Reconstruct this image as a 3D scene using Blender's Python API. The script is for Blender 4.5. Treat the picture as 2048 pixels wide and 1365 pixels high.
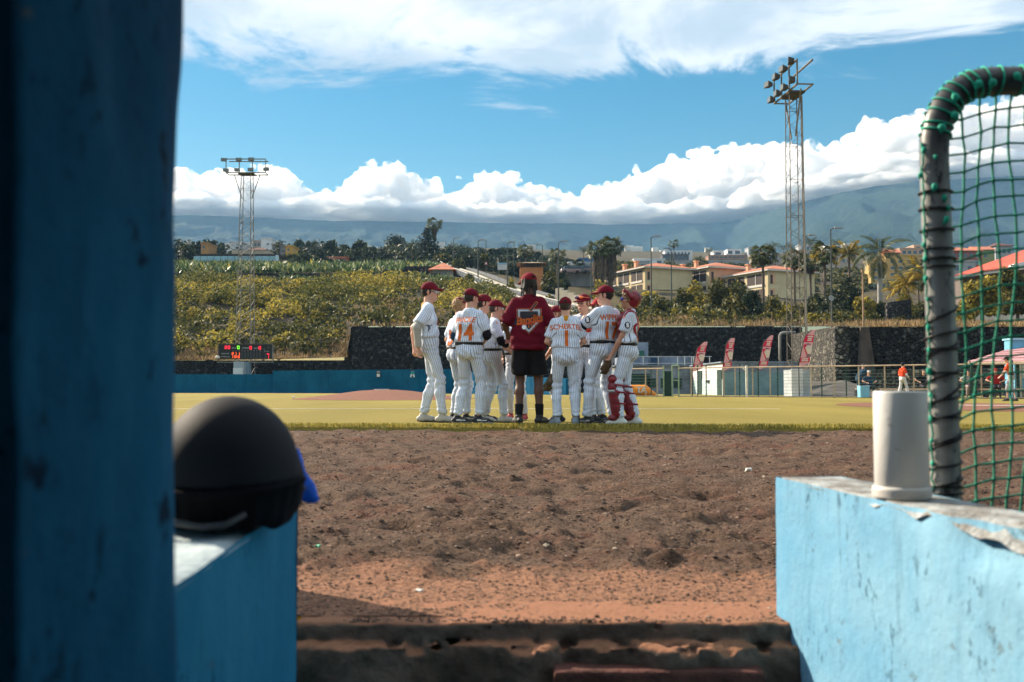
import bpy, bmesh, math, random
import numpy as np
from mathutils import Vector, Matrix
from mathutils.bvhtree import BVHTree

for o in list(bpy.data.objects):
    bpy.data.objects.remove(o)
SC = bpy.context.scene
COL = SC.collection
R = math.radians
# ------------------------------------------------------------------ camera
F, EYE = 1991.1, 0.45
TH = math.atan(93.5 / F)
cam = bpy.data.cameras.new('camera')
cam.sensor_width = 36.0
cam.lens = 35.0
cam.clip_start = 0.05
cam.clip_end = 60000
cam.dof.use_dof = True
cam.dof.focus_distance = 12.6
cam.dof.aperture_fstop = 5.6
camo = bpy.data.objects.new('camera', cam)
COL.objects.link(camo)
camo.location = (0, 0, EYE)
camo.rotation_euler = (math.pi / 2 + TH, 0, 0)
SC.camera = camo
# ------------------------------------------------------------------ sun and sky
SUN_EL, SUN_AZ = 31.0, (-0.777, 0.629)          # horizontal direction towards the sun
sun_dir = Vector((SUN_AZ[0] * math.cos(R(SUN_EL)), SUN_AZ[1] * math.cos(R(SUN_EL)), math.sin(R(SUN_EL))))
sl = bpy.data.lights.new('sun', 'SUN')
sl.energy = 5.0
sl.angle = R(0.55)
sl.color = (1.0, 0.85, 0.66)
so = bpy.data.objects.new('sun', sl)
COL.objects.link(so)
so.rotation_euler = (-sun_dir).to_track_quat('-Z', 'Y').to_euler()

world = bpy.data.worlds.new('World')
SC.world = world
world.use_nodes = True
wn, wl = world.node_tree.nodes, world.node_tree.links
wn.clear()


def wnode(t, **kw):
    n = wn.new(t)
    for k, v in kw.items():
        setattr(n, k, v)
    return n


def wmath(op, a, b=None, c=None, clamp=False):
    n = wn.new('ShaderNodeMath')
    n.operation = op
    n.use_clamp = clamp
    for i, v in enumerate((a, b, c)):
        if v is None:
            continue
        if isinstance(v, (int, float)):
            n.inputs[i].default_value = v
        else:
            wl.new(v, n.inputs[i])
    return n.outputs[0]


def wsmooth(v, lo, hi):
    n = wn.new('ShaderNodeMapRange')
    n.interpolation_type = 'SMOOTHERSTEP'
    wl.new(v, n.inputs['Value'])
    n.inputs['From Min'].default_value = lo
    n.inputs['From Max'].default_value = hi
    return n.outputs['Result']


sky = wnode('ShaderNodeTexSky', sky_type='NISHITA')
sky.sun_disc = False
sky.sun_elevation = R(SUN_EL)
sky.sun_rotation = math.atan2(SUN_AZ[0], SUN_AZ[1])
sky.altitude = 100
sky.air_density = 1.3
sky.dust_density = 0.25
sky.ozone_density = 2.0
hs = wnode('ShaderNodeHueSaturation')
hs.inputs['Saturation'].default_value = 1.6
hs.inputs['Hue'].default_value = 0.487
wl.new(sky.outputs[0], hs.inputs['Color'])
tc = wnode('ShaderNodeTexCoord')
sep = wnode('ShaderNodeSeparateXYZ')
wl.new(tc.outputs['Generated'], sep.inputs[0])
# high broken cloud deck: noise on a flat layer seen in perspective
dz = wmath('ADD', wmath('MAXIMUM', sep.outputs['Z'], 0.0), 0.11)
cu = wmath('DIVIDE', sep.outputs['X'], dz)
cv = wmath('DIVIDE', sep.outputs['Y'], dz)
cmb = wnode('ShaderNodeCombineXYZ')
wl.new(cu, cmb.inputs[0]); wl.new(cv, cmb.inputs[1])
n1 = wnode('ShaderNodeTexNoise')
n1.inputs['Scale'].default_value = 1.7
n1.inputs['Detail'].default_value = 13
n1.inputs['Roughness'].default_value = 0.64
n1.inputs['Distortion'].default_value = 0.55
mp = wnode('ShaderNodeMapping')
mp.inputs['Location'].default_value = (3.4, 7.9, 0)
mp.inputs['Rotation'].default_value = (0, 0, 0.5)
wl.new(cmb.outputs[0], mp.inputs['Vector'])
wl.new(mp.outputs[0], n1.inputs['Vector'])
n2 = wnode('ShaderNodeTexNoise')
n2.inputs['Scale'].default_value = 2.4
n2.inputs['Detail'].default_value = 7
wl.new(mp.outputs[0], n2.inputs['Vector'])
deck = wsmooth(sep.outputs['Z'], 0.215, 0.355)           # the deck begins some way above the hills and goes on overhead
ncon = wmath('ADD', wmath('MULTIPLY', n1.outputs['Fac'], 1.6), -0.20)
dens = wmath('ADD', ncon, wmath('MULTIPLY', wmath('SUBTRACT', deck, 1.0), 0.62))
dens = wmath('ADD', dens, wmath('MULTIPLY', wsmooth(sep.outputs['Z'], 0.30, 0.55), 0.22))   # the deck closes overhead, cloud added mostly out of view for more fill light
mask = wsmooth(dens, 0.32, 0.60)
shade = wsmooth(wmath('ADD', wmath('MULTIPLY', n1.outputs['Fac'], 0.6), wmath('MULTIPLY', n2.outputs['Fac'], 0.4)), 0.40, 0.60)
ccol = wnode('ShaderNodeMixRGB')
ccol.inputs[1].default_value = (10.4, 10.8, 11.3, 1)
ccol.inputs[2].default_value = (5.6, 6.9, 8.1, 1)
wl.new(shade, ccol.inputs[0])
mx = wnode('ShaderNodeMixRGB')
wl.new(mask, mx.inputs[0])
wl.new(hs.outputs[0], mx.inputs[1])
wl.new(ccol.outputs[0], mx.inputs[2])
bg = wnode('ShaderNodeBackground')
bg.inputs['Strength'].default_value = 0.050
wl.new(mx.outputs[0], bg.inputs['Color'])
wo = wnode('ShaderNodeOutputWorld')
wl.new(bg.outputs[0], wo.inputs['Surface'])

vs = SC.view_settings
vs.view_transform = 'Standard'
vs.look = 'None'
vs.exposure = 1.15
vs.gamma = 1.0
vs.use_curve_mapping = False
cy = SC.cycles
cy.use_denoising = True
try:
    cy.denoiser = 'OPENIMAGEDENOISE'
    cy.denoising_input_passes = 'RGB_ALBEDO_NORMAL'
except Exception:
    pass
cy.max_bounces = 14
cy.diffuse_bounces = 3
cy.glossy_bounces = 2
cy.transmission_bounces = 3
cy.transparent_max_bounces = 8
cy.volume_bounces = 12
cy.sample_clamp_indirect = 6.0
cy.use_adaptive_sampling = True
cy.adaptive_threshold = 0.015

# ------------------------------------------------------------------ placing helpers
def P(px, py, d):
    """world point seen at photo pixel (2048 x 1365) at forward distance d"""
    cx, cyy = (px - 1024) / F, (682.5 - py) / F
    y = math.cos(TH) - math.sin(TH) * cyy
    z = math.sin(TH) + math.cos(TH) * cyy
    t = d / y
    return Vector((cx * t, d, EYE + z * t))


def ZY(py, d):
    return P(1024, py, d).z


def PX(px, d, z=0.0):
    """world x of pixel column px at depth d and height z"""
    dc = d * math.cos(TH) + (z - EYE) * math.sin(TH)
    return (px - 1024) / F * dc


def DG(py, z=0.0):
    """distance of the flat ground (height z) at pixel row py"""
    p = P(1024, py, 1.0)
    return (z - EYE) / (p.z - EYE)


# ------------------------------------------------------------------ scene helpers
def tag(o, label=None, cat=None, group=None, kind=None):
    if label: o['label'] = label
    if cat: o['category'] = cat
    if group: o['group'] = group
    if kind: o['kind'] = kind
    return o


def empty(name, loc=(0, 0, 0), rz=0.0, label=None, cat=None, group=None):
    o = bpy.data.objects.new(name, None)
    o.empty_display_size = 0.1
    COL.objects.link(o)
    o.location = loc
    o.rotation_euler = (0, 0, rz)
    return tag(o, label, cat, group)


def link(name, me, mat=None, parent=None, loc=None):
    o = bpy.data.objects.new(name, me)
    COL.objects.link(o)
    if mat is not None:
        if me.materials:
            me.materials[0] = mat
        else:
            me.materials.append(mat)
    if parent is not None:
        o.parent = parent
    if loc is not None:
        o.location = loc
    return o


def copy_tree(o, parent=None):
    c = o.copy()
    COL.objects.link(c)
    c.parent = parent
    for ch in list(o.children):
        copy_tree(ch, c)
    return c


def mesh_np(name, V, Q, smooth=True):
    """mesh from numpy vertices and equal-sized faces"""
    V = np.asarray(V, dtype=np.float32)
    Q = np.asarray(Q, dtype=np.int32)
    me = bpy.data.meshes.new(name)
    n, k = Q.shape
    me.vertices.add(len(V))
    me.vertices.foreach_set('co', V.ravel())
    me.loops.add(n * k)
    me.loops.foreach_set('vertex_index', Q.ravel())
    me.polygons.add(n)
    me.polygons.foreach_set('loop_start', np.arange(0, n * k, k, dtype=np.int32))
    try:
        me.polygons.foreach_set('loop_total', np.full(n, k, dtype=np.int32))
    except Exception:
        pass
    me.polygons.foreach_set('use_smooth', np.full(n, smooth, dtype=bool))
    me.update(calc_edges=True)
    return me


class MB:
    """collects simple solids; build() links them as one mesh object"""
    def __init__(s):
        s.v, s.f = [], []

    def add(s, vs, fs):
        b = len(s.v)
        s.v += [tuple(v) for v in vs]
        s.f += [tuple(i + b for i in f) for f in fs]
        return s

    def box(s, lo, hi):
        x0, y0, z0 = lo; x1, y1, z1 = hi
        return s.add([(x0, y0, z0), (x1, y0, z0), (x1, y1, z0), (x0, y1, z0), (x0, y0, z1), (x1, y0, z1), (x1, y1, z1), (x0, y1, z1)],
                     [(0, 3, 2, 1), (4, 5, 6, 7), (0, 1, 5, 4), (1, 2, 6, 5), (2, 3, 7, 6), (3, 0, 4, 7)])

    def hexa(s, p):
        return s.add(p, [(0, 3, 2, 1), (4, 5, 6, 7), (0, 1, 5, 4), (1, 2, 6, 5), (2, 3, 7, 6), (3, 0, 4, 7)])

    def prism(s, pts, vec):
        """closed polygon pts extruded by vec"""
        n = len(pts)
        vec = Vector(vec)
        a = [Vector(p) for p in pts]
        return s.add(a + [p + vec for p in a],
                     [tuple(range(n - 1, -1, -1)), tuple(range(n, 2 * n))] + [(i, (i + 1) % n, (i + 1) % n + n, i + n) for i in range(n)])

    def tube(s, pts, r, n=8, caps=True):
        pts = [Vector(p) for p in pts]
        rs = r if isinstance(r, (list, tuple)) else [r] * len(pts)
        rings, up = [], None
        for i, p in enumerate(pts):
            t = (pts[min(i + 1, len(pts) - 1)] - pts[max(i - 1, 0)]).normalized()
            if up is None:
                up = Vector((0, 0, 1)) if abs(t.z) < 0.9 else Vector((1, 0, 0))
            u = t.cross(up)
            if u.length < 1e-6:
                u = t.orthogonal()
            u.normalize()
            w = u.cross(t).normalized()
            up = w
            rings.append([p + (u * math.cos(a) + w * math.sin(a)) * rs[i] for a in [2 * math.pi * j / n for j in range(n)]])
        vs = [v for ring in rings for v in ring]
        fs = []
        for i in range(len(pts) - 1):
            for j in range(n):
                fs.append((i * n + j, i * n + (j + 1) % n, (i + 1) * n + (j + 1) % n, (i + 1) * n + j))
        if caps:
            fs.append(tuple(range(n - 1, -1, -1)))
            fs.append(tuple((len(pts) - 1) * n + j for j in range(n)))
        return s.add(vs, fs)

    def lathe(s, prof, c=(0, 0, 0), n=24):
        """prof: (radius, z) pairs"""
        vs = []
        for r, z in prof:
            for j in range(n):
                a = 2 * math.pi * j / n
                vs.append((c[0] + r * math.cos(a), c[1] + r * math.sin(a), c[2] + z))
        fs = []
        for i in range(len(prof) - 1):
            for j in range(n):
                fs.append((i * n + j, i * n + (j + 1) % n, (i + 1) * n + (j + 1) % n, (i + 1) * n + j))
        return s.add(vs, fs)

    def mesh(s, name, smooth=False):
        me = bpy.data.meshes.new(name)
        me.from_pydata(s.v, [], s.f)
        if smooth:
            me.polygons.foreach_set('use_smooth', [True] * len(me.polygons))
        me.update()
        return me

    def build(s, name, mat, parent=None, smooth=False, bevel=0.0, loc=None):
        me = s.mesh(name, smooth)
        o = link(name, me, mat, parent, loc)
        if bevel:
            m = o.modifiers.new('bevel', 'BEVEL')
            m.width = bevel
            m.segments = 2
        return o


# ------------------------------------------------------------------ materials
MATS = {}


class NT:
    def __init__(s, name):
        s.m = bpy.data.materials.new(name)
        s.m.use_nodes = True
        s.n, s.l = s.m.node_tree.nodes, s.m.node_tree.links
        s.n.clear()
        s.out = s.n.new('ShaderNodeOutputMaterial')
        s.b = s.n.new('ShaderNodeBsdfPrincipled')
        s.l.new(s.b.outputs[0], s.out.inputs['Surface'])
        s.tc = s.n.new('ShaderNodeTexCoord')
        s.co = s.tc.outputs['Object']

    def set(s, sock, v):
        if isinstance(v, (int, float, tuple, list)):
            if isinstance(v, (tuple, list)) and len(v) == 3 and sock.type == 'RGBA':
                v = (*v, 1)
            sock.default_value = v
        else:
            s.l.new(v, sock)

    def map(s, scale=(1, 1, 1), loc=(0, 0, 0), rot=(0, 0, 0), vec=None):
        n = s.n.new('ShaderNodeMapping')
        s.set(n.inputs['Vector'], vec or s.co)
        n.inputs['Scale'].default_value = scale
        n.inputs['Location'].default_value = loc
        n.inputs['Rotation'].default_value = rot
        return n.outputs[0]

    def noise(s, scale, detail=4, rough=0.55, vec=None, dist=0.0):
        n = s.n.new('ShaderNodeTexNoise')
        s.set(n.inputs['Vector'], vec or s.co)
        n.inputs['Scale'].default_value = scale
        n.inputs['Detail'].default_value = detail
        n.inputs['Roughness'].default_value = rough
        n.inputs['Distortion'].default_value = dist
        return n.outputs['Fac']

    def voro(s, scale, feature='F1', vec=None, out='Distance', rnd=1.0):
        n = s.n.new('ShaderNodeTexVoronoi')
        n.feature = feature
        s.set(n.inputs['Vector'], vec or s.co)
        n.inputs['Scale'].default_value = scale
        n.inputs['Randomness'].default_value = rnd
        return n.outputs[out]

    def math(s, op, a, b=None, clamp=False):
        n = s.n.new('ShaderNodeMath')
        n.operation = op
        n.use_clamp = clamp
        s.set(n.inputs[0], a)
        if b is not None:
            s.set(n.inputs[1], b)
        return n.outputs[0]

    def step(s, v, lo, hi, a=0.0, b=1.0):
        n = s.n.new('ShaderNodeMapRange')
        n.interpolation_type = 'SMOOTHSTEP'
        s.set(n.inputs['Value'], v)
        n.inputs['From Min'].default_value = lo
        n.inputs['From Max'].default_value = hi
        n.inputs['To Min'].default_value = a
        n.inputs['To Max'].default_value = b
        return n.outputs['Result']

    def mix(s, f, a, b, mode='MIX'):
        n = s.n.new('ShaderNodeMixRGB')
        n.blend_type = mode
        s.set(n.inputs[0], f)
        s.set(n.inputs[1], a)
        s.set(n.inputs[2], b)
        return n.outputs[0]

    def ramp(s, v, stops):
        n = s.n.new('ShaderNodeValToRGB')
        s.set(n.inputs[0], v)
        e = n.color_ramp.elements
        while len(e) < len(stops):
            e.new(0.5)
        for el, (p, c) in zip(e, stops):
            el.position = p
            el.color = (*c, 1)
        return n.outputs[0]

    def attr(s, name, out='Color'):
        n = s.n.new('ShaderNodeAttribute')
        n.attribute_name = name
        return n.outputs[out]

    def sep(s, vec=None):
        n = s.n.new('ShaderNodeSeparateXYZ')
        s.set(n.inputs[0], vec or s.co)
        return n.outputs

    def bump(s, h, strength=0.4, dist=0.02):
        n = s.n.new('ShaderNodeBump')
        s.set(n.inputs['Height'], h)
        n.inputs['Strength'].default_value = strength
        n.inputs['Distance'].default_value = dist
        s.l.new(n.outputs[0], s.b.inputs['Normal'])

    def done(s, col, rough=0.8, metal=0.0, spec=0.3):
        s.set(s.b.inputs['Base Color'], col)
        s.set(s.b.inputs['Roughness'], rough)
        s.set(s.b.inputs['Metallic'], metal)
        s.set(s.b.inputs['Specular IOR Level'], spec)
        return s.m


def mat(name, col, rough=0.75, var=0.25, scale=3.0, metal=0.0, bump=0.0, spec=0.3, col2=None):
    """plain painted / natural surface with uneven colour and a little relief"""
    if name in MATS:
        return MATS[name]
    t = NT(name)
    nz = t.noise(scale, 6, 0.6)
    dark = tuple(c * (1 - var) for c in col)
    lite = tuple(min(1, c * (1 + var)) for c in (col2 or col))
    c = t.mix(t.step(nz, 0.3, 0.7), dark, lite)
    if bump:
        t.bump(t.noise(scale * 6, 5, 0.6), bump, 0.3 / scale)
    MATS[name] = t.done(c, rough, metal, spec)
    return MATS[name]


def leafmat(name, stops, rough=0.6, trans=0.25):
    if name in MATS:
        return MATS[name]
    t = NT(name)
    g = t.n.new('ShaderNodeNewGeometry')
    c = t.ramp(g.outputs['Random Per Island'], stops)
    t.done(c, rough, 0, 0.25)
    tr = t.n.new('ShaderNodeBsdfTranslucent')
    t.l.new(c, tr.inputs['Color'])
    ms = t.n.new('ShaderNodeMixShader')
    ms.inputs[0].default_value = trans
    t.l.new(t.b.outputs[0], ms.inputs[1])
    t.l.new(tr.outputs[0], ms.inputs[2])
    t.l.new(ms.outputs[0], t.out.inputs['Surface'])
    MATS[name] = t.m
    return t.m


rng = np.random.default_rng(7)
random.seed(7)
_NT = rng.random((32, 32, 32))


def vnoise(p, f=1.0):
    """value noise in numpy, -1..1"""
    q = np.asarray(p) * f + 100.0
    i = np.floor(q).astype(int)
    t = q - i
    t = t * t * (3 - 2 * t)
    r = 0
    for dx in (0, 1):
        for dy in (0, 1):
            for dz_ in (0, 1):
                w = (t[..., 0] if dx else 1 - t[..., 0]) * (t[..., 1] if dy else 1 - t[..., 1]) * (t[..., 2] if dz_ else 1 - t[..., 2])
                r = r + w * _NT[(i[..., 0] + dx) % 32, (i[..., 1] + dy) % 32, (i[..., 2] + dz_) % 32]
    return r * 2 - 1


def fbm(p, f=1.0, o=4):
    s, a = 0, 1.0
    for k in range(o):
        s = s + a * vnoise(np.asarray(p) + 13.7 * k, f)
        f *= 2.03
        a *= 0.5
    return s / 1.9
# ------------------------------------------------------------------ implicit surfaces (for bodies, cloth, stones, clouds)
def _axis(lo, hi, h, fine, hf):
    xs = [lo]
    while xs[-1] < hi:
        x = xs[-1]
        st = hf if any(a <= x <= b for a, b in fine) else h
        xs.append(x + st)
    return np.array(xs)


class Field:
    def __init__(s, lo, hi, h, fine=(), hf=None):
        s.h = h
        s.ax = [_axis(lo[i], hi[i], h, [(f[0][i], f[1][i]) for f in fine], hf or h) for i in range(3)]
        s.d = np.full([len(a) for a in s.ax], 10.0 * max(h * 20, 1), dtype=np.float32)

    def grid(s, lo, hi, m):
        sl_, g = [], []
        for i in range(3):
            a = np.searchsorted(s.ax[i], lo[i] - m)
            b = np.searchsorted(s.ax[i], hi[i] + m)
            sl_.append(slice(a, max(b, a)))
            shp = [1, 1, 1]
            shp[i] = -1
            g.append(s.ax[i][a:b].reshape(shp))
        return tuple(sl_), g

    def put(s, fn, lo, hi, k=0.02, sub=False):
        sl_, (X, Y, Z) = s.grid(lo, hi, k + 2.5 * s.h)
        if min(X.size, Y.size, Z.size) == 0:
            return s
        b = fn(X, Y, Z)
        a = s.d[sl_]
        if sub:
            b = -b
            t = np.clip(0.5 - 0.5 * (b - a) / k, 0, 1)
            s.d[sl_] = a * t + b * (1 - t) + k * t * (1 - t) if False else np.maximum(a, b)
        else:
            t = np.clip(0.5 + 0.5 * (b - a) / k, 0, 1)
            s.d[sl_] = b * (1 - t) + a * t - k * t * (1 - t)
        return s

    def cap(s, a, b, ra, rb=None, k=0.02, cut=False, sub=False, flat=None):
        """tapered capsule; cut=True: flat end at b; flat=(axis vector, factor) squashes it along that axis"""
        a, b = np.array(a, float), np.array(b, float)
        rb = ra if rb is None else rb
        ba = b - a
        L2 = max(ba @ ba, 1e-9)
        L = math.sqrt(L2)

        def fn(X, Y, Z):
            dx, dy, dz_ = X - a[0], Y - a[1], Z - a[2]
            tt = (dx * ba[0] + dy * ba[1] + dz_ * ba[2]) / L2
            t = np.clip(tt, 0, 1)
            ex, ey, ez = dx - t * ba[0], dy - t * ba[1], dz_ - t * ba[2]
            if flat is not None:
                n, f = flat
                q = (ex * n[0] + ey * n[1] + ez * n[2]) * (f - 1)
                ex, ey, ez = ex + q * n[0], ey + q * n[1], ez + q * n[2]
            r = np.sqrt(ex * ex + ey * ey + ez * ez) - (ra + (rb - ra) * t)
            if cut:
                r = np.maximum(r, (tt - 1) * L)
            return r
        m = max(ra, rb) * 1.05
        return s.put(fn, np.minimum(a, b) - m, np.maximum(a, b) + m, k, sub)

    def ell(s, c, r, Rm=None, k=0.02, sub=False, above=None, bend=0.0):
        """ellipsoid; above: keep only local z > above; bend: droop of the sides (local z falls with x squared)"""
        c, r = np.array(c, float), np.array(r, float)
        Rm = np.eye(3) if Rm is None else np.array(Rm)

        def fn(X, Y, Z):
            dx, dy, dz_ = X - c[0], Y - c[1], Z - c[2]
            lx = dx * Rm[0, 0] + dy * Rm[1, 0] + dz_ * Rm[2, 0]
            ly = dx * Rm[0, 1] + dy * Rm[1, 1] + dz_ * Rm[2, 1]
            lz = dx * Rm[0, 2] + dy * Rm[1, 2] + dz_ * Rm[2, 2]
            if bend:
                lz = lz + bend * lx * lx
            k0 = np.sqrt((lx / r[0]) ** 2 + (ly / r[1]) ** 2 + (lz / r[2]) ** 2)
            k1 = np.sqrt((lx / r[0] ** 2) ** 2 + (ly / r[1] ** 2) ** 2 + (lz / r[2] ** 2) ** 2) + 1e-9
            d = k0 * (k0 - 1) / k1
            if above is not None:
                d = np.maximum(d, above - lz)
            return d
        m = r.max() + abs(bend) * r[0] ** 2
        return s.put(fn, c - m, c + m, k, sub)

    def halfspace(s, c, n, lo, hi):
        """cut away everything beyond the plane (c, n) inside the box lo..hi"""
        sl_, (X, Y, Z) = s.grid(lo, hi, 0)
        d = (X - c[0]) * n[0] + (Y - c[1]) * n[1] + (Z - c[2]) * n[2]
        s.d[sl_] = np.maximum(s.d[sl_], d)
        return s

    def mesh(s):
        """surface nets -> vertices, quads"""
        D = s.d
        neg = D < 0
        nx, ny, nz = [n - 1 for n in D.shape]
        cnt = np.zeros((nx, ny, nz), np.int8)
        for i in (0, 1):
            for j in (0, 1):
                for k in (0, 1):
                    cnt += neg[i:i + nx, j:j + ny, k:k + nz]
        act = (cnt > 0) & (cnt < 8)
        I = np.argwhere(act)
        idx = np.full(act.shape, -1, np.int32)
        idx[act] = np.arange(len(I))
        acc = np.zeros((len(I), 3))
        num = np.zeros(len(I))
        cs = [(i, j, k) for i in (0, 1) for j in (0, 1) for k in (0, 1)]
        for ca in cs:
            for ax in range(3):
                if ca[ax]:
                    continue
                cb = list(ca)
                cb[ax] = 1
                A = I + np.array(ca)
                B = I + np.array(cb)
                da, db = D[A[:, 0], A[:, 1], A[:, 2]], D[B[:, 0], B[:, 1], B[:, 2]]
                m = (da < 0) != (db < 0)
                t = np.where(m, da / np.where(m, da - db, 1), 0)
                pa = np.stack([s.ax[q][A[:, q]] for q in range(3)], 1)
                pb = np.stack([s.ax[q][B[:, q]] for q in range(3)], 1)
                acc += np.where(m[:, None], pa + t[:, None] * (pb - pa), 0)
                num += m
        V = acc / np.maximum(num, 1)[:, None]
        Q = []
        for ax in range(3):
            o1, o2 = (ax + 1) % 3, (ax + 2) % 3
            sa = [slice(0, n) for n in D.shape]
            sb = list(sa)
            sa[ax] = slice(0, D.shape[ax] - 1)
            sb[ax] = slice(1, D.shape[ax])
            ch = neg[tuple(sa)] != neg[tuple(sb)]
            E = np.argwhere(ch)
            ok = (E[:, o1] > 0) & (E[:, o2] > 0) & (E[:, o1] < act.shape[o1]) & (E[:, o2] < act.shape[o2])
            E = E[ok]
            flip = neg[tuple(sa)][E[:, 0], E[:, 1], E[:, 2]]
            q = []
            for (u, v) in ((0, 0), (1, 0), (1, 1), (0, 1)):
                G = E.copy()
                G[:, o1] -= u
                G[:, o2] -= v
                q.append(idx[G[:, 0], G[:, 1], G[:, 2]])
            q = np.stack(q, 1)
            q[~flip] = q[~flip][:, ::-1]
            Q.append(q)
        Q = np.concatenate(Q)
        Q = Q[(Q >= 0).all(1)]
        return V, Q[:, ::-1] if False else Q


def vnormals(V, Q):
    n = np.cross(V[Q[:, 2]] - V[Q[:, 0]], V[Q[:, 3]] - V[Q[:, 1]])
    N = np.zeros_like(V)
    for i in range(4):
        np.add.at(N, Q[:, i], n)
    return N / (np.linalg.norm(N, axis=1, keepdims=True) + 1e-12)


def relax(V, Q, it=1, f=0.5):
    for _ in range(it):
        S = np.zeros_like(V)
        c = np.zeros(len(V))
        for i in range(4):
            for j in (1, 3):
                np.add.at(S, Q[:, i], V[Q[:, (i + j) % 4]])
                np.add.at(c, Q[:, i], 1)
        V = V * (1 - f) + f * S / np.maximum(c, 1)[:, None]
    return V


# ================================================================== THE SETTING
# ---- soil materials
def soil_material():
    t = NT('dirt_soil')
    big = t.noise(0.8, 5, 0.6)
    mid = t.noise(6, 6, 0.65)
    fine = t.noise(70, 5, 0.75)
    c = t.mix(t.step(mid, 0.35, 0.7), (0.105, 0.062, 0.043), (0.235, 0.148, 0.102))
    c = t.mix(t.step(big, 0.35, 0.65, 0, 0.7), c, (0.150, 0.108, 0.082))
    red = t.step(t.noise(2.2, 4, 0.6, t.map((1, 1, 1), (5, 3, 0))), 0.52, 0.7, 0, 0.55)
    c = t.mix(red, c, (0.22, 0.085, 0.058))
    y = t.sep()[1]
    near = t.math('ADD', y, t.math('MULTIPLY', t.math('SUBTRACT', mid, 0.5), 0.9))
    c = t.mix(t.step(near, 2.62, 2.85, 1, 0), c, (0.46, 0.235, 0.145))       # trodden clay behind the sill
    c = t.mix(t.step(fine, 0.38, 0.66, 0, 1), c, t.mix(0.72, c, (0.02, 0.012, 0.01)))
    c = t.mix(t.step(t.noise(150, 4, 0.8, t.map((1, 1, 1), (3, 1, 2))), 0.52, 0.72, 0, 0.75), c, (0.36, 0.24, 0.165))
    sp = t.voro(240, 'F1')
    c = t.mix(t.step(sp, 0.05, 0.16, 0.6, 0.0), c, (0.52, 0.38, 0.28))
    t.bump(t.math('ADD', t.math('ADD', fine, t.math('MULTIPLY', t.noise(220, 3, 0.7), 0.5)), t.math('MULTIPLY', t.noise(24, 5, 0.7), 0.8)), 0.9, 0.022)
    return t.done(c, 0.95, 0, 0.1)


M_SOIL = soil_material()
M_FARSOIL = mat('track_soil', (0.13, 0.10, 0.085), 0.95, 0.35, 1.2, bump=0.3)


def clay_material():
    t = NT('infield_clay')
    c = t.mix(t.noise(8, 6, 0.7), (0.13, 0.055, 0.038), (0.27, 0.135, 0.095))
    t.bump(t.noise(30, 4, 0.7), 0.4, 0.02)
    return t.done(c, 0.95, 0, 0.1)


M_CLAY = clay_material()


def turf_material():
    t = NT('turf')
    co = t.map((1, 0.22, 1))
    a = t.noise(0.35, 4, 0.6, co)
    b = t.noise(26, 5, 0.8)
    c = t.mix(t.step(a, 0.3, 0.7), (0.255, 0.205, 0.045), (0.355, 0.28, 0.065))
    c = t.mix(t.step(b, 0.35, 0.7, 0, 0.75), c, (0.15, 0.125, 0.032))
    c = t.mix(t.step(t.noise(60, 3, 0.8), 0.55, 0.75, 0, 0.6), c, (0.50, 0.38, 0.10))
    t.bump(t.noise(90, 3, 0.8), 0.8, 0.03)
    return t.done(c, 0.9, 0, 0.15)


M_TURF = turf_material()
M_WHITE_LINE = mat('chalk', (0.72, 0.70, 0.64), 0.9, 0.15, 4)

# ---- one ground sheet under everything
DZ = -0.035                                   # level of the loose dirt in front of the turf
g = MB()
g.add([(-5500, -60, -0.9), (5500, -60, -0.9), (5500, 1.0, -0.9), (-5500, 1.0, -0.9)], [(0, 1, 2, 3)])
gd = MB()
nxg = 40
for (y0, y1, z0) in ((13.5, 92.0, -0.02),):
    gd.add([(-400, y0, z0), (400, y0, z0), (400, y1, z0), (-400, y1, z0)], [(0, 1, 2, 3)])
tag(gd.build('ground', M_FARSOIL), 'dark gravel ground around the baseball field', None, None, 'structure')

# ---- near dirt, modelled with its lumps and footprints
rows = [2.19 * 1.0060 ** i for i in range(300)]
rows = np.array([r for r in rows if r < 12.4])
cols = np.linspace(-0.95, 0.95, 520)
YY, TT = np.meshgrid(rows, cols, indexing='ij')
XX = TT * YY
pts = np.stack([XX, YY, np.zeros_like(XX)], -1)
rough_ = np.clip((YY - 2.45) / 0.5, 0.12, 1)
lump = np.maximum(fbm(pts * [1, 1, 1], 3.2, 3), -0.4) * 0.042 + np.minimum(fbm(pts * [0.75, 1.2, 1], 6.5, 2) + 0.10, 0) * 0.075
lump += np.maximum(fbm(pts * [1, 0.8, 1], 13.0, 3), -0.25) * 0.032 + fbm(pts, 40.0, 2) * 0.009
ZZ = DZ - 0.012 + lump * rough_ * np.clip((12.2 - YY) / 1.2, 0.15, 1)
V = np.stack([XX, YY, ZZ], -1).reshape(-1, 3)
nr, nc = XX.shape
ii = np.arange(nr * nc).reshape(nr, nc)
Q = np.stack([ii[:-1, :-1], ii[:-1, 1:], ii[1:, 1:], ii[1:, :-1]], -1).reshape(-1, 4)
tag(link('dirt_ground', mesh_np('dirt_ground', V, Q), M_SOIL), 'lumpy brown dirt strip between the dugout and the turf', None, None, 'structure')

# ---- turf with its raised, frayed near edge
def turf_edge(x):
    return 11.55 - 0.035 * x - (0.09 if x > 0.15 else 0.0) + 0.03 * math.sin(x * 2.3) + 0.02 * math.sin(x * 7.1 + 1)


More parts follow.
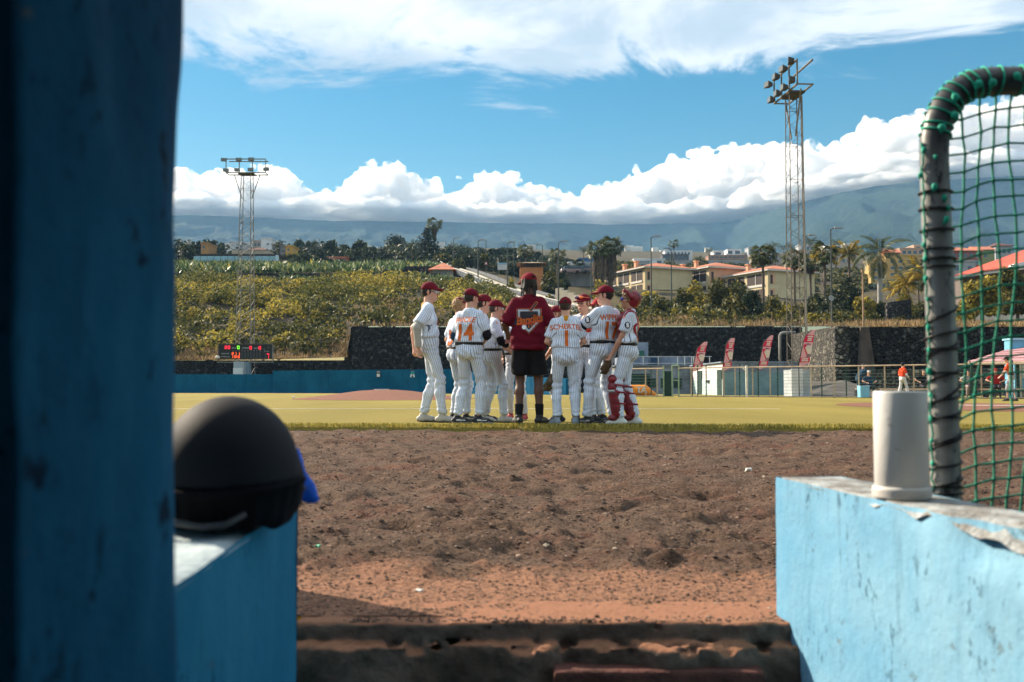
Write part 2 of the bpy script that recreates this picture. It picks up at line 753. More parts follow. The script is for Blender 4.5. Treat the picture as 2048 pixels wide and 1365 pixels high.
tm = MB()
xs = np.concatenate([np.linspace(-60, -13, 12), np.linspace(-12, 12, 160), np.linspace(13, 60, 12)])
vs_, fs_ = [], []
for x in xs:
    e = turf_edge(x) + 0.02 * random.uniform(-1, 1)
    k = e / 11.5
    vs_ += [(x, e, -0.06), (x, e + 0.02, -0.008), (x, e + 0.06, 0.0), (x, e + 0.8, 0.002), (x * 1.6, 34, 0.0), (x * 3.5, 47.0, 0.0), (x * 7, 86.5, 0.0)]
for i in range(len(xs) - 1):
    for j in range(6):
        fs_.append((i * 7 + j, (i + 1) * 7 + j, (i + 1) * 7 + j + 1, i * 7 + j + 1))
tm.add(vs_, fs_)
turf = tag(tm.build('turf_field', M_TURF, smooth=True), 'olive yellow artificial turf of the baseball field', None, None, 'structure')

# turf blades along the near rim
n = 9000
bx = rng.uniform(-8.5, 8.5, n)
by = np.array([turf_edge(x) for x in bx]) + rng.uniform(-0.02, 0.22, n) ** 1.0
hgt = rng.uniform(0.018, 0.045, n)
ang = rng.uniform(0, 6.28, n)
w = 0.006
lean = rng.normal(0, 0.012, (n, 2))
B0 = np.stack([bx - w * np.cos(ang), by - w * np.sin(ang), np.full(n, -0.012)], 1)
B1 = np.stack([bx + w * np.cos(ang), by + w * np.sin(ang), np.full(n, -0.012)], 1)
T0 = np.stack([bx + lean[:, 0] - w * .4, by + lean[:, 1], hgt], 1)
T1 = np.stack([bx + lean[:, 0] + w * .4, by + lean[:, 1], hgt], 1)
V = np.stack([B0, B1, T1, T0], 1).reshape(-1, 3)
Q = np.arange(len(V)).reshape(-1, 4)
M_BLADE = leafmat('turf_blades', [(0, (0.12, 0.12, 0.025)), (0.5, (0.34, 0.28, 0.06)), (1, (0.52, 0.42, 0.10))], 0.8, 0.3)
tag(link('turf_fringe', mesh_np('turf_fringe', V, Q, False), M_BLADE), 'frayed yellow green blades along the near turf edge', None, None, 'stuff')

# chalk / base line across the turf, pitcher's mound, clay circle at right
lm = MB()
for (x0, x1, py, th) in ((340, 1560, 818.5, 0.09),):
    d = DG(py)
    lm.box((PX(x0, d), d, 0.004), (PX(x1, d), d + th, 0.008))
tag(lm.build('foul_line', M_WHITE_LINE), 'faint white line painted across the turf', None, None, 'structure')


def mound(name, cx, cyv, rx, ry, h, label, m):
    b = MB()
    ring = [(0.0, h), (0.12, h), (0.3, h * 0.86), (0.55, h * 0.5), (0.8, h * 0.18), (1.0, 0.006)]
    nn = 48
    vs, fs = [], []
    for r, z in ring:
        for j in range(nn):
            a = 2 * math.pi * j / nn
            vs.append((cx + rx * r * math.cos(a), cyv + ry * r * math.sin(a), z + (0.01 * random.random() if r < 1 else 0)))
    for i in range(len(ring) - 1):
        for j in range(nn):
            fs.append((i * nn + j, i * nn + (j + 1) % nn, (i + 1) * nn + (j + 1) % nn, (i + 1) * nn + j))
    return tag(b.add(vs, fs).build(name, m, smooth=True), label, None, None, 'structure')


mound('pitchers_mound', PX(770, 41), 41, 3.7, 5.5, 0.36, 'raised red clay pitching mound', M_CLAY)
mound('clay_circle', PX(2010, 23.5), 23.5, 3.4, 6.5, 0.012, 'flat red clay area by the right fence', M_CLAY)
b = MB()
p0, p1 = (PX(1900, 24.6), 24.6), (PX(2260, 23.0), 23.0)
b.add([(p0[0], p0[1], 0.022), (p1[0], p1[1], 0.022), (p1[0], p1[1] + 0.5, 0.022), (p0[0], p0[1] + 0.5, 0.022)], [(0, 1, 2, 3)])
tag(b.build('base_line', M_WHITE_LINE), 'broad chalk line on the red clay at right', None, None, 'structure')
b = MB().box((PX(762, 41) - 0.3, 41.0, 0.365), (PX(762, 41) + 0.32, 41.15, 0.40))
b.build('pitchers_plate', M_WHITE_LINE)
tag(bpy.data.objects['pitchers_plate'], 'small white pitching plate on top of the clay mound', 'base plate')

# ---- dugout: sill, floor, back wall, roof, jamb, side walls
def plaster(name, base, dark, lite, chips=(0.40, 0.36, 0.31), chipamt=0.62, sc=1.0):
    t = NT(name)
    a = t.noise(2.2 * sc, 6, 0.62)
    b = t.noise(9 * sc, 6, 0.7, t.map((1, 1, 0.45)))
    c = t.mix(t.step(a, 0.3, 0.72), dark, lite)
    c = t.mix(t.step(b, 0.45, 0.7, 0, 0.7), c, base)
    streak = t.noise(14 * sc, 5, 0.65, t.map((1, 1, 0.12), (3, 1, 0)))
    c = t.mix(t.step(streak, 0.56, 0.72, 0, 0.45), c, tuple(q * 0.45 for q in base))
    ch = t.noise(16 * sc, 7, 0.7, t.map((1, 1, 1), (7, 2, 4)))
    c = t.mix(t.step(ch, chipamt, chipamt + 0.03, 0, 0.9), c, chips)
    ch2 = t.noise(30 * sc, 4, 0.7, t.map((1, 1, 0.7), (1, 8, 2)))
    c = t.mix(t.step(ch2, chipamt + 0.06, chipamt + 0.09, 0, 0.9), c, (0.07, 0.09, 0.10))
    spk = t.noise(55 * sc, 4, 0.7, t.map((1, 1, 0.5), (3, 3, 9)))
    reg = t.step(t.noise(5 * sc, 3, 0.6, t.map((1, 1, 1), (2, 9, 5))), 0.5, 0.62)
    c = t.mix(t.math('MULTIPLY', reg, t.step(spk, 0.56, 0.60, 0, 0.8)), c, tuple(q * 0.35 for q in base))
    t.bump(t.math('ADD', t.math('MULTIPLY', t.step(ch, chipamt, chipamt + 0.03), -0.6), t.noise(40 * sc, 5, 0.65)), 0.5, 0.006)
    return t.done(c, 0.9, 0, 0.06)


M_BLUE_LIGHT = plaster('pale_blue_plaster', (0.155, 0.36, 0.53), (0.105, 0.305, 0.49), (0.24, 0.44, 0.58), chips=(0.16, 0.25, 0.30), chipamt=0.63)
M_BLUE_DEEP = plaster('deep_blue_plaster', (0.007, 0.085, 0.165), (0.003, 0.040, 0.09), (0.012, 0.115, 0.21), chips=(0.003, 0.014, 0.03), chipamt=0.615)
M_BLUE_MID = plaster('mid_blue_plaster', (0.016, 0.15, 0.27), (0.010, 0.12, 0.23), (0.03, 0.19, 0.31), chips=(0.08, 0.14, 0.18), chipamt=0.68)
M_CAPCONC = mat('weathered_coping', (0.27, 0.235, 0.20), 0.9, 0.35, 14, bump=0.6, col2=(0.34, 0.37, 0.38))


def concrete_material():
    t = NT('old_concrete')
    a = t.noise(7, 6, 0.65)
    c = t.mix(t.step(a, 0.3, 0.7), (0.10, 0.068, 0.054), (0.20, 0.14, 0.112))
    c = t.mix(t.step(t.noise(30, 6, 0.7), 0.5, 0.72, 0, 0.8), c, (0.07, 0.055, 0.05))
    g_ = t.n.new('ShaderNodeNewGeometry')
    up = t.sep(g_.outputs['Normal'])[2]
    c = t.mix(t.step(up, 0.35, 0.8), c, t.mix(t.noise(70, 5, 0.75), (0.20, 0.095, 0.058), (0.42, 0.205, 0.125)))   # clay dust lies on the flat tops
    t.bump(t.noise(60, 5, 0.75), 0.7, 0.012)
    return t.done(c, 0.95, 0, 0.1)


M_CONC = concrete_material()


def rough_solid(name, fld, m, parent=None, amp=0.006, f=30, it=1):
    V, Q = fld.mesh()
    V = relax(V, Q, it)
    N = vnormals(V, Q)
    V = V + N * (fbm(V, f, 3) * amp)[:, None]
    return link(name, mesh_np(name, V, Q), m, parent)


# sill: crumbling concrete lip at the top of the dugout step
f = Field((-0.46, 1.95, -0.30), (0.68, 2.34, 0.0), 0.0075)


def slab_fn(yfront, ztop, wob, ph):
    def fn(X_, Y_, Z_):
        e = yfront + wob * np.sin(X_ * 7 + ph) + wob * 0.7 * np.sin(X_ * 19 + 2 * ph) + 0.5 * wob * np.sin(X_ * 47 + ph)
        return np.maximum(e - Y_, Z_ - ztop) + 0 * (X_ + Y_ + Z_)
    return fn


BIG_LO, BIG_HI = (-0.46, 1.95, -0.30), (0.68, 2.34, 0.0)
f.put(slab_fn(2.135, DZ - 0.012, 0.007, 0.7), BIG_LO, BIG_HI, 0.008)
f.put(slab_fn(2.092, -0.088, 0.016, 2.1), BIG_LO, BIG_HI, 0.008)
for q in range(60):
    x, yq = random.uniform(-0.35, 0.6), random.uniform(2.07, 2.15)
    r_ = random.uniform(0.006, 0.018)
    f.ell((x, yq, random.choice((-0.095, -0.09, -0.06))), (r_ * random.uniform(1, 1.8), r_, r_ * 0.8), None, 0.006, sub=True)
V, Q = f.mesh()
V = relax(V, Q, 1, 0.4)
N = vnormals(V, Q)
edge = np.clip(1 - np.abs(V[:, 1] - 2.105) / 0.06, 0.12, 1)
V = V + N * ((fbm(V, 16, 4) * 0.020 + fbm(V, 60, 3) * 0.007) * edge)[:, None]
sill = tag(link('concrete_sill', mesh_np('concrete_sill', V, Q), M_CONC), 'crumbling concrete sill dusted with orange clay at the dugout step', None, None, 'structure')
b = MB().box((0.085, 2.045, -0.75), (0.515, 2.12, -0.124))
brick = b.build('brick_step', mat('step_brick', (0.10, 0.038, 0.03), 0.9, 0.4, 11, bump=0.5), bevel=0.008)
tag(brick, 'reddish brick step set below the concrete sill', 'step')
b = MB().box((-0.36, 2.13, -0.75), (0.60, 2.30, -0.26))
tag(b.build('step_base', M_CONC), 'concrete riser under the sill', None, None, 'structure')

dug = MB().box((-2.3, -1.75, -0.85), (2.5, 2.12, -0.75))
tag(dug.build('dugout_floor', mat('dugout_floor_paint', (0.16, 0.15, 0.14), 0.8, 0.3, 3)), 'dark concrete dugout floor', None, None, 'structure')
tag(MB().box((-2.3, -1.9, -0.75), (2.5, -1.75, 1.75)).build('dugout_back_wall', M_BLUE_DEEP), 'deep blue back wall of the dugout', None, None, 'structure')
tag(MB().box((-2.45, -1.9, -0.85), (-2.3, 0.95, 1.75)).build('dugout_side_wall', M_BLUE_DEEP), 'deep blue side wall of the dugout', None, None, 'structure')
tag(MB().box((2.5, -1.9, -0.85), (2.65, 0.95, 1.75)).build('dugout_side_wall', M_BLUE_DEEP), 'deep blue side wall of the dugout, third base side', None, None, 'structure')
tag(MB().box((-2.5, -1.95, 1.75), (2.7, 1.0, 1.93)).build('dugout_roof', mat('roof_underside', (0.22, 0.24, 0.25), 0.9, 0.2, 2)), 'concrete roof slab over the dugout', None, None, 'structure')

# jamb at left: thick plastered wall end with a wavy arris
ys = np.linspace(0.60, 0.905, 22)
zs = np.linspace(-0.75, 1.75, 150)
A = []
for z in zs:
    row = []
    prof = [(-1.3, 0.60)] + [(-0.296, y) for y in ys] + [(-0.32, 0.93), (-1.3, 0.94)]
    for x, y in prof:
        p = np.array([x, y, z])
        wob = float(fbm(p * [1, 2, 1], 5.0, 3)) * 0.014 + float(fbm(p, 1.6, 2)) * 0.010 - 0.010 * (z - 0.45)
        if x > -1:
            x = x + wob - (0.02 if y > 0.9 else 0) * 0 - 0.006 * max(0, (y - 0.88) / 0.025)
        row.append((x, y, z))
    A.append(row)
k = len(A[0])
vs_ = [v for r_ in A for v in r_]
fs_ = [(i * k + j, i * k + (j + 1) % k, (i + 1) * k + (j + 1) % k, (i + 1) * k + j) for i in range(len(zs) - 1) for j in range(k)]
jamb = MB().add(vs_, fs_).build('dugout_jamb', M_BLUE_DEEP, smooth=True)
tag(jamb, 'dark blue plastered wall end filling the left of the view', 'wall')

# left low wall (carries the helmet)
TOP = 0.255


def low_wall(name, quad, m, mtop, label, wob=0.006, chips=()):
    """quad: inner-near, inner-far, outer-far, outer-near (x, y); plaster body and a worn coping"""
    root = empty(name, (0, 0, 0), 0, label, 'wall')
    n1, n2 = 46, 30
    A_, B_, C_, D_ = [Vector((*q, 0)) for q in quad]
    vs, fs = [], []

    def sheet(fn, nu, nv):
        b0 = len(vs)
        for i in range(nu + 1):
            for j in range(nv + 1):
                vs.append(fn(i / nu, j / nv))
        for i in range(nu):
            for j in range(nv):
                a = b0 + i * (nv + 1) + j
                fs.append((a, a + nv + 1, a + nv + 2, a + 1))

    def pt(p, z, nrm):
        q = np.array([p.x, p.y, z])
        w_ = float(fbm(q, 7, 4)) * wob
        for (cx, cyy, cz, r_, dep) in chips:
            dd = math.hypot(math.hypot(p.x - cx, p.y - cyy), z - cz) + float(vnoise(q, 40)) * 0.012
            if dd < r_:
                w_ -= dep * (1 - dd / r_) ** 0.5
        return (p.x + nrm.x * w_, p.y + nrm.y * w_, z)
    zb = -0.75
    ni = Vector(((B_ - A_).y, -(B_ - A_).x, 0)).normalized()
    if ni.dot(A_ - D_) < 0:
        ni = -ni
    nf = (B_ - A_).normalized()
    sheet(lambda u, v: pt(A_.lerp(B_, u), zb + (TOP - 0.001 - zb) * v, ni), n1, 60)
    sheet(lambda u, v: pt(B_.lerp(C_, u), zb + (TOP - 0.001 - zb) * v, nf), 10, 60)
    sheet(lambda u, v: pt(C_.lerp(D_, u), zb + (TOP - 0.001 - zb) * v, -ni), n1, 8)
    me = bpy.data.meshes.new(name)
    me.from_pydata(vs, [], fs)
    me.polygons.foreach_set('use_smooth', [True] * len(me.polygons))
    me.update()
    link('body', me, m, root)
    vs, fs = [], []

    def tp(u, v):
        p = A_.lerp(B_, u).lerp(D_.lerp(C_, u), v)
        e = min(u, 1 - u, v, 1 - v)
        q = np.array([p.x, p.y, 0])
        z = TOP + float(fbm(q, 9, 3)) * 0.002 - (0.007 if e < 0.001 else 0)
        for (cx, cyy, cz, r_, dep) in chips:
            dd = math.hypot(p.x - cx, p.y - cyy) + float(vnoise(q, 40)) * 0.012
            if dd < r_:
                z -= dep * 0.8 * (1 - dd / r_) ** 0.5
        ins = 0.0015 * float(vnoise(q, 18))
        return (p.x + (ni.x * ins if v < 0.001 else 0), p.y, z)
    sheet(tp, 80, 16)
    me = bpy.data.meshes.new(name + '_top')
    me.from_pydata(vs, [], fs)
    me.polygons.foreach_set('use_smooth', [True] * len(me.polygons))
    me.update()
    link('coping', me, mtop, root)
    return root


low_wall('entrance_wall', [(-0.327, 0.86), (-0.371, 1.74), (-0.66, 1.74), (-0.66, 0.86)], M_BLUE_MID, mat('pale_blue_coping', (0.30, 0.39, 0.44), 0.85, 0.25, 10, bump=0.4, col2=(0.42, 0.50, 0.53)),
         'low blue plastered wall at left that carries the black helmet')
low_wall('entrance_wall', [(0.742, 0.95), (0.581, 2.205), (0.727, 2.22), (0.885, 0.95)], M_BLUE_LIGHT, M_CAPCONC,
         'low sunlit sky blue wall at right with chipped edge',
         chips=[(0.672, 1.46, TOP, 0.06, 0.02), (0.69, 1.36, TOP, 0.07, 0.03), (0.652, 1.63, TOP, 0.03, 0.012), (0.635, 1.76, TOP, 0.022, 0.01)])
tag(MB().box((-3.2, 2.78, -0.3), (-1.06, 2.93, 0.66)).build('unseen_shadow_wall', M_BLUE_MID, bevel=0.01), 'unseen blue wall added behind the jamb to cast the shadow on the clay', 'wall')  # hidden from the camera; added and sized to cast the diagonal shadow
for (x0, x1) in ((-9, -0.66), (0.9, 9)):
    tag(MB().box((x0, 2.0, -0.9), (x1, 2.14, -0.062)).build('retaining_edge', M_CONC), 'concrete edge holding back the dirt beside the dugout ' + ('steps' if x0 < 0 else 'wall'), None, None, 'structure')
# ================================================================== hillside terrain
TPX = np.array([-1400, 200, 350, 520, 692, 704, 850, 900, 1000, 1100, 1200, 1300, 1450, 1600, 1700, 1850, 2048, 3400.])
TD = np.array([92.6, 105, 120, 140, 160, 164, 200, 240, 300, 450, 800, 860.])
TY = np.array([
    [722, 722, 721, 720, 715, 653, 653, 653, 653, 653, 653, 653, 653, 653, 653, 653, 653, 653],
    [664, 662, 660, 658, 650, 636, 622, 622, 630, 630, 634, 636, 640, 643, 645, 646, 648, 648],
    [612, 610, 610, 602, 602, 600, 596, 600, 608, 622, 638, 627, 634, 638, 639, 640, 641, 641],
    [575, 573, 572, 572, 572, 572, 574, 580, 592, 612, 630, 610, 618, 630, 632, 632, 632, 632],
    [562, 561, 560, 562, 564, 564, 567, 567, 580, 601, 614, 600, 603, 616, 618, 617, 617, 617],
    [552, 551, 550, 549, 549, 549, 550, 554, 570, 592, 604, 597, 600, 612, 614, 613, 612, 612],
    [532, 531, 530, 534, 536, 536, 539, 541, 550, 570, 577, 578, 580, 592, 594, 592, 590, 590],
    [521, 521, 520, 522, 523, 523, 521, 523, 528, 547, 548, 552, 556, 560, 562, 562, 560, 560],
    [508, 508, 508, 508, 507, 507, 506, 507, 511, 527, 532, 537, 541, 545, 547, 548, 548, 548],
    [500, 500, 500, 500, 500, 500, 499, 500, 503, 514, 518, 520, 523, 526, 528, 530, 530, 530],
    [497, 497, 497, 497, 497, 497, 497, 497, 498, 501, 503, 504, 506, 508, 509, 510, 510, 510],
    [496, 496, 496, 496, 496, 496, 496, 496, 497, 500, 502, 503, 505, 507, 508, 509, 509, 509]], float)


def ty(px, d):
    r = [np.interp(px, TPX, row) for row in TY]
    return float(np.interp(d, TD, r))


def T(px, d):
    """point on the hillside at photo column px and distance d"""
    return P(px, ty(px, d), d)


def hill_material():
    t = NT('hillside_soil')
    a = t.noise(0.09, 6, 0.65)
    b = t.noise(0.7, 6, 0.7)
    c = t.mix(t.step(b, 0.3, 0.7), (0.045, 0.040, 0.034), (0.12, 0.098, 0.07))
    c = t.mix(t.step(a, 0.4, 0.62), c, t.mix(b, (0.07, 0.06, 0.03), (0.18, 0.145, 0.065)))
    c = t.mix(t.step(t.noise(2.6, 5, 0.7), 0.55, 0.7, 0, 0.8), c, (0.045, 0.04, 0.035))
    t.bump(t.noise(2.2, 6, 0.75), 1.0, 0.5)
    return t.done(c, 0.95, 0, 0.1)


M_HILL = hill_material()
pxs = np.unique(np.concatenate([np.linspace(-1400, 250, 40), np.linspace(250, 2150, 260), np.linspace(2150, 3400, 30), [692, 704]]))
ds = np.concatenate([np.linspace(91.75, 165, 74), np.linspace(167, 300, 40), np.linspace(310, 860, 30)])
V = []
for d in ds:
    r = [np.interp(d, TD, TY[:, j]) for j in range(len(TPX))]
    yy = np.interp(pxs, TPX, r)
    for px, y in zip(pxs, yy):
        p = P(px, y, d)
        V.append(p)
V = np.array(V)
edge = np.clip((V[:, 1] - 92.6) / 8, 0, 1) * np.clip((860 - V[:, 1]) / 100, 0, 1)
V[:, 2] += fbm(V * [1, 1, 0.2], 0.22, 4) * 0.55 * edge
nr, nc = len(ds), len(pxs)
ii = np.arange(nr * nc).reshape(nr, nc)
Q = np.stack([ii[:-1, :-1], ii[:-1, 1:], ii[1:, 1:], ii[1:, :-1]], -1).reshape(-1, 4)
hillside = tag(link('hillside', mesh_np('hillside', V, Q), M_HILL), 'scrubby hillside rising behind the field', None, None, 'structure')
HB = BVHTree.FromPolygons([Vector(v) for v in V], [tuple(q) for q in Q])


def drop(p):
    """point of the modelled hillside under p"""
    h = HB.ray_cast(Vector((p[0], p[1], 400)), Vector((0, 0, -1)))
    return h[0] if h[0] is not None else Vector(p)


def TS(px, d):
    return drop(T(px, d))


# ================================================================== mountain, haze, clouds
CLOUD_Z = 508.0
MPX = np.array([-3000, 350, 700, 1000, 1300, 1450, 1600, 1750, 1850, 2048, 2600, 5000.])
MYV = np.array([400, 426, 438, 444, 446, 438, 398, 366, 352, 346, 345, 345.])


def d505(px):
    return F * 500.0 / (776 - np.interp(px, MPX, MYV))


def mountain_material():
    t = NT('mountain_slopes')
    a = t.noise(0.006, 6, 0.65)
    b = t.noise(0.045, 5, 0.7)
    c = t.mix(t.step(a, 0.35, 0.65), (0.006, 0.018, 0.018), (0.030, 0.056, 0.038))
    c = t.mix(t.step(b, 0.45, 0.75, 0, 0.7), c, (0.055, 0.078, 0.05))
    t.bump(t.noise(0.05, 6, 0.75), 1.0, 12)
    return t.done(c, 0.95, 0, 0.1)


mp_ = np.concatenate([np.linspace(-3000, 200, 40), np.linspace(210, 2150, 300), np.linspace(2160, 5000, 40)])
U = np.concatenate([np.linspace(0, 1, 150), [1.12, 1.3]])
PXG, UG = np.meshgrid(mp_, U, indexing='xy')
DE = d505(PXG)
D0 = 850.0
DD = D0 + (DE - D0) * UG
Z0 = np.interp(PXG, TPX, TY[-2]) 
zb = EYE + (776 - Z0) / F * D0
# slope eased at the foot, steeper above, with spurs and gullies running down it
prof = 0.30 * UG + 0.70 * UG ** 1.7
XG = (PXG - 1024) / F * DD
pp = np.stack([XG, DD * 0.35, np.zeros_like(XG)], -1)
spur = fbm(pp + [XG.max() * 0, 0, 0], 1 / 310.0, 4)
ridge = (0.5 - np.abs(spur)) * 2
amp = np.interp(PXG, [1000, 1500, 1800], [26, 110, 150]) * np.clip(UG * 2.2, 0, 1) * np.clip((1.0 - UG) * 5, 0, 1)
ZG = zb + (500.0 - zb) * np.minimum(prof, 1) + np.minimum(ridge - 1.0, 0) * amp + (np.abs(fbm(pp * 3, 1 / 160.0, 4)) * -30 + fbm(pp * 9, 1 / 120.0, 3) * 6) * np.clip(UG * 3, 0, 1) * np.clip((1 - UG) * 6, 0, 1)
ZG = np.minimum(ZG, 503.0 - 16 * np.clip(fbm(np.stack([XG, DD * 0, DD * 0], -1), 1 / 210.0, 4) + 0.5, 0, 2))
V = np.stack([XG, DD, ZG], -1).reshape(-1, 3)
nr, nc = XG.shape
ii = np.arange(nr * nc).reshape(nr, nc)
Q = np.stack([ii[:-1, :-1], ii[:-1, 1:], ii[1:, 1:], ii[1:, :-1]], -1).reshape(-1, 4)
tag(link('mountain', mesh_np('mountain', V, Q), mountain_material()), 'hazy green mountain slopes under the cloud bank', None, None, 'structure')
MBV = BVHTree.FromPolygons([Vector(v) for v in V], [tuple(q) for q in Q])

# far villages: tiny pale houses strewn over the lower slopes
b = MB()
cnt = 0
while cnt < 420:
    px = random.choice([random.uniform(355, 800), random.uniform(355, 560), random.uniform(880, 1300), random.uniform(1250, 1480)])
    u = random.random() ** 1.5 * 0.62
    d = D0 + (float(d505(px)) - D0) * u
    h = MBV.ray_cast(Vector(((px - 1024) / F * d, d, 900)), Vector((0, 0, -1)))
    if h[0] is None:
        continue
    p = h[0]
    w_, dp, hh = random.uniform(3, 9), random.uniform(4, 8), random.uniform(2.5, 6)
    b.box((p.x - w_ / 2, p.y - dp / 2, p.z - 3), (p.x + w_ / 2, p.y + dp / 2, p.z + hh))
    cnt += 1
tag(b.build('distant_villages', mat('village_plaster', (0.66, 0.63, 0.58), 0.9, 0.25, 0.02)), 'pale specks of far villages on the mountain slope', None, None, 'stuff')

# air
hz = MB().box((-5800, -250, -2.5), (5800, 4300, CLOUD_Z - 2.5))
hm = bpy.data.materials.new('haze_air')
hm.use_nodes = True
hn, hl = hm.node_tree.nodes, hm.node_tree.links
hn.clear()
ho = hn.new('ShaderNodeOutputMaterial')
hv = hn.new('ShaderNodeVolumePrincipled')
hv.inputs['Color'].default_value = (0.33, 0.63, 1.0, 1)
hv.inputs['Density'].default_value = 1.3e-4
hv.inputs['Anisotropy'].default_value = 0.0
hl.new(hv.outputs[0], ho.inputs['Volume'])
hz.build('haze', hm)
tag(bpy.data.objects['haze'], 'thin blue haze in the air over the hills', None, None, 'stuff')

# cloud bank lying on the mountain
CPX = np.array([-900, 200, 370, 450, 540, 620, 680, 740, 800, 840, 880, 905, 940, 1000, 1050, 1090, 1130, 1200, 1280, 1340, 1420, 1500, 1570, 1650, 1750, 1850, 1950, 2048, 2300, 3400])
CTY = np.array([330, 345, 352, 340, 322, 384, 372, 318, 330, 352, 398, 408, 350, 336, 376, 372, 398, 376, 340, 318, 306, 288, 284, 292, 258, 228, 206, 196, 190, 190.])
f = Field((-2900, 2150, CLOUD_Z - 2), (2900, 4000, 860), 9.0)
r_c = random.Random(5)


def puff(px, d, z, r):
    x = (px - 1024) / F * d
    f.ell((x, d, z), (r * r_c.uniform(1.0, 1.5), r * r_c.uniform(1.0, 1.4), r), None, 14.0)


for px in np.arange(-850, 3300, 21.0):
    px = float(px) + r_c.uniform(-9, 9)
    de = float(d505(px))
    top = float(np.interp(px, CPX, CTY))
    d = de + r_c.uniform(60, 260)
    zt = EYE + (776 - top) / F * d
    hgt_ = max(zt - CLOUD_Z, 12)
    # stack of puffs up to the outline, smaller towards the top
    z = CLOUD_Z
    while z < zt - 8:
        r = max(16.0, min(75.0, (zt - z) * r_c.uniform(0.35, 0.6)))
        puff(px + r_c.uniform(-14, 14), d + r_c.uniform(-60, 120), min(z + r * 0.35, zt - r * 0.9), r)
        z += r * 0.8
    for q in range(5):
        r = r_c.uniform(7, 20)
        puff(px + r_c.uniform(-26, 26), d - r_c.uniform(-40, 40), CLOUD_Z + (zt - CLOUD_Z) * r_c.uniform(0.35, 1.02), r)
    for q in range(2):
        r = r_c.uniform(14, 34)
        puff(px + r_c.uniform(-20, 20), de - r_c.uniform(0, 90), CLOUD_Z + r * r_c.uniform(0.1, 0.6), r)
    f.ell(((px - 1024) / F * (de + 330), de + 330, CLOUD_Z + 6), (70, 420, min(60, hgt_ * 0.7)), None, 14.0)
sl0, (X, Y, Z) = f.grid((-2900, 2150, CLOUD_Z - 2), (2900, 4000, 860), 0)
near = f.d < 60
I = np.argwhere(near)
pp = np.stack([f.ax[k][I[:, k]] for k in range(3)], 1)
nz = fbm(pp, 1 / 75.0, 4) * 30 + np.abs(vnoise(pp, 1 / 30.0)) * -14 + np.abs(vnoise(pp, 1 / 15.0)) * -6
f.d[I[:, 0], I[:, 1], I[:, 2]] += nz + 4
f.d[:, :, 0] = np.maximum(f.d[:, :, 0], 5.0)
f.d[:, :, 1] = np.maximum(f.d[:, :, 1], 1.0)
V, Q = f.mesh()
V = relax(V, Q, 1, 0.4)
N = vnormals(V, Q)
V = V + N * (fbm(V, 1 / 26.0, 4) * 9 - np.abs(vnoise(V, 1 / 11.0)) * 5)[:, None]
cm = bpy.data.materials.new('cloud_vapour')
cm.use_nodes = True
cn, cl = cm.node_tree.nodes, cm.node_tree.links
cn.clear()
co_ = cn.new('ShaderNodeOutputMaterial')
cv_ = cn.new('ShaderNodeVolumePrincipled')
cv_.inputs['Color'].default_value = (1, 1, 1, 1)
cv_.inputs['Density'].default_value = 0.055
cv_.inputs['Anisotropy'].default_value = 0.2
cl.new(cv_.outputs[0], co_.inputs['Volume'])
cg = cn.new('ShaderNodeNewGeometry')
cz = cn.new('ShaderNodeTexNoise')
cz.inputs['Scale'].default_value = 1 / 42.0
cz.inputs['Detail'].default_value = 5
cz.inputs['Roughness'].default_value = 0.62
cl.new(cg.outputs['Position'], cz.inputs['Vector'])
cr_ = cn.new('ShaderNodeMapRange')
cr_.inputs['From Min'].default_value = 0.42
cr_.inputs['From Max'].default_value = 0.62
cr_.inputs['To Min'].default_value = 0.0
cr_.inputs['To Max'].default_value = 0.10
cl.new(cz.outputs['Fac'], cr_.inputs['Value'])
cs_ = cn.new('ShaderNodeSeparateXYZ')
cl.new(cg.outputs['Position'], cs_.inputs[0])
cb_ = cn.new('ShaderNodeMapRange')
cb_.inputs['From Min'].default_value = CLOUD_Z + 4
cb_.inputs['From Max'].default_value = CLOUD_Z + 40
cb_.inputs['To Min'].default_value = 0.05
cb_.inputs['To Max'].default_value = 0.0
cl.new(cs_.outputs['Z'], cb_.inputs['Value'])
ca_ = cn.new('ShaderNodeMath')
ca_.operation = 'ADD'
cl.new(cr_.outputs['Result'], ca_.inputs[0])
cl.new(cb_.outputs['Result'], ca_.inputs[1])
cl.new(ca_.outputs[0], cv_.inputs['Density'])
cy.volume_step_rate = 0.035
cy.volume_max_steps = 512
V[:, 2] = np.maximum(V[:, 2], CLOUD_Z)
cl_o = tag(link('clouds', mesh_np('clouds', V, Q), cm), 'white cumulus bank resting on the mountain ridge', None, None, 'stuff')
# ================================================================== walls, fences, towers beyond the field
def stone_material(name, dark, lite, scale, joint=(0.02, 0.02, 0.022), jw=0.05):
    t = NT(name)
    v = t.map((1, 1, 1))
    d = t.voro(scale, 'DISTANCE_TO_EDGE', v)
    c0 = t.n.new('ShaderNodeTexVoronoi')
    t.set(c0.inputs['Vector'], v)
    c0.inputs['Scale'].default_value = scale
    rnd = t.sep(c0.outputs['Color'])[0]
    c = t.ramp(rnd, [(0, tuple(q * 0.6 for q in dark)), (0.55, dark), (0.85, lite), (1, tuple(min(1, q * 1.8) for q in lite))])
    c = t.mix(t.noise(scale * 4, 4, 0.7), c, t.mix(0.5, c, (0, 0, 0)))
    c = t.mix(t.step(d, jw * 0.5, jw, 1, 0), c, joint)
    t.bump(t.step(d, 0.0, 0.25), 1.0, 0.25)
    return t.done(c, 0.9, 0, 0.25)


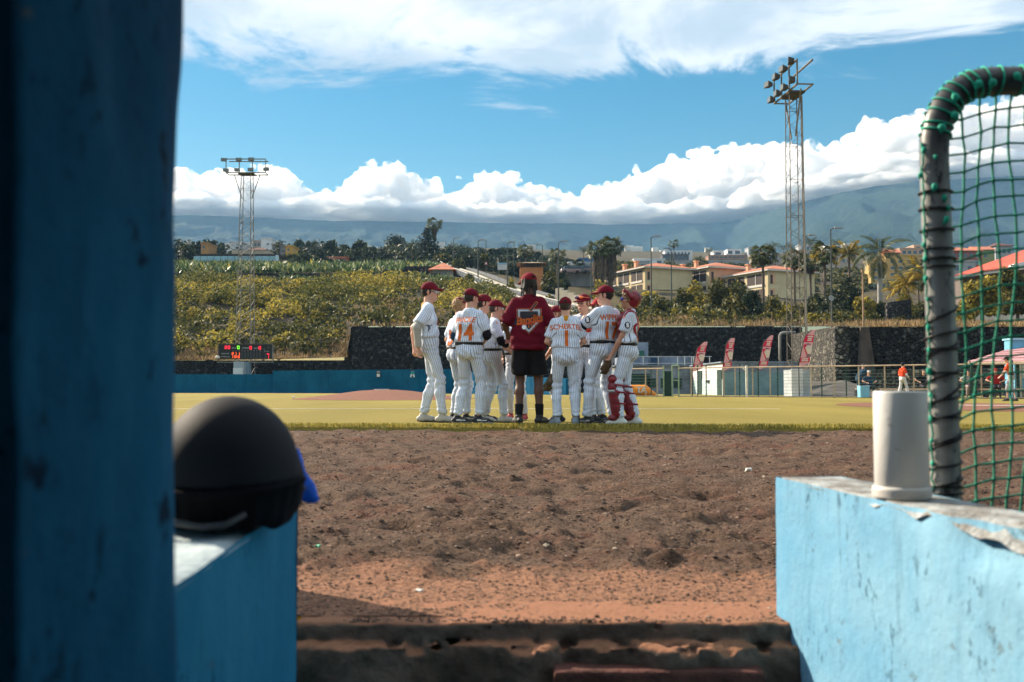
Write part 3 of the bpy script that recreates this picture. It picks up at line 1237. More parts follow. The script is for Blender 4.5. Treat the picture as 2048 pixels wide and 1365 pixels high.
M_BASALT = stone_material('basalt_wall', (0.021, 0.021, 0.024), (0.070, 0.070, 0.070), 3.8)
M_RUBBLE = stone_material('rubble_wall', (0.12, 0.115, 0.10), (0.28, 0.255, 0.21), 3.6, (0.035, 0.033, 0.03), 0.07)
M_TERRACE = stone_material('terrace_wall', (0.06, 0.055, 0.05), (0.11, 0.10, 0.09), 3.0)


def wall_between(name, p0, p1, z0, z1a, z1b, thick, m, label, back=True, cat='wall', n=1):
    """upright wall from p0 to p1 (x, y), top heights z1a / z1b, thickness away from the camera"""
    a, b_ = Vector((*p0, 0)), Vector((*p1, 0))
    nrm = Vector((-(b_ - a).y, (b_ - a).x, 0)).normalized()
    if nrm.y < 0:
        nrm = -nrm
    t = nrm * thick
    q = MB()
    q.hexa([(a.x, a.y, z0), (b_.x, b_.y, z0), (b_.x + t.x, b_.y + t.y, z0), (a.x + t.x, a.y + t.y, z0),
            (a.x, a.y, z1a), (b_.x, b_.y, z1b), (b_.x + t.x, b_.y + t.y, z1b), (a.x + t.x, a.y + t.y, z1a)])
    o = q.build(name, m)
    return tag(o, label, cat) if label else o


def XY(px, d):
    return (PX(px, d), d)


zt = ZY(655, 91.6)
wall_between('retaining_wall', XY(-900, 91.3), XY(703, 91.3), -0.5, ZY(722, 91.3), ZY(721, 91.3), 0.5, M_BASALT, 'low black basalt wall behind the scoreboard')
wall_between('retaining_wall', XY(703, 91.25), XY(1606, 91.25), -0.5, zt, zt, 0.55, M_BASALT, 'tall black basalt retaining wall behind the players')
wall_between('retaining_wall', XY(1604, 89.5), XY(1702, 62.0), -0.5, ZY(669, 89.5), ZY(653, 62), 0.9, M_RUBBLE, 'sunlit grey stone wing wall beside the ramp')
wall_between('retaining_wall', XY(1703, 61.9), XY(2700, 61.9), -0.5, ZY(655, 61.9), ZY(655, 61.9), 0.9, M_BASALT, 'black basalt retaining wall at far right')
wall_between('retaining_wall', XY(700.5, 91.9), XY(688, 107), -0.5, zt - 0.02, ZY(640, 107), 0.5, M_BASALT, 'short black basalt return wall at the corner of the tall wall')
bk = MB()
for (pa, pb) in ((1700, 3400),):
    a0, a1 = P(pa, 654, 62.6), P(pb, 654, 62.6)
    b0, b1 = P(1600, 652.0, 93.2), P(pb, 652.0, 93.2)
    nseg = 40
    top = [a0.lerp(a1, i / nseg) for i in range(nseg + 1)]
    bot = [b0.lerp(b1, i / nseg) for i in range(nseg + 1)]
    bk.add(top + bot, [(i, i + 1, nseg + 2 + i, nseg + 1 + i) for i in range(nseg)])
tag(bk.build('upper_bank', M_HILL), 'dry grassy bank above the right hand wall', None, None, 'structure')
p = P(1727, 655, 61.7)
b = MB().hexa([(p.x - 0.45, 61.2, 0), (p.x + 0.75, 61.2, 0), (p.x + 0.75, 61.9, 0), (p.x - 0.45, 61.9, 0), (p.x - 0.2, 61.6, p.z), (p.x + 0.3, 61.6, p.z), (p.x + 0.3, 61.9, p.z), (p.x - 0.2, 61.9, p.z)])
tag(b.build('wall_buttress', mat('buttress_render', (0.065, 0.052, 0.046), 0.9, 0.35, 1.5)), 'narrow brown buttress against the far right wall', 'buttress')
a = P(1727, 655, 62.2)
post = empty('bare_post', a, 0, 'thin rusty bare post standing on the wall corner', 'post')
MB().tube([(0, 0, -0.4), (0, 0, ZY(545, 62.2) - a.z)], [0.07, 0.05], 8).build('pole', mat('rusty_pole', (0.34, 0.22, 0.13), 0.7, 0.3, 2), post)
MB().tube([(0, 0, ZY(545, 62.2) - a.z), (0, 0, ZY(540, 62.2) - a.z)], 0.10, 8).build('top_cap', mat('rusty_pole', (0.34, 0.22, 0.13)), post)
# ramp and low rubble wall to the right of it
b = MB().hexa([(PX(1612, 86), 86, -0.3), (PX(1690, 60), 60, -0.3), (PX(1790, 50.5), 50.5, -0.3), (PX(1620, 50.5), 50.5, -0.3),
               (PX(1612, 86), 86, 1.25), (PX(1690, 60), 60, 0.9), (PX(1790, 50.5), 50.5, 0.02), (PX(1620, 50.5), 50.5, 0.02)])
tag(b.build('ramp_road', mat('old_asphalt', (0.075, 0.068, 0.06), 0.9, 0.3, 1.0)), 'dark asphalt ramp behind the fence', None, None, 'structure')
b = MB()
for (a0, a1, hh) in ((1735, 2300, 733),):
    b.hexa([(PX(a0, 57), 57, -0.2), (PX(a1, 57), 57, -0.2), (PX(a1, 58), 58, -0.2), (PX(a0, 58), 58, -0.2), (PX(a0 + 22, 57.2), 57.2, ZY(742, 57)), (PX(a1, 57.2), 57.2, ZY(731, 57)), (PX(a1, 58), 58, ZY(731, 57)), (PX(a0 + 22, 58), 58, ZY(742, 57))])
tag(b.build('rubble_wall', M_RUBBLE), 'low sunlit rubble wall behind the fence at right', 'wall')

# ---- blue outfield wall, each panel a part
M_OUT = plaster('outfield_blue', (0.004, 0.085, 0.185), (0.003, 0.07, 0.16), (0.007, 0.11, 0.22), chips=(0.02, 0.17, 0.30), chipamt=0.72, sc=0.25)
ow = empty('outfield_wall', (PX(700, 85), 85, 0), 0, 'long blue outfield wall behind the players', 'wall')
spans = [(260, 545, 86.0, 85.0, 749, 749), (545, 905, 84.6, 76.0, 742, 738.5), (905, 1000, 76.0, 70.0, 741, 750), (1000, 1132, 70.0, 62.0, 752, 757)]
for (a0, a1, d0, d1, t0, t1) in spans:
    npan = max(2, int((a1 - a0) / 52))
    for i in range(npan):
        u0, u1 = i / npan, (i + 1) / npan
        A_ = Vector((PX(a0, d0), d0, 0)).lerp(Vector((PX(a1, d1), d1, 0)), u0)
        B_ = Vector((PX(a0, d0), d0, 0)).lerp(Vector((PX(a1, d1), d1, 0)), u1)
        g_ = (B_ - A_).normalized() * 0.012
        z0_, z1_ = ZY(t0 + (t1 - t0) * u0, A_.y), ZY(t0 + (t1 - t0) * u1, B_.y)
        o = wall_between('wall_panel', (A_.x + g_.x, A_.y + g_.y), (B_.x - g_.x, B_.y - g_.y), -0.1, z0_, z1_, 0.22, M_OUT, None)
        o.parent = ow
        o.matrix_parent_inverse = Matrix.Translation(-ow.location)


def flat_text(name, txt, size, c, m, parent=None, bold=0.02, rz=0.0, shear=0.0):
    cu = bpy.data.curves.new(name, 'FONT')
    cu.body = txt
    cu.size = size
    cu.offset = bold * size
    cu.extrude = 0.004
    cu.shear = shear
    cu.align_x = 'CENTER'
    cu.align_y = 'CENTER'
    cu.resolution_u = 2
    o = bpy.data.objects.new(name, cu)
    COL.objects.link(o)
    dg = bpy.context.evaluated_depsgraph_get()
    me = bpy.data.meshes.new_from_object(o.evaluated_get(dg))
    bpy.data.objects.remove(o)
    me.materials.clear()
    q = link(name, me, m)
    q.location = c
    q.rotation_euler = (math.pi / 2, 0, rz)
    if parent is not None:
        q.parent = parent
        q.matrix_parent_inverse = parent.matrix_world.inverted() if parent.matrix_world else Matrix()
        q.matrix_parent_inverse = Matrix.Translation(-Vector(parent.location))
    return q


M_SIGNW = mat('sign_white', (0.62, 0.66, 0.64), 0.8, 0.1, 2)
flat_text('distance_mark', '325', 0.62, P(1016, 763, 69.0) + Vector((0, -0.25, 0)), M_SIGNW, ow, 0.03, R(-28))
pc = P(825, 747, 77.4)
for nm, pts, colr in (('painted_head', [(-0.05, 0.20), (0.05, 0.20), (0.06, 0.29), (-0.05, 0.30)], (0.35, 0.03, 0.04)), ('painted_torso', [(-0.17, 0.0), (0.17, 0.0), (0.15, 0.2), (-0.14, 0.2)], (0.02, 0.26, 0.26)),
                      ('painted_leg', [(-0.2, -0.26), (-0.1, -0.26), (0.0, -0.04), (-0.17, -0.03)], (0.55, 0.57, 0.6)), ('painted_leg', [(0.1, -0.26), (0.2, -0.26), (0.17, -0.03), (0.0, -0.04)], (0.55, 0.57, 0.6))):
    q = MB().prism([(pc.x + x * 0.95, pc.y - 0.03 + x * -0.45, pc.z + z - 0.05) for x, z in pts], (0, 0.02, 0)).build(nm, mat(nm + '_paint', colr, 0.8, 0.1, 4), ow)
    q.matrix_parent_inverse = Matrix.Translation(-ow.location)
pc = P(757, 748, 79.2)
for nm, lo_, hi_, colr in (('wall_sign', (-0.17, -0.12, -0.28), (0.17, -0.06, 0.24), (0.02, 0.03, 0.05)), ('wall_sign_print', (-0.12, -0.14, -0.24), (0.13, -0.12, 0.0), (0.55, 0.58, 0.58)), ('wall_sign_print', (-0.12, -0.14, 0.10), (0.13, -0.12, 0.20), (0.35, 0.38, 0.38))):
    q = MB().box(tuple(pc[i] + lo_[i] for i in range(3)), tuple(pc[i] + hi_[i] for i in range(3))).build(nm, mat(nm + '%.2f' % colr[0], colr, 0.8, 0.1, 4), ow)
    q.matrix_parent_inverse = Matrix.Translation(-ow.location)

# ---- lattice floodlight towers
M_STEEL = mat('tower_steel', (0.22, 0.21, 0.195), 0.6, 0.25, 0.8, metal=0.3)
M_STEEL_W = mat('tower_steel_warm', (0.13, 0.115, 0.10), 0.6, 0.2, 0.8, metal=0.2)
M_LAMP = mat('lamp_housing', (0.05, 0.05, 0.05), 0.6, 0.2, 2)
M_LGLASS = mat('lamp_glass', (0.16, 0.165, 0.16), 0.15, 0.1, 2, spec=0.6)


def lamp_mesh():
    return MB().hexa([(-0.42, -0.12, -0.28), (0.42, -0.12, -0.28), (0.30, 0.28, -0.12), (-0.30, 0.28, -0.12), (-0.42, -0.2, 0.20), (0.42, -0.2, 0.20), (0.30, 0.22, 0.16), (-0.30, 0.22, 0.16)]).mesh('housing')


LAMP_H = lamp_mesh()
LAMP_G = MB().hexa([(-0.38, -0.15, -0.25), (0.38, -0.15, -0.25), (0.38, -0.12, -0.25), (-0.38, -0.12, -0.25), (-0.38, -0.225, 0.17), (0.38, -0.225, 0.17), (0.38, -0.19, 0.17), (-0.38, -0.19, 0.17)]).mesh('glass')
LAMP_H.materials.append(M_LAMP)
LAMP_G.materials.append(M_LGLASS)


def tower(base, H, wb, wt, rot, label, m, lamps, headw, headd, yawl, bays=26, r=0.04):
    root = empty('floodlight_tower', base, rot, label, 'light tower')
    cs = [(-1, -1), (1, -1), (1, 1), (-1, 1)]
    at = lambda c, z: Vector((c[0] * (wb + (wt - wb) * z / H) / 2, c[1] * (wb + (wt - wb) * z / H) / 2, z))
    for c in cs:
        MB().tube([at(c, 0), at(c, H)], r, 6).build('tower_leg', m, root)
    br = MB()
    for i in range(bays):
        z0_, z1_ = H * i / bays, H * (i + 1) / bays
        for k in range(4):
            a_, b_ = cs[k], cs[(k + 1) % 4]
            br.tube([at(a_, z0_), at(b_, z1_)] if i % 2 == 0 else [at(b_, z0_), at(a_, z1_)], r * 0.42, 4, False)
            if i % 4 == 0:
                br.tube([at(a_, z0_), at(b_, z0_)], r * 0.5, 4, False)
    o = br.build('lattice_bracing', m, root)
    o['kind'] = 'stuff'
    # head frame: two rails, uprights, outriggers
    for z in (H - 0.1, H + 1.15):
        for y in (-headd / 2, headd / 2):
            MB().tube([(-headw / 2, y, z), (headw / 2, y, z)], 0.055, 6).build('head_rail', m, root)
    for x in (-headw / 2, -headw / 6, headw / 6, headw / 2):
        MB().tube([(x, -headd / 2, H - 0.1), (x, -headd / 2, H + 1.15)], 0.045, 6).build('head_upright', m, root)
        MB().tube([(x, -headd / 2, H - 0.1), (x, headd / 2, H - 0.1)], 0.04, 6).build('head_joist', m, root)
    for sx in (-1, 1):
        MB().tube([(sx * wt / 2, 0, H - 2.4), (sx * headw * 0.33, 0, H - 0.15)], 0.045, 6).build('outrigger', m, root)
    MB().box((-headw * 0.2, -headd / 2, H - 0.2), (headw * 0.2, headd / 2, H - 0.13)).build('platform', M_LAMP, root)
    for (x, z, ry) in lamps:
        l_ = bpy.data.objects.new('floodlight', LAMP_H)
        COL.objects.link(l_)
        l_.parent = root
        l_.location = (x * headw / 2, -headd / 2 - 0.3, H + z)
        l_.rotation_euler = (R(-12), 0, ry)
        l_.scale = (0.62, 0.7, 0.62)
        g_ = bpy.data.objects.new('glass', LAMP_G)
        COL.objects.link(g_)
        g_.parent = l_
    return root


b1 = Vector((PX(489, 90), 90, 0.0))
tw1 = tower(b1, ZY(346, 90), 1.5, 0.85, 0.0, 'grey lattice floodlight tower rising behind the scoreboard', M_STEEL,
            [(-1.06, 1.0, 0.2), (-0.3, 1.02, 0), (0.32, 1.05, 0), (-0.95, 0.05, 0.2), (-0.38, 0.08, 0), (0.3, 0.1, 0), (1.08, 0.15, -0.25)], 3.6, 1.0, 0)
b2 = Vector((PX(1594, 51.5), 51.5, 0.0))
tw2 = tower(b2, ZY(185, 51.5), 0.74, 0.60, R(-86), 'tall lattice floodlight tower behind the feather flags', M_STEEL_W,
            [(-1.05, 0.95, 0.2), (-0.35, 1.0, 0), (0.3, 1.05, 0.1), (-0.8, 0.0, 0), (-0.25, 0.05, 0), (0.35, 0.05, 0), (1.0, 0.1, -0.3), (0.95, 1.1, -0.3)], 3.5, 0.8, 0, 34, 0.027)
MB().tube([(-0.1, 0.62, 0), (-0.1, 0.5, ZY(190, 51.5))], 0.05, 6).build('cable_conduit', M_STEEL, tw2)
MB().box((0.55, -0.5, 0), (0.60, 0.1, ZY(738, 51.0))).build('white_footing', mat('white_footing', (0.62, 0.63, 0.64), 0.85, 0.12, 2), tw2)
MB().box((-0.55, -0.5, 0), (0.55, 0.55, ZY(740, 51.0))).build('footing', mat('grey_footing', (0.36, 0.40, 0.43), 0.85, 0.15, 2), tw2)

# ---- scoreboard
sb = empty('scoreboard', (PX(490, 88.4), 88.4, 0.0), 0, 'black electronic scoreboard with red and green digits on a grey pedestal', 'scoreboard')
Zs = lambda py: ZY(py, 88.4)
Xs = lambda px: PX(px, 88.4) - sb.location.x
M_BLK = mat('board_black', (0.012, 0.014, 0.018), 0.5, 0.2, 1)
MB().box((Xs(436), 0, Zs(718)), (Xs(544), 0.35, Zs(689))).build('panel', M_BLK, sb)
MB().box((Xs(433), -0.05, Zs(725.5)), (Xs(545), 0.4, Zs(724))).build('lower_rail', M_STEEL, sb)
MB().box((Xs(434), -0.03, Zs(689.2)), (Xs(545), 0.38, Zs(688))).build('upper_rail', mat('rail_dark', (0.10, 0.09, 0.085), 0.7, 0.2, 1), sb)
MB().box((Xs(434.5), -0.02, Zs(724)), (Xs(436), 0.3, Zs(688))).build('side_post', M_STEEL_W, sb)
MB().box((Xs(543.5), -0.02, Zs(724)), (Xs(544.6), 0.3, Zs(688))).build('side_post', M_STEEL, sb)
MB().box((Xs(472), -0.9, Zs(752)), (Xs(493), 0.2, Zs(724))).build('pedestal', mat('pedestal_grey', (0.30, 0.36, 0.40), 0.8, 0.12, 1), sb)
MB().box((Xs(493), -0.3, Zs(752)), (Xs(499), 0.5, Zs(724))).build('pedestal_side', mat('pedestal_blue', (0.17, 0.25, 0.31), 0.8, 0.12, 1), sb)
MB().box((Xs(472), -1.0, Zs(752)), (Xs(491), -0.9, Zs(737))).build('cabinet', mat('cabinet_grey', (0.55, 0.57, 0.56), 0.7, 0.1, 1), sb)
MB().lathe([(0.0, 0.26), (0.12, 0.24), (0.2, 0.14), (0.22, 0.0), (0.0, 0.0)], (Xs(436), -0.3, Zs(717.5)), 12).build('dish', mat('dish_white', (0.6, 0.58, 0.5), 0.6, 0.1, 2), sb, True)


def emis(name, col, st):
    if name in MATS:
        return MATS[name]
    t = NT(name)
    t.done(col, 0.5)
    t.b.inputs['Emission Color'].default_value = (*col, 1)
    t.b.inputs['Emission Strength'].default_value = st
    MATS[name] = t.m
    return t.m


E_RED, E_GRN, E_ORG = emis('led_red', (0.9, 0.03, 0.06), 0.75), emis('led_green', (0.25, 0.95, 0.05), 0.8), emis('led_orange', (0.95, 0.12, 0.03), 0.8)
SEG = {'0': 'abcdef', '1': 'bc', '2': 'abged', '4': 'fgbc', '3': 'abgcd', '7': 'abc'}


def digit(ch, px, py, w_, h_, m):
    """seven-segment digit, centre at photo pixel, size in photo pixels"""
    k = 88.4 / F
    W_, H_, t_ = w_ * k, h_ * k, 0.8 * k
    b_ = MB()
    x0, z0_ = Xs(px), Zs(py)
    segs = {'a': ((-1, 1), (1, 1)), 'g': ((-1, 0), (1, 0)), 'd': ((-1, -1), (1, -1)), 'f': ((-1, 0), (-1, 1)), 'b': ((1, 0), (1, 1)), 'e': ((-1, -1), (-1, 0)), 'c': ((1, -1), (1, 0))}
    for s_ in SEG[ch]:
        (ax, az_), (bx_, bz) = segs[s_]
        xa, xb = min(ax, bx_) * W_ / 2, max(ax, bx_) * W_ / 2
        za, zb_ = min(az_, bz) * H_ / 2, max(az_, bz) * H_ / 2
        off = 0.002 * 'abcdefg'.index(s_)
        b_.box((x0 + xa - t_ / 2, -0.03 - off, z0_ + za - t_ / 2), (x0 + xb + t_ / 2, -0.004, z0_ + zb_ + t_ / 2))
    b_.build('digit', m, sb)


for ch, px_, py_, m in (('0', 450.8, 695.2, E_RED), ('0', 456.8, 695.2, E_RED), ('0', 475.5, 695.3, E_GRN), ('0', 500.3, 696, E_RED), ('0', 518.6, 696.2, E_RED)):
    digit(ch, px_, py_, 3.4, 5.6, m)
for ch, px_, py_ in (('2', 464.5, 707.6), ('1', 470, 707.8), ('1', 476.5, 707.9), ('1', 463.6, 714), ('0', 470.2, 714), ('0', 476.5, 714.2)):
    digit(ch, px_, py_, 2.7, 4.4, E_ORG)
for ch, px_, py_ in (('4', 535.2, 709.4), ('1', 535.0, 715.4)):
    digit(ch, px_, py_, 3.0, 4.2, E_RED)
M_PRINT = mat('board_print', (0.34, 0.36, 0.36), 0.7, 0.1, 2)


def bt(txt, px, py, hpx):
    q = flat_text('board_lettering', txt, hpx * 88.4 / F * 1.35, (0, 0, 0), M_PRINT, None, 0.01)
    q.parent = sb
    q.location = (Xs(px), -0.02, Zs(py))


bt('BALL', 467.3, 696.5, 3.2); bt('STRIKE', 490.3, 696.8, 3.2); bt('OUT', 511.5, 697.3, 3.2); bt('H-E', 527, 698.5, 1.8)
bt('VISITANTE', 449.5, 708, 2.5); bt('HOMECLUB', 449.5, 714, 2.5); bt('TOTAL', 532.3, 703.2, 2.4)
for i in range(10):
    bt(str(i + 1), 465 + i * 6.0, 702.3, 2.4)
for i in range(7):
    MB().box((Xs(481 + i * 5.95), -0.015, Zs(717)), (Xs(485.2 + i * 5.95), -0.003, Zs(705))).build('blank_cell', mat('cell_grey', (0.035, 0.042, 0.048), 0.6, 0.1, 2), sb)
MB().box((Xs(528), -0.015, Zs(717)), (Xs(532.3), -0.003, Zs(706))).build('blank_cell', mat('cell_grey', (0.035, 0.042, 0.048)), sb)
MB().box((Xs(533), -0.015, Zs(699)), (Xs(538.5), -0.003, Zs(692.5))).build('blank_cell', mat('cell_grey', (0.035, 0.042, 0.048)), sb)

# ---- buildings right behind the fence
def block(name, x0, x1, y0, y1, z0, z1, m, parent=None):
    return MB().box((x0, y0, z0), (x1, y1, z1)).build(name, m, parent)


M_GB = mat('grey_blue_render', (0.18, 0.22, 0.29), 0.9, 0.35, 0.8)
M_WP = mat('white_render', (0.66, 0.62, 0.62), 0.9, 0.16, 1.2)
M_TEAL = mat('teal_dado', (0.15, 0.25, 0.29), 0.9, 0.2, 1.2)
M_PALEDADO = mat('pale_dado', (0.42, 0.53, 0.55), 0.9, 0.15, 1.4)
M_DKGREEN = mat('dark_green_paint', (0.008, 0.035, 0.03), 0.6, 0.2, 2)
cb = empty('clubhouse', (14, 60, 0), 0, 'low clubhouse with a sunlit white end wall behind the fence', 'building')
cb.location = (0, 0, 0)
xl = PX(1447, 60)
z1_ = ZY(727, 60)
block('wall', xl, PX(1605, 60), 60, 70.5, -0.1, z1_, M_WP, cb)
block('front_dado', xl + 0.004, PX(1605, 60), 59.96, 60.0, -0.1, z1_ - 0.55, M_TEAL, cb)
block('front_band', xl + 0.004, PX(1605, 60), 59.97, 60.0, z1_ - 0.55, z1_ + 0.03, M_GB, cb)
block('end_dado', xl - 0.03, xl, 60.0, 70.5, -0.1, 0.95, M_PALEDADO, cb)
block('door', xl - 0.06, xl - 0.03, 66.6, 67.9, -0.05, 1.6, M_DKGREEN, cb)
block('door', xl - 0.06, xl - 0.03, 60.3, 61.6, -0.05, 1.55, M_DKGREEN, cb)
block('meter_box', xl - 0.1, xl - 0.03, 64.0, 64.7, 0.78, 0.95, M_BLK, cb)
block('roof_slab', xl - 0.15, PX(1606, 60), 59.9, 70.6, z1_ + 0.03, z1_ + 0.11, M_GB, cb)
lb = empty('changing_room', (0, 0, 0), 0, 'grey blue changing room with a railed roof terrace', 'building')
block('wall', PX(1236, 71), PX(1397, 71), 71, 77, -0.1, ZY(733, 71), M_GB, lb)
block('terrace_slab', PX(1230, 70.8), PX(1399, 70.8), 70.8, 84, ZY(733, 71), ZY(730.5, 71), mat('slab_grey', (0.13, 0.16, 0.21), 0.9, 0.2, 1), lb)
block('upper_wall', PX(1240, 80), PX(1392, 80), 80, 84, ZY(733, 71), ZY(714, 80), M_GB, lb)
block('shutter', PX(1303, 79.9), PX(1318, 79.9), 79.9, 80.0, ZY(731, 79.9), ZY(716, 79.9), mat('navy_shutter', (0.03, 0.07, 0.13), 0.7, 0.1, 2), lb)
block('shutter', PX(1236, 70.9), PX(1300, 70.9), 70.93, 71.0, 0.1, ZY(748, 71), M_DKGREEN, lb)
for q in range(3):
    block('window', PX(1296 + q * 26, 70.9), PX(1312 + q * 26, 70.9), 70.93, 71.0, 0.45, ZY(757, 71), M_DKGREEN, lb)
block('turret', PX(1262, 78), PX(1297, 78), 78, 79.8, ZY(733, 71), ZY(685, 78), M_GB, lb)
block('turret_window', PX(1279, 77.9), PX(1289, 77.9), 77.92, 78, ZY(713, 78), ZY(702, 78), mat('green_pane', (0.02, 0.10, 0.08), 0.4, 0.2, 3), lb)
M_RAIL = mat('pale_rail', (0.50, 0.52, 0.50), 0.6, 0.15, 2)
zr0, zr1 = ZY(730.5, 71.2), ZY(713.5, 71.2)
for px_ in (1287, 1317, 1356, 1370, 1384, 1388, 1420):
    MB().tube([(PX(px_, 71.2), 71.2, zr0), (PX(px_, 71.2), 71.2, zr1)], 0.03, 6).build('rail_post', M_RAIL, lb)
for zz in (zr0 + 0.12, zr1):
    MB().tube([(PX(1240, 71.2), 71.2, zz), (PX(1424, 71.2), 71.2, zz)], 0.022, 6).build('hand_rail', M_RAIL, lb)
pz = ZY(735, 88)
pp_ = empty('drain_pipe', (PX(1561, 88), 88, 0), 0, 'bent grey pipe on the black wall', 'pipe')
MB().tube([(0, 0, 0.5), (0, 0, ZY(672, 88)), (0.12, 0, ZY(667.5, 88)), (0.3, 0, ZY(666, 88)), (1.4, 0, ZY(665.5, 88))], 0.13, 8).build('pipe_run', mat('pipe_grey', (0.26, 0.25, 0.24), 0.7, 0.2, 2), pp_, True)

# ---- perimeter fence
FA, FB_ = Vector((PX(1180, 52.5), 52.5, 0)), Vector((PX(2300, 37.5), 37.5, 0))


def fpt(px):
    """point of the fence line in photo column px"""
    lo_, hi_ = 0.0, 1.0
    for _ in range(40):
        m_ = (lo_ + hi_) / 2
        q = FA.lerp(FB_, m_)
        if 1024 + q.x / q.y * F < px:
            lo_ = m_
        else:
            hi_ = m_
    return FA.lerp(FB_, (lo_ + hi_) / 2)


FH = 1.42
fence = empty('wire_fence', FA, 0, 'long beige and green wire fence beyond the field', 'fence')
M_BEIGE = mat('beige_rail', (0.50, 0.38, 0.27), 0.7, 0.2, 3)
M_GRNPOST = mat('green_post', (0.02, 0.06, 0.045), 0.6, 0.2, 3)
M_WIRE = mat('green_wire', (0.16, 0.24, 0.20), 0.6, 0.15, 3)
M_WPOST = mat('white_post', (0.66, 0.64, 0.58), 0.7, 0.12, 3)
posts = [(1202, 0), (1240, 0), (1291, 0), (1302, 1), (1314, 0), (1382, 0), (1395, 1), (1412, 1), (1447, 0), (1470, 0), (1479, 1), (1505, 0), (1516, 1), (1540, 0), (1555, 1), (1622, 0), (1643, 1), (1668, 0), (1692, 1),
         (1717, 0), (1745, 1), (1769, 0), (1804, 1), (1827, 0), (1860, 1), (1905, 0), (1940, 1), (1962, 0), (1987, 0), (2025, 1), (2041, 0), (2080, 0), (2130, 0)]
for (px_, kd) in posts:
    q = fpt(px_) - FA
    MB().tube([(q.x, q.y, -0.05), (q.x, q.y, FH + (0.14 if kd else 0.0))], 0.032 if kd == 0 else 0.028, 6).build('post', M_BEIGE if kd == 0 else M_GRNPOST, fence)
ends = [(1180, 1327), (1357, 2200)]
for (e0, e1) in ends:
    q0, q1 = fpt(e0) - FA, fpt(e1) - FA
    for zz, rr, m in ((FH, 0.034, M_BEIGE), (0.04, 0.03, M_BEIGE)):
        MB().tube([(q0.x, q0.y - 0.035, zz), (q1.x, q1.y - 0.035, zz)], rr, 6).build('rail', m, fence)
    for i in range(8):
        zz = 0.19 + i * 0.148
        MB().tube([(q0.x, q0.y - 0.03, zz), (q1.x, q1.y - 0.03, zz)], 0.0075, 4).build('wire', M_WIRE, fence)
q = fpt(1492) - FA
MB().tube([(q.x, q.y - 0.1, 0), (q.x, q.y - 0.1, FH + 0.08)], 0.06, 8).build('white_post', M_WPOST, fence)
MB().tube([(q.x, q.y - 0.1, FH - 0.2), (q.x - 0.25, q.y - 0.1, FH + 0.03)], 0.03, 6).build('white_brace', M_WPOST, fence)
gate = empty('gate', fpt(1342), 0, 'narrow dark green gate with a pale open frame in the fence', 'gate')
ga, gb = fpt(1327) - gate.location, fpt(1344) - gate.location
gc = fpt(1357) - gate.location
M_PGREEN = mat('pale_green_frame', (0.26, 0.36, 0.24), 0.7, 0.15, 3)
MB().hexa([(ga.x, ga.y, 0.02), (gb.x, gb.y, 0.02), (gb.x, gb.y + 0.05, 0.02), (ga.x, ga.y + 0.05, 0.02), (ga.x, ga.y, 1.28), (gb.x, gb.y, 1.28), (gb.x, gb.y + 0.05, 1.28), (ga.x, ga.y + 0.05, 1.28)]).build('door_leaf', M_DKGREEN, gate)
for q, zz in ((ga, 1.55), (gb, 1.58), (gc, 1.60)):
    MB().tube([(q.x, q.y - 0.02, 0), (q.x, q.y - 0.02, zz)], 0.04, 6).build('gate_post', M_PGREEN, gate)
for zz in (0.08, 0.82, 1.56):
    MB().tube([(gb.x, gb.y - 0.02, zz), (gc.x, gc.y - 0.02, zz)], 0.03, 6).build('gate_rail', M_PGREEN, gate)

# ---- orange cover behind the fence
oc = empty('orange_barrier', fpt(1285) + Vector((0, 1.6, 0)), 0, 'orange padded barrier with white letters behind the fence', 'barrier')
k0 = (fpt(1250) + Vector((0, 1.6, 0))).x - oc.location.x
k1 = (fpt(1322) + Vector((0, 1.6, 0))).x - oc.location.x
f = Field((k0 - 0.3, -0.6, -0.1), (k1 + 0.3, 0.6, 0.9), 0.04)
f.cap((k0, 0, 0.3), (k1 - 0.55, 0, 0.3), 0.30, 0.30, 0.05)
f.cap((k1 - 0.55, 0, 0.28), (k1 - 0.05, 0, 0.12), 0.27, 0.12, 0.08)
f.halfspace((0, 0, 0.0), (0, 0, -1), (k0 - 1, -1, -1), (k1 + 1, 1, 0.2))
V, Q = f.mesh()
link('cover', mesh_np('cover', V, Q), mat('orange_vinyl', (0.80, 0.26, 0.015), 0.6, 0.2, 4), oc)
for tx, px_ in (('T', 1284), ('A', 1295)):
    q = flat_text('cover_letter', tx, 0.48, (0, 0, 0), M_SIGNW, None, 0.02)
    q.parent = oc
    q.location = ((fpt(px_) + Vector((0, 1.6, 0))).x - oc.location.x, -0.315, 0.33)

# ---- feather flags
M_FPINK, M_FRED, M_FWHITE, M_FGREY = (mat('flag_pink', (0.72, 0.36, 0.40), 0.8, 0.1, 3), mat('flag_red', (0.62, 0.02, 0.07), 0.8, 0.1, 3), mat('flag_cream', (0.68, 0.58, 0.50), 0.8, 0.1, 3), mat('flag_grey', (0.25, 0.15, 0.18), 0.8, 0.1, 3))


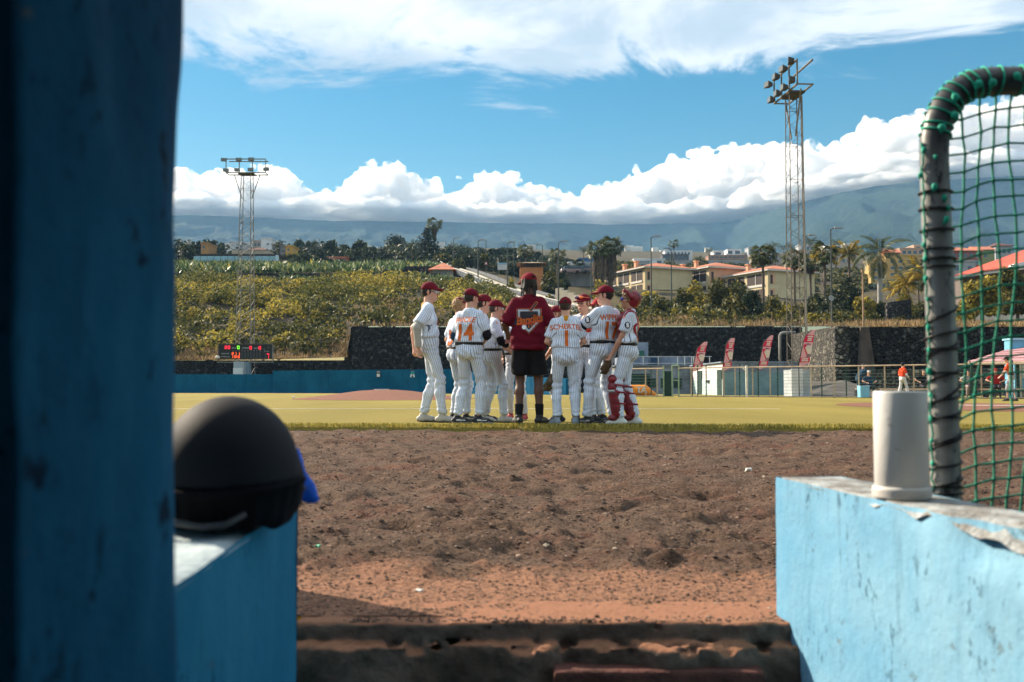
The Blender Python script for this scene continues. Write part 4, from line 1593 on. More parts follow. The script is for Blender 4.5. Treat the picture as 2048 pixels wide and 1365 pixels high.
def feather(bx, by, tx, ty_, d, wpx, label):
    B_, T_ = P(bx, by, d), P(tx, ty_, d)
    root = empty('feather_flag', (B_.x, d, 0), 0, label, 'flag', 'feather flags along the fence')
    Hh = T_.z - B_.z
    Wd = wpx * d / F
    slant = (T_.x - B_.x)

    def pt(u, v, off=0.0):
        """u across 0..1 from the pole, v up 0..1"""
        lead = slant * v * 0.55 + slant * 0.45 * max(0, (v - 0.72) / 0.28) ** 1.6
        wid = Wd * (min(1, 0.35 + v * 6) if v < 0.11 else 1) * (1 - max(0, (v - 0.78) / 0.22) ** 2.2 * 0.93)
        trail = slant * v * 0.55
        x0_ = lead * 1.0 - (0 if v < 0.72 else 0)
        xr = trail + Wd * (1.0 if v > 0.08 else 0.30 + 8.75 * v)
        xr = xr if v < 0.98 else xr
        x = x0_ + (max(xr, x0_ + 0.01) - x0_) * u
        return Vector((x, 0.05 * math.sin(v * 7 + u * 2) * Wd - off, B_.z + Hh * v))

    def patch(name, u0, u1, v0, v1, m, off, nu=4, nv=26, f0=None):
        vs, fs = [], []
        for side in (0, 1):
            for i in range(nu + 1):
                for j in range(nv + 1):
                    u_, v_ = u0 + (u1 - u0) * i / nu, v0 + (v1 - v0) * j / nv
                    if f0:
                        u_, v_ = f0(i / nu, j / nv)
                    p_ = pt(u_, v_, off)
                    vs.append((p_.x, p_.y + side * 0.008, p_.z))
        n1 = (nu + 1) * (nv + 1)
        for i in range(nu):
            for j in range(nv):
                a_ = i * (nv + 1) + j
                fs.append((a_, a_ + nv + 1, a_ + nv + 2, a_ + 1))
                fs.append((n1 + a_, n1 + a_ + 1, n1 + a_ + nv + 2, n1 + a_ + nv + 1))
        return MB().add(vs, fs).build(name, m, root, True)
    patch('cloth', 0, 1, 0, 1, M_FPINK, 0.0)
    patch('print_band', 0, 1, 0.66, 0.86, M_FRED, 0.012, 4, 6)
    patch('print_band', 0, 1, 0.11, 0.235, M_FRED, 0.012, 4, 6)
    patch('print_torso', 0, 1, 0, 1, M_FWHITE, 0.012, 4, 8, lambda i, j: (0.98 - (0.72 - 0.45 * abs(j - 0.72)) * (1 - i), 0.34 + 0.22 * j))
    patch('print_sleeve', 0, 1, 0, 1, M_FRED, 0.016, 2, 8, lambda i, j: (0.02 + 0.55 * (1 - j) + 0.13 * i, 0.31 + 0.24 * j))
    patch('print_cap', 0, 1, 0, 1, M_FGREY, 0.016, 3, 4, lambda i, j: (0.30 + 0.5 * i, 0.585 + 0.05 * j * (1 - abs(i - 0.4))))
    patch('print_scarf', 0, 1, 0, 1, M_FRED, 0.018, 3, 4, lambda i, j: (0.05 + 0.3 * i, 0.53 + 0.07 * j))
    patch('print_trousers', 0, 1, 0, 1, M_FGREY, 0.018, 3, 4, lambda i, j: (0.60 + 0.38 * i, 0.24 + 0.09 * j))
    for (v0, u0, u1) in ((0.80, 0.22, 0.9), (0.745, 0.36, 0.80), (0.695, 0.34, 0.82), (0.185, 0.14, 0.82), (0.135, 0.14, 0.86)):
        patch('print_lettering', u0, u1, v0, v0 + 0.034, M_FWHITE, 0.02, 3, 2)
    pole_pts = [(0.0, 0.03, 0), (0, 0.03, B_.z)] + [tuple(pt(0, v_) + Vector((-0.02, 0.03, 0))) for v_ in np.linspace(0.02, 1, 16)]
    MB().tube(pole_pts, [0.024] * 6 + [0.02] * (len(pole_pts) - 6), 6).build('pole', mat('flag_pole', (0.012, 0.012, 0.014), 0.5, 0.1, 4), root, True)
    return root


feather(1385, 743, 1409, 684, 51.6, 17.5, 'leftmost and lowest of the red and pink feather flags')
feather(1446, 741, 1462, 676.5, 50.9, 15.5, 'red and pink feather flag beside the white clubhouse end wall')
feather(1517, 738.5, 1542, 671, 50.0, 16.5, 'red and pink feather flag against the black wall, left of the tower')
feather(1598, 733, 1624.5, 660, 49.0, 18.5, 'largest feather flag, right of the floodlight tower')
# ================================================================== vegetation and houses on the hillside
def quads(C_, U_, W_):
    """flat leaf faces: centre, long half axis, short half axis (n,3 each)"""
    V = np.stack([C_ - U_, C_ + W_ - U_ * 0.1, C_ + U_, C_ - W_ - U_ * 0.1], 1)
    return V.reshape(-1, 3)


def rand_dirs(n, r_):
    v = r_.normal(size=(n, 3))
    return v / np.linalg.norm(v, axis=1, keepdims=True)


def leaf_crown(n, rad, size, r_, clumps=14, spread=0.42, flatbottom=-0.55, elong=2.0):
    """leaf faces gathered in clumps through an ellipsoid crown -> vertices around the origin"""
    rad = np.array(rad, float)
    cc = rand_dirs(clumps, r_) * (r_.random((clumps, 1)) ** 0.45) * 0.78
    cc[:, 2] = np.maximum(cc[:, 2], flatbottom)
    k = r_.integers(0, clumps, n)
    cs = r_.uniform(0.65, 1.25, clumps)
    p = cc[k] + rand_dirs(n, r_) * (r_.random((n, 1)) ** 0.5) * (spread * cs[k])[:, None]
    p[:, 2] = np.maximum(p[:, 2], flatbottom - 0.1)
    p = p * rad
    u = rand_dirs(n, r_)
    w = np.cross(u, rand_dirs(n, r_))
    w /= np.linalg.norm(w, axis=1, keepdims=True) + 1e-9
    s = size * r_.uniform(0.6, 1.4, (n, 1))
    return quads(p, u * s * 0.5 * math.sqrt(elong), w * s * 0.5 / math.sqrt(elong))


def dome(n, r, hh, size, r_):
    """leaf faces over a cushion-shaped shell with a lumpy outline"""
    d = rand_dirs(n, r_)
    d[:, 2] = np.abs(d[:, 2]) * 1.15 - 0.15
    lump_ = 1 + 0.28 * vnoise(d * 2.1 + r_.uniform(0, 50, 3), 1.3)
    p = d * (lump_ * (1 - 0.35 * r_.random(n) ** 2))[:, None] * [r, r, hh]
    u = rand_dirs(n, r_) + d * 0.8
    u /= np.linalg.norm(u, axis=1, keepdims=True)
    w = np.cross(u, rand_dirs(n, r_))
    w /= np.linalg.norm(w, axis=1, keepdims=True) + 1e-9
    s = size * r_.uniform(0.6, 1.3, (n, 1))
    return quads(p, u * s * 0.65, w * s * 0.4)


def qmesh(name, V):
    return mesh_np(name, V, np.arange(len(V)).reshape(-1, 4), False)


GOLD = leafmat('golden_scrub', [(0, (0.07, 0.07, 0.018)), (0.3, (0.17, 0.16, 0.034)), (0.65, (0.38, 0.30, 0.05)), (1, (0.64, 0.48, 0.09))], 0.7, 0.3)
OLIVE = leafmat('olive_leaves', [(0, (0.022, 0.030, 0.010)), (0.45, (0.062, 0.070, 0.020)), (0.85, (0.17, 0.15, 0.035)), (1, (0.32, 0.25, 0.05))], 0.65, 0.25)
DARKG = leafmat('dark_leaves', [(0, (0.010, 0.016, 0.010)), (0.5, (0.026, 0.040, 0.018)), (1, (0.075, 0.085, 0.028))], 0.6, 0.2)
PINEG = leafmat('pine_needles', [(0, (0.010, 0.018, 0.012)), (0.6, (0.028, 0.042, 0.022)), (1, (0.055, 0.07, 0.03))], 0.7, 0.1)
PALMG = leafmat('palm_leaves', [(0, (0.018, 0.032, 0.014)), (0.5, (0.045, 0.068, 0.024)), (0.9, (0.14, 0.15, 0.05)), (1, (0.30, 0.27, 0.10))], 0.45, 0.2)
PALMY = leafmat('golden_palm', [(0, (0.06, 0.055, 0.012)), (0.5, (0.26, 0.18, 0.02)), (1, (0.52, 0.36, 0.04))], 0.5, 0.3)
DEADF = leafmat('dead_fronds', [(0, (0.05, 0.036, 0.022)), (0.6, (0.12, 0.085, 0.05)), (1, (0.20, 0.15, 0.09))], 0.9, 0.1)
BANANA = leafmat('banana_leaves', [(0, (0.022, 0.045, 0.018)), (0.5, (0.07, 0.115, 0.04)), (0.86, (0.18, 0.22, 0.09)), (0.93, (0.38, 0.42, 0.25)), (1, (0.50, 0.36, 0.03))], 0.4, 0.3)
DRY = leafmat('dry_grass', [(0, (0.14, 0.09, 0.045)), (0.5, (0.30, 0.20, 0.10)), (1, (0.46, 0.33, 0.17))], 0.9, 0.3)
M_TRUNK = mat('tree_bark', (0.09, 0.065, 0.045), 0.9, 0.4, 4, bump=0.6)
M_PTRUNK = mat('palm_bark', (0.15, 0.115, 0.085), 0.9, 0.4, 6, bump=0.7)
vr = np.random.default_rng(21)

# ---- scrub covering the slope (uncountable): one object
def scrub(name, spots, m, label, size, nleaf):
    allv = []
    for (x, y, z, r, hh) in spots:
        v = dome(int(nleaf * max(0.6, r * r * 1.2)), r, hh, size, vr) if r > 0.75 and m is not DARKG and m is not OLIVE else leaf_crown(int(nleaf * max(0.6, r * r * 1.2)), (r, r, hh), size, vr, 6, 0.5, -0.15)
        allv.append(v + [x, y, z + hh * 0.15])
    return tag(link(name, qmesh(name, np.concatenate(allv)), m), label, None, None, 'stuff')


def strew(n, pxr, dr, keep=None, r=(0.3, 1.0), hh=(0.22, 0.75)):
    out = []
    tries = 0
    while len(out) < n and tries < n * 12:
        tries += 1
        px, d = vr.uniform(*pxr), vr.uniform(*dr)
        if keep is not None and vr.random() > keep(px, d):
            continue
        p = TS(px, d)
        big = 1.0 + 1.5 * (vr.random() > 0.88)
        out.append((p.x, p.y, p.z, vr.uniform(*r) * big, vr.uniform(*hh) * big))
    return out


patchy = lambda px, d: float(np.clip(0.45 + 2.0 * fbm(np.array([px * 0.02, d * 0.09, 0.0]), 0.6, 3), 0.03, 1))
upper = lambda px, d: patchy(px, d) * min(1, max(0.05, (d - 106) / 26))
s1 = strew(420, (300, 1010), (96, 158), upper, (0.25, 0.6), (0.15, 0.4)) + strew(150, (300, 1010), (108, 142), upper, (0.76, 2.1), (0.5, 1.05)) + strew(60, (300, 1010), (140, 156), None, (0.5, 0.8), (0.3, 0.5)) + strew(26, (300, 700), (96, 114), None, (0.8, 1.3), (0.7, 1.0))
MIDG = leafmat('green_scrub', [(0, (0.03, 0.04, 0.012)), (0.5, (0.10, 0.11, 0.025)), (1, (0.27, 0.24, 0.05))], 0.7, 0.3)
s1b = [q for i, q in enumerate(s1) if i % 5 in (0, 3)]
s1 = [q for i, q in enumerate(s1) if i % 5 not in (0, 3)]
scrub('green_scrub', s1b, MIDG, 'mid green scrub mixed into the upper slope', 0.24, 62)
scrub('golden_scrub', s1, GOLD, 'golden green scrub covering the upper slope', 0.24, 62)
s2 = strew(760, (280, 1010), (93.5, 150), lambda px, d: 1.1 - upper(px, d), (0.4, 1.2), (0.3, 0.9))
scrub('dark_scrub', s2, OLIVE, 'dark olive scrub on the lower slope', 0.28, 40)
s3 = strew(620, (1000, 1900), (94, 126), lambda px, d: patchy(px + 300, d) * 0.9, (0.3, 0.8), (0.2, 0.55))
scrub('bank_scrub', s3, OLIVE, 'low olive bushes scattered on the bank above the wall', 0.26, 40)
s4 = strew(620, (1215, 2060), (100, 136), None, (0.5, 1.2), (0.35, 0.9))
scrub('undergrowth', s4, OLIVE, 'dense olive undergrowth between the villas and the bank', 0.34, 60)
# dry grass on the bank
def grass(name, n, pxr, dr, label, hgt_=(0.25, 0.6), fn=TS):
    C_ = []
    for _ in range(n):
        px, d = vr.uniform(*pxr), vr.uniform(*dr)
        if vr.random() > 0.15 + 1.1 * patchy(px * 1.7, d * 2.5):
            continue
        p = fn(px, d)
        C_.append((p.x, p.y, p.z))
    C_ = np.repeat(np.array(C_), 7, 0)
    m_ = len(C_)
    C_[:, :2] += vr.normal(0, 0.3, (m_, 2))
    h_ = vr.uniform(*hgt_, (m_, 1)) * (0.45 + 1.0 * vr.random((m_, 1)) ** 2)
    u = np.stack([vr.normal(0, 0.25, m_), vr.normal(0, 0.25, m_), np.ones(m_)], 1) * h_ * 0.5
    a = vr.uniform(0, 6.28, m_)
    w = np.stack([np.cos(a), np.sin(a), 0 * a], 1) * 0.045
    return tag(link(name, qmesh(name, quads(C_ + u * 0.9, u, w)), DRY), label, None, None, 'stuff')


grass('dry_grass', 3800, (706, 2100), (91.7, 118), 'straw coloured dry grass on top of the walls')
bank_z = lambda px, d: P(px, 654 + (652 - 654) * (d - 62.6) / 30.6, d)
grass('dry_grass', 2200, (1702, 2120), (62.7, 88), 'straw coloured dry grass above the far right wall', (0.2, 0.5), bank_z)
grass('dry_grass', 2200, (330, 704), (91.7, 98), 'dry grass tufts behind the scoreboard wall', (0.2, 0.5))

s5 = strew(520, (330, 1210), (206, 300), lambda px, d: 0.0 if (375 < px < 600 and d < 245) else 1.0, (1.0, 2.2), (0.8, 1.9))
scrub('ridge_undergrowth', s5, DARKG, 'dark green undergrowth along the ridge', 0.62, 46)
s6 = strew(420, (1215, 2080), (205, 330), None, (1.0, 2.2), (0.7, 1.5))
scrub('garden_greenery', s6, OLIVE, 'mixed greenery between the far houses', 0.62, 46)
# ---- loose dark rocks on the lower slope
def rocks(n, pxr, dr, label):
    vs, fs = [], []
    for _ in range(n):
        p = TS(vr.uniform(*pxr), vr.uniform(*dr))
        r = vr.uniform(0.12, 0.5)
        bm = bmesh.new()
        bmesh.ops.create_icosphere(bm, subdivisions=1, radius=1)
        b0 = len(vs)
        for v in bm.verts:
            vs.append((p.x + v.co.x * r * vr.uniform(0.7, 1.2), p.y + v.co.y * r * vr.uniform(0.7, 1.2), p.z + v.co.z * r * 0.7 * vr.uniform(0.7, 1.2)))
        fs += [tuple(v.index + b0 for v in f_.verts) for f_ in bm.faces]
        bm.free()
    o = MB().add(vs, fs).build('loose_rocks', mat('lava_rock', (0.07, 0.065, 0.06), 0.95, 0.4, 2))
    return tag(o, label, None, None, 'stuff')


rocks(700, (345, 760), (93.2, 132), 'dark lava rocks lying on the lower slope')


# ---- single bushes and trees
def plant(name, pos, rad, n, size, m, label, cat='bush', trunk=0.0, tr=0.12, group=None, clumps=12, spread=0.42, stem_m=None, elong=2.0):
    """rad: crown half sizes; trunk: height of the crown's lower edge above the ground"""
    root = empty(name, pos, vr.uniform(0, 6.28), label, cat, group)
    if name == 'golden_bush':
        v = dome(int(n * 1.3), rad[0] * 1.05, rad[2] * 1.5, size, vr) + [0, 0, 0.1]
    else:
        v = leaf_crown(n, rad, size, vr, clumps, spread, -0.6, elong) + [0, 0, trunk + rad[2] * 0.62]
    link('crown' if trunk > 0.6 else 'foliage', qmesh('crown', v), m, root)
    top = trunk + rad[2] * 0.6
    mb = MB()
    if trunk > 0.6:
        mb.tube([(0, 0, -0.4), (0.05, 0.03, trunk * 0.6), (0, 0, top)], [tr, tr * 0.8, tr * 0.45], 7)
        mb.build('trunk', stem_m or M_TRUNK, root, True)
        for q in range(4):
            a = q * 1.57 + vr.uniform(0, 1)
            MB().tube([(0, 0, trunk * 0.85), (math.cos(a) * rad[0] * 0.3, math.sin(a) * rad[0] * 0.3, trunk + rad[2] * 0.35), (math.cos(a) * rad[0] * 0.6, math.sin(a) * rad[0] * 0.6, trunk + rad[2] * 0.8)], [tr * 0.5, tr * 0.35, tr * 0.15], 5).build('limb', stem_m or M_TRUNK, root, True)
    else:
        for q in range(3):
            a = q * 2.1
            MB().tube([(0, 0, -0.2), (math.cos(a) * rad[0] * 0.45, math.sin(a) * rad[0] * 0.45, rad[2] * 0.7)], [0.04, 0.015], 5).build('stem', M_TRUNK, root)
    return root


def seat(px, py, d):
    """base position for something whose foot shows at pixel (px, py) near distance d"""
    p = TS(px, d)
    return Vector((p.x, p.y, p.z))


for (px, py, d, r, m, lb) in ((388, 629, 112, 17, GOLD, 'round golden bush low on the slope near the left wall end'), (478, 648, 106, 17, GOLD, 'golden bush beside the tower, upper of two'), (467, 674, 101, 15, GOLD, 'golden bush beside the tower, just above the scoreboard'),
                          (540, 606, 117, 27, GOLD, 'broad golden bush right of the tower'), (594, 621, 113, 18, GOLD, 'rounded golden bush on the middle of the slope'), (647, 622, 112, 13, GOLD, 'small golden bush, upper of a pair above the wall corner'),
                          (634, 638, 108, 12, GOLD, 'small golden bush, lower of a pair above the wall corner'), (553, 690, 97, 14, GOLD, 'pale green bush right of the scoreboard'), (527, 653, 105, 14, OLIVE, 'dark green bush between tower and slope middle'),
                          (420, 600, 119, 15, GOLD, 'golden bush high on the left slope'), (600, 580, 128, 22, GOLD, 'wide golden bush under the terrace wall'), (690, 590, 124, 16, GOLD, 'golden bush above the wall corner')):
    k = d / F
    plant('golden_bush' if m is GOLD else 'dark_bush', seat(px, py, d) , (r * k, r * k, r * k * 0.85), 520, 0.20, m, lb, 'bush', group='bushes on the slope')


def yucca(px, d, r, label, m=PALMG):
    p = TS(px, d)
    root = empty('yucca', p, 0, label, 'plant')
    n = 90
    el = np.arccos(vr.uniform(0.05, 1, n))
    az = vr.uniform(0, 6.28, n)
    u = np.stack([np.sin(el) * np.cos(az), np.sin(el) * np.sin(az), np.cos(el)], 1)
    L = r * vr.uniform(0.8, 1.1, (n, 1))
    w = np.cross(u, [0, 0, 1.0])
    w = w / (np.linalg.norm(w, axis=1, keepdims=True) + 1e-6) * 0.07
    link('leaves', qmesh('leaves', quads(u * L * 0.5, u * L * 0.5, w)), m, root)
    MB().tube([(0, 0, -0.2), (0, 0, r * 0.2)], 0.12, 6).build('stem', M_TRUNK, root)


yucca(468, 152, 2.0, 'spiky yucca growing against the terrace wall beside the tower', PALMG)
yucca(372, 148, 1.7, 'spiky yucca at the left edge of the slope', PALMG)

# ---- terraces with bananas
for (a0, a1, d, y0, y1, lb) in ((340, 880, 162.5, 566, 547, 'long dark terrace wall above the golden scrub'), (780, 905, 176, 548, 533, 'brownish terrace wall below the right banana rows')):
    wall_between('terrace_wall', XY(a0, d), XY(a1, d), ZY(y0 + 14, d), ZY(y1, d), ZY(y1, d), 0.6, M_TERRACE, lb)


def bananas(n, pxr, dr, label, hh=(0.3, 1.3)):
    C_, U_, W_ = [], [], []
    for _ in range(n):
        p = TS(vr.uniform(*pxr), vr.uniform(*dr))
        for q in range(6):
            a = vr.uniform(0, 6.28)
            t = vr.uniform(0.3, 1.5)
            u = np.array([math.cos(a) * t, math.sin(a) * t, 1.0])
            u /= np.linalg.norm(u)
            L = vr.uniform(0.45, 0.85)
            C_.append(np.array(p) + u * (vr.uniform(*hh) + L * 0.3))
            U_.append(u * L)
            w = np.cross(u, vr.normal(size=3))
            W_.append(w / np.linalg.norm(w) * 0.19)
    return tag(link('banana_plantation', qmesh('bananas', quads(np.array(C_), np.array(U_), np.array(W_))), BANANA), label, None, None, 'stuff')


bananas(900, (350, 800), (164, 192), 'rows of glossy banana plants above the terrace wall')
bananas(150, (355, 530), (166, 185), 'banana plants at the left end of the terrace')
bananas(330, (760, 885), (178, 205), 'upper banana rows right of the terrace')
bananas(70, (780, 900), (158, 162), 'short banana row below the terrace wall', (0.2, 0.9))
bananas(45, (560, 700), (158, 161), 'low banana plants at the foot of the terrace wall', (0.1, 0.7))


# ---- palms
def frond_mesh(L, droop, m, leafl, nl=22, width=0.045, up=0.5, twist=0.0):
    """feather frond along +x: rachis with paired leaflets hanging from it"""
    pts = []
    for i in range(13):
        t = i / 12
        pts.append(Vector((L * (t - 0.12 * droop * t * t), 0, L * (up * t - droop * t * t))))
    mb = MB()
    mb.tube(pts, [0.035 * (1 - 0.8 * i / 12) for i in range(13)], 4)
    for i in range(nl):
        t = 0.12 + 0.86 * i / nl
        j = min(int(t * 12), 11)
        c = pts[j].lerp(pts[j + 1], t * 12 - j)
        tg = (pts[j + 1] - pts[j]).normalized()
        ll = leafl * math.sin(math.pi * (0.12 + 0.8 * t)) ** 0.6
        for s in (-1, 1):
            dirv = (Vector((0, s, 0)) * 0.72 + tg * 0.55 + Vector((0, 0, -0.38 - 0.25 * random.random()))).normalized()
            wv = tg * width
            e = c + dirv * ll
            mid = c + dirv * ll * 0.5
            mb.add([c - wv * 0.5, mid - wv, e, mid + wv], [(0, 1, 2, 3)])
    me = mb.mesh('frond')
    me.materials.append(m)
    return me


def fan_mesh(L, m, stalk):
    """fan leaf: stalk and pleated blade"""
    mb = MB()
    e = Vector((stalk, 0, stalk * 0.35))
    mb.tube([(0, 0, 0), (stalk * 0.5, 0, stalk * 0.25), e], 0.02, 4)
    for i in range(15):
        a = R(-80 + 160 * i / 14)
        d = Vector((math.cos(a), math.sin(a), -0.12 - 0.35 * abs(math.sin(a)))).normalized()
        s_ = Vector((-math.sin(a), math.cos(a), 0)) * L * 0.075
        tip = e + d * L * random.uniform(0.85, 1.05) + Vector((0, 0, -0.18 * L))
        mid = e + d * L * 0.6
        mb.add([e, mid - s_, tip, mid + s_], [(0, 1, 2, 3)])
    me = mb.mesh('frond')
    me.materials.append(m)
    return me


FR_DATE = [frond_mesh(2.6, 0.55 + 0.1 * k, PALMG, 0.6, 20) for k in range(2)]
FR_ROYAL = [frond_mesh(3.6, 0.75 + 0.12 * k, PALMG, 0.95, 30, 0.05, 0.75) for k in range(3)]
FR_GOLD = [frond_mesh(2.6, 0.8, PALMY, 0.75, 20, 0.06, 0.8), frond_mesh(2.4, 0.6, PALMY, 0.7, 20, 0.06, 0.7)]
FAN = [fan_mesh(0.85, PALMG, 0.8), fan_mesh(0.95, PALMG, 0.95)]
FAN_Y = [fan_mesh(0.9, PALMY, 0.8)]


def palm(pos, h, meshes, nf, scale, label, tr=0.16, skirt=0.0, el=(-15, 75), lean=0.0, trunkm=None, crownshaft=False, yellow=0.0, alt=None):
    root = empty('palm_tree', pos, vr.uniform(0, 6.28), label, 'palm tree', 'palms')
    top = Vector((lean * h, 0, h))
    MB().tube([(0, 0, -0.4), (lean * h * 0.3, 0, h * 0.4), (lean * h * 0.8, 0, h * 0.85), top], [tr * 1.25, tr, tr * 0.92, tr * 0.85], 9).build('trunk', trunkm or M_PTRUNK, root, True)
    if crownshaft:
        MB().tube([top, top + Vector((0, 0, 1.1))], [tr * 0.95, tr * 0.5], 8).build('crownshaft', mat('crownshaft', (0.20, 0.19, 0.06), 0.5, 0.2, 3), root, True)
        top = top + Vector((0, 0, 0.95))
    for i in range(nf):
        me = meshes[i % len(meshes)] if not (alt and vr.random() < yellow) else alt[i % len(alt)]
        o = bpy.data.objects.new('frond', me)
        COL.objects.link(o)
        o.parent = root
        o.location = top
        e = R(el[0] + (el[1] - el[0]) * ((i + 0.5) / nf))
        o.rotation_euler = (vr.uniform(-0.25, 0.25), -e + R(26), i * 2.399 + vr.uniform(-0.2, 0.2))
        s_ = scale * vr.uniform(0.85, 1.1)
        o.scale = (s_, s_, s_)
    if skirt:
        n = int(520 * min(1.5, skirt))
        zz = vr.random(n)
        a = vr.uniform(0, 6.28, n)
        rr = (0.35 + 0.75 * np.sin(np.pi * (0.15 + 0.75 * zz))) * tr * 2.6 * vr.uniform(0.7, 1.1, n)
        C_ = np.stack([np.cos(a) * rr, np.sin(a) * rr, h - skirt * (1 - zz)], 1)
        U_ = np.stack([np.cos(a) * 0.15, np.sin(a) * 0.15, -np.ones(n)], 1) * 0.42 * scale
        W_ = np.stack([-np.sin(a), np.cos(a), 0 * a], 1) * 0.10 * scale
        link('dead_leaf_skirt', qmesh('skirt', quads(C_, U_, W_)), DEADF, root)
    return root


def palm_at(px, d, ytop, meshes, nf, sc, label, **kw):
    p = TS(px, d)
    h = ZY(ytop, d) - p.z
    crown = {'date': 0.9, 'fan': 0.5}.get(kw.pop('kind', 'fan'), 0.6) * sc
    return palm(p, max(h - crown, 0.8), meshes, nf, sc, label, **kw)


palm_at(868, 250, 446, FAN, 22, 1.5, 'tall fan palm rising beside the pine', skirt=2.6, tr=0.22)
palm_at(904, 262, 489, FR_DATE, 20, 0.85, 'date palm, left of the pair by the road', kind='date')
palm_at(922, 258, 492, FR_DATE, 20, 0.95, 'date palm, right of the pair by the road', kind='date')
palm_at(950, 262, 500, FR_DATE, 20, 0.85, 'date palm half hidden behind roadside trees', kind='date')
palm_at(824, 240, 486, FR_DATE, 20, 1.05, 'date palm left of the pine', kind='date')
palm_at(792, 235, 491, FR_DATE, 20, 0.95, 'low date palm at the end of the banana rows', kind='date')
palm_at(1051, 210, 498, FAN, 20, 1.35, 'fan palm behind the kiosk', skirt=0.8)
palm_at(1114, 200, 505, FAN, 20, 1.3, 'fan palm behind the street lamp near the coach', skirt=0.9)
palm_at(1167, 320, 495, FR_DATE, 18, 0.95, 'lone date palm by the blue roofed shed', kind='date')
palm_at(1198, 188, 493, FAN, 30, 1.75, 'shaggy fan palm, left of a close pair', skirt=6.5, tr=0.42)
palm_at(1221, 192, 487, FAN, 30, 1.75, 'shaggy fan palm, right of a close pair', skirt=6.0, tr=0.42)
palm_at(1348, 400, 485, FAN, 14, 1.6, 'small far palm over the white apartments', skirt=1.2)
palm_at(1418, 400, 498, FR_DATE, 16, 1.0, 'small date palm left of the white villas', kind='date')
for i, (px, yt) in enumerate(((1537, 487), (1551, 486), (1567, 491), (1581, 489))):
    palm_at(px, 390, yt, FR_DATE, 14, 0.95, ['palm above the villas, leftmost of four', 'palm above the villas, second of four', 'palm above the villas, third of four', 'palm above the villas beside the tower'][i], kind='date')
palm_at(1527, 118, 503, FAN, 30, 1.15, 'fan palm with slim trunk in front of the third cream house', skirt=0.7, tr=0.15)
palm_at(1622, 330, 477, FR_DATE, 20, 1.25, 'dark date palm right of the tower top floors', kind='date')
palm_at(1672, 340, 481, FR_DATE, 18, 0.95, 'date palm beside the tall street lamp', kind='date')
palm_at(1590, 128, 512, FAN, 26, 1.2, 'fan palm seen through the tower lattice', skirt=0.8)
palm_at(1622, 126, 520, FAN, 22, 1.2, 'dark fan palm right of the tower', skirt=0.8)
palm_at(1651, 112, 503, FAN, 30, 1.15, 'fan palm with sunlit leaves left of the tall lamp', skirt=0.6, tr=0.17, alt=FAN_Y, yellow=0.3)
palm_at(1700, 121, 500, FR_GOLD, 26, 0.95, 'golden feather palm right of the tall lamp', tr=0.15, alt=FR_DATE, yellow=0.25)
palm(TS(1761, 112), ZY(512, 112) - TS(1761, 112).z - 0.6, FR_ROYAL, 17, 1.02, 'royal palm with smooth grey trunk and drooping fronds', 0.30, el=(-55, 82), trunkm=mat('royal_trunk', (0.36, 0.34, 0.31), 0.8, 0.15, 1.5), crownshaft=True)
for i, (px, yt, d) in enumerate(((1818, 560, 100), (1838, 530, 108), (1852, 545, 98), (1800, 575, 104))):
    palm_at(px, d, yt, FR_GOLD, 22, 0.8, ['golden palm clump left of the steel pole', 'tall golden palm just left of the steel pole', 'golden palm behind the steel pole', 'low golden palm by the stone wall'][i], tr=0.10, alt=FR_DATE, yellow=0.3)

# ---- conifer beside the tall palm
root = empty('norfolk_pine', TS(855, 245), 0, 'tiered dark pine tree on the ridge', 'tree')
hp_ = ZY(456, 245) - root.location.z
MB().tube([(0, 0, -0.5), (0, 0, hp_)], [0.25, 0.04], 7).build('trunk', M_TRUNK, root)
allv = []
for t in np.linspace(0.14, 0.98, 13):
    rr = (1 - t) ** 0.8 * 4.6 + 0.35
    for q in range(6):
        a = q * 1.047 + t * 9
        m_ = int(14 + 40 * (1 - t))
        s_ = vr.random(m_)
        C_ = np.stack([np.cos(a) * rr * s_, np.sin(a) * rr * s_, hp_ * t + 0.22 * rr * s_ ** 2 - 0.1], 1) + vr.normal(0, 0.10, (m_, 3))
        u = rand_dirs(m_, vr) * 0.30
        w = np.cross(u, rand_dirs(m_, vr)) * 0.5
        allv.append(quads(C_, u, w))
link('crown', qmesh('pine_crown', np.concatenate(allv)), PINEG, root)

# ---- ridge trees and roadside trees: (px, d, y_top, half width px, material, trunk share, label)
def tree_px(px, d, ytop, hw, m, label, n=700, size=None, trunk=0.25, cat='tree', flat=1.0, clumps=12):
    p = TS(px, d)
    k = d / F
    H_ = max(ZY(ytop, d) - p.z, 1.0)
    tr_ = H_ * trunk
    rz = (H_ - tr_) / 1.62
    ww = 1.12 if trunk > 0.05 else 1.38
    n = int(n * (1.2 if trunk > 0.05 else 1.7))
    return plant('tree' if trunk > 0.05 else 'bush', p, (hw * k * ww, hw * k * 0.9 * ww, rz), n, size or 0.024 * d ** 0.62 * 1.05, m, label, cat, tr_ if trunk > 0.05 else 0.0, 0.10 + H_ * 0.018, clumps=clumps)


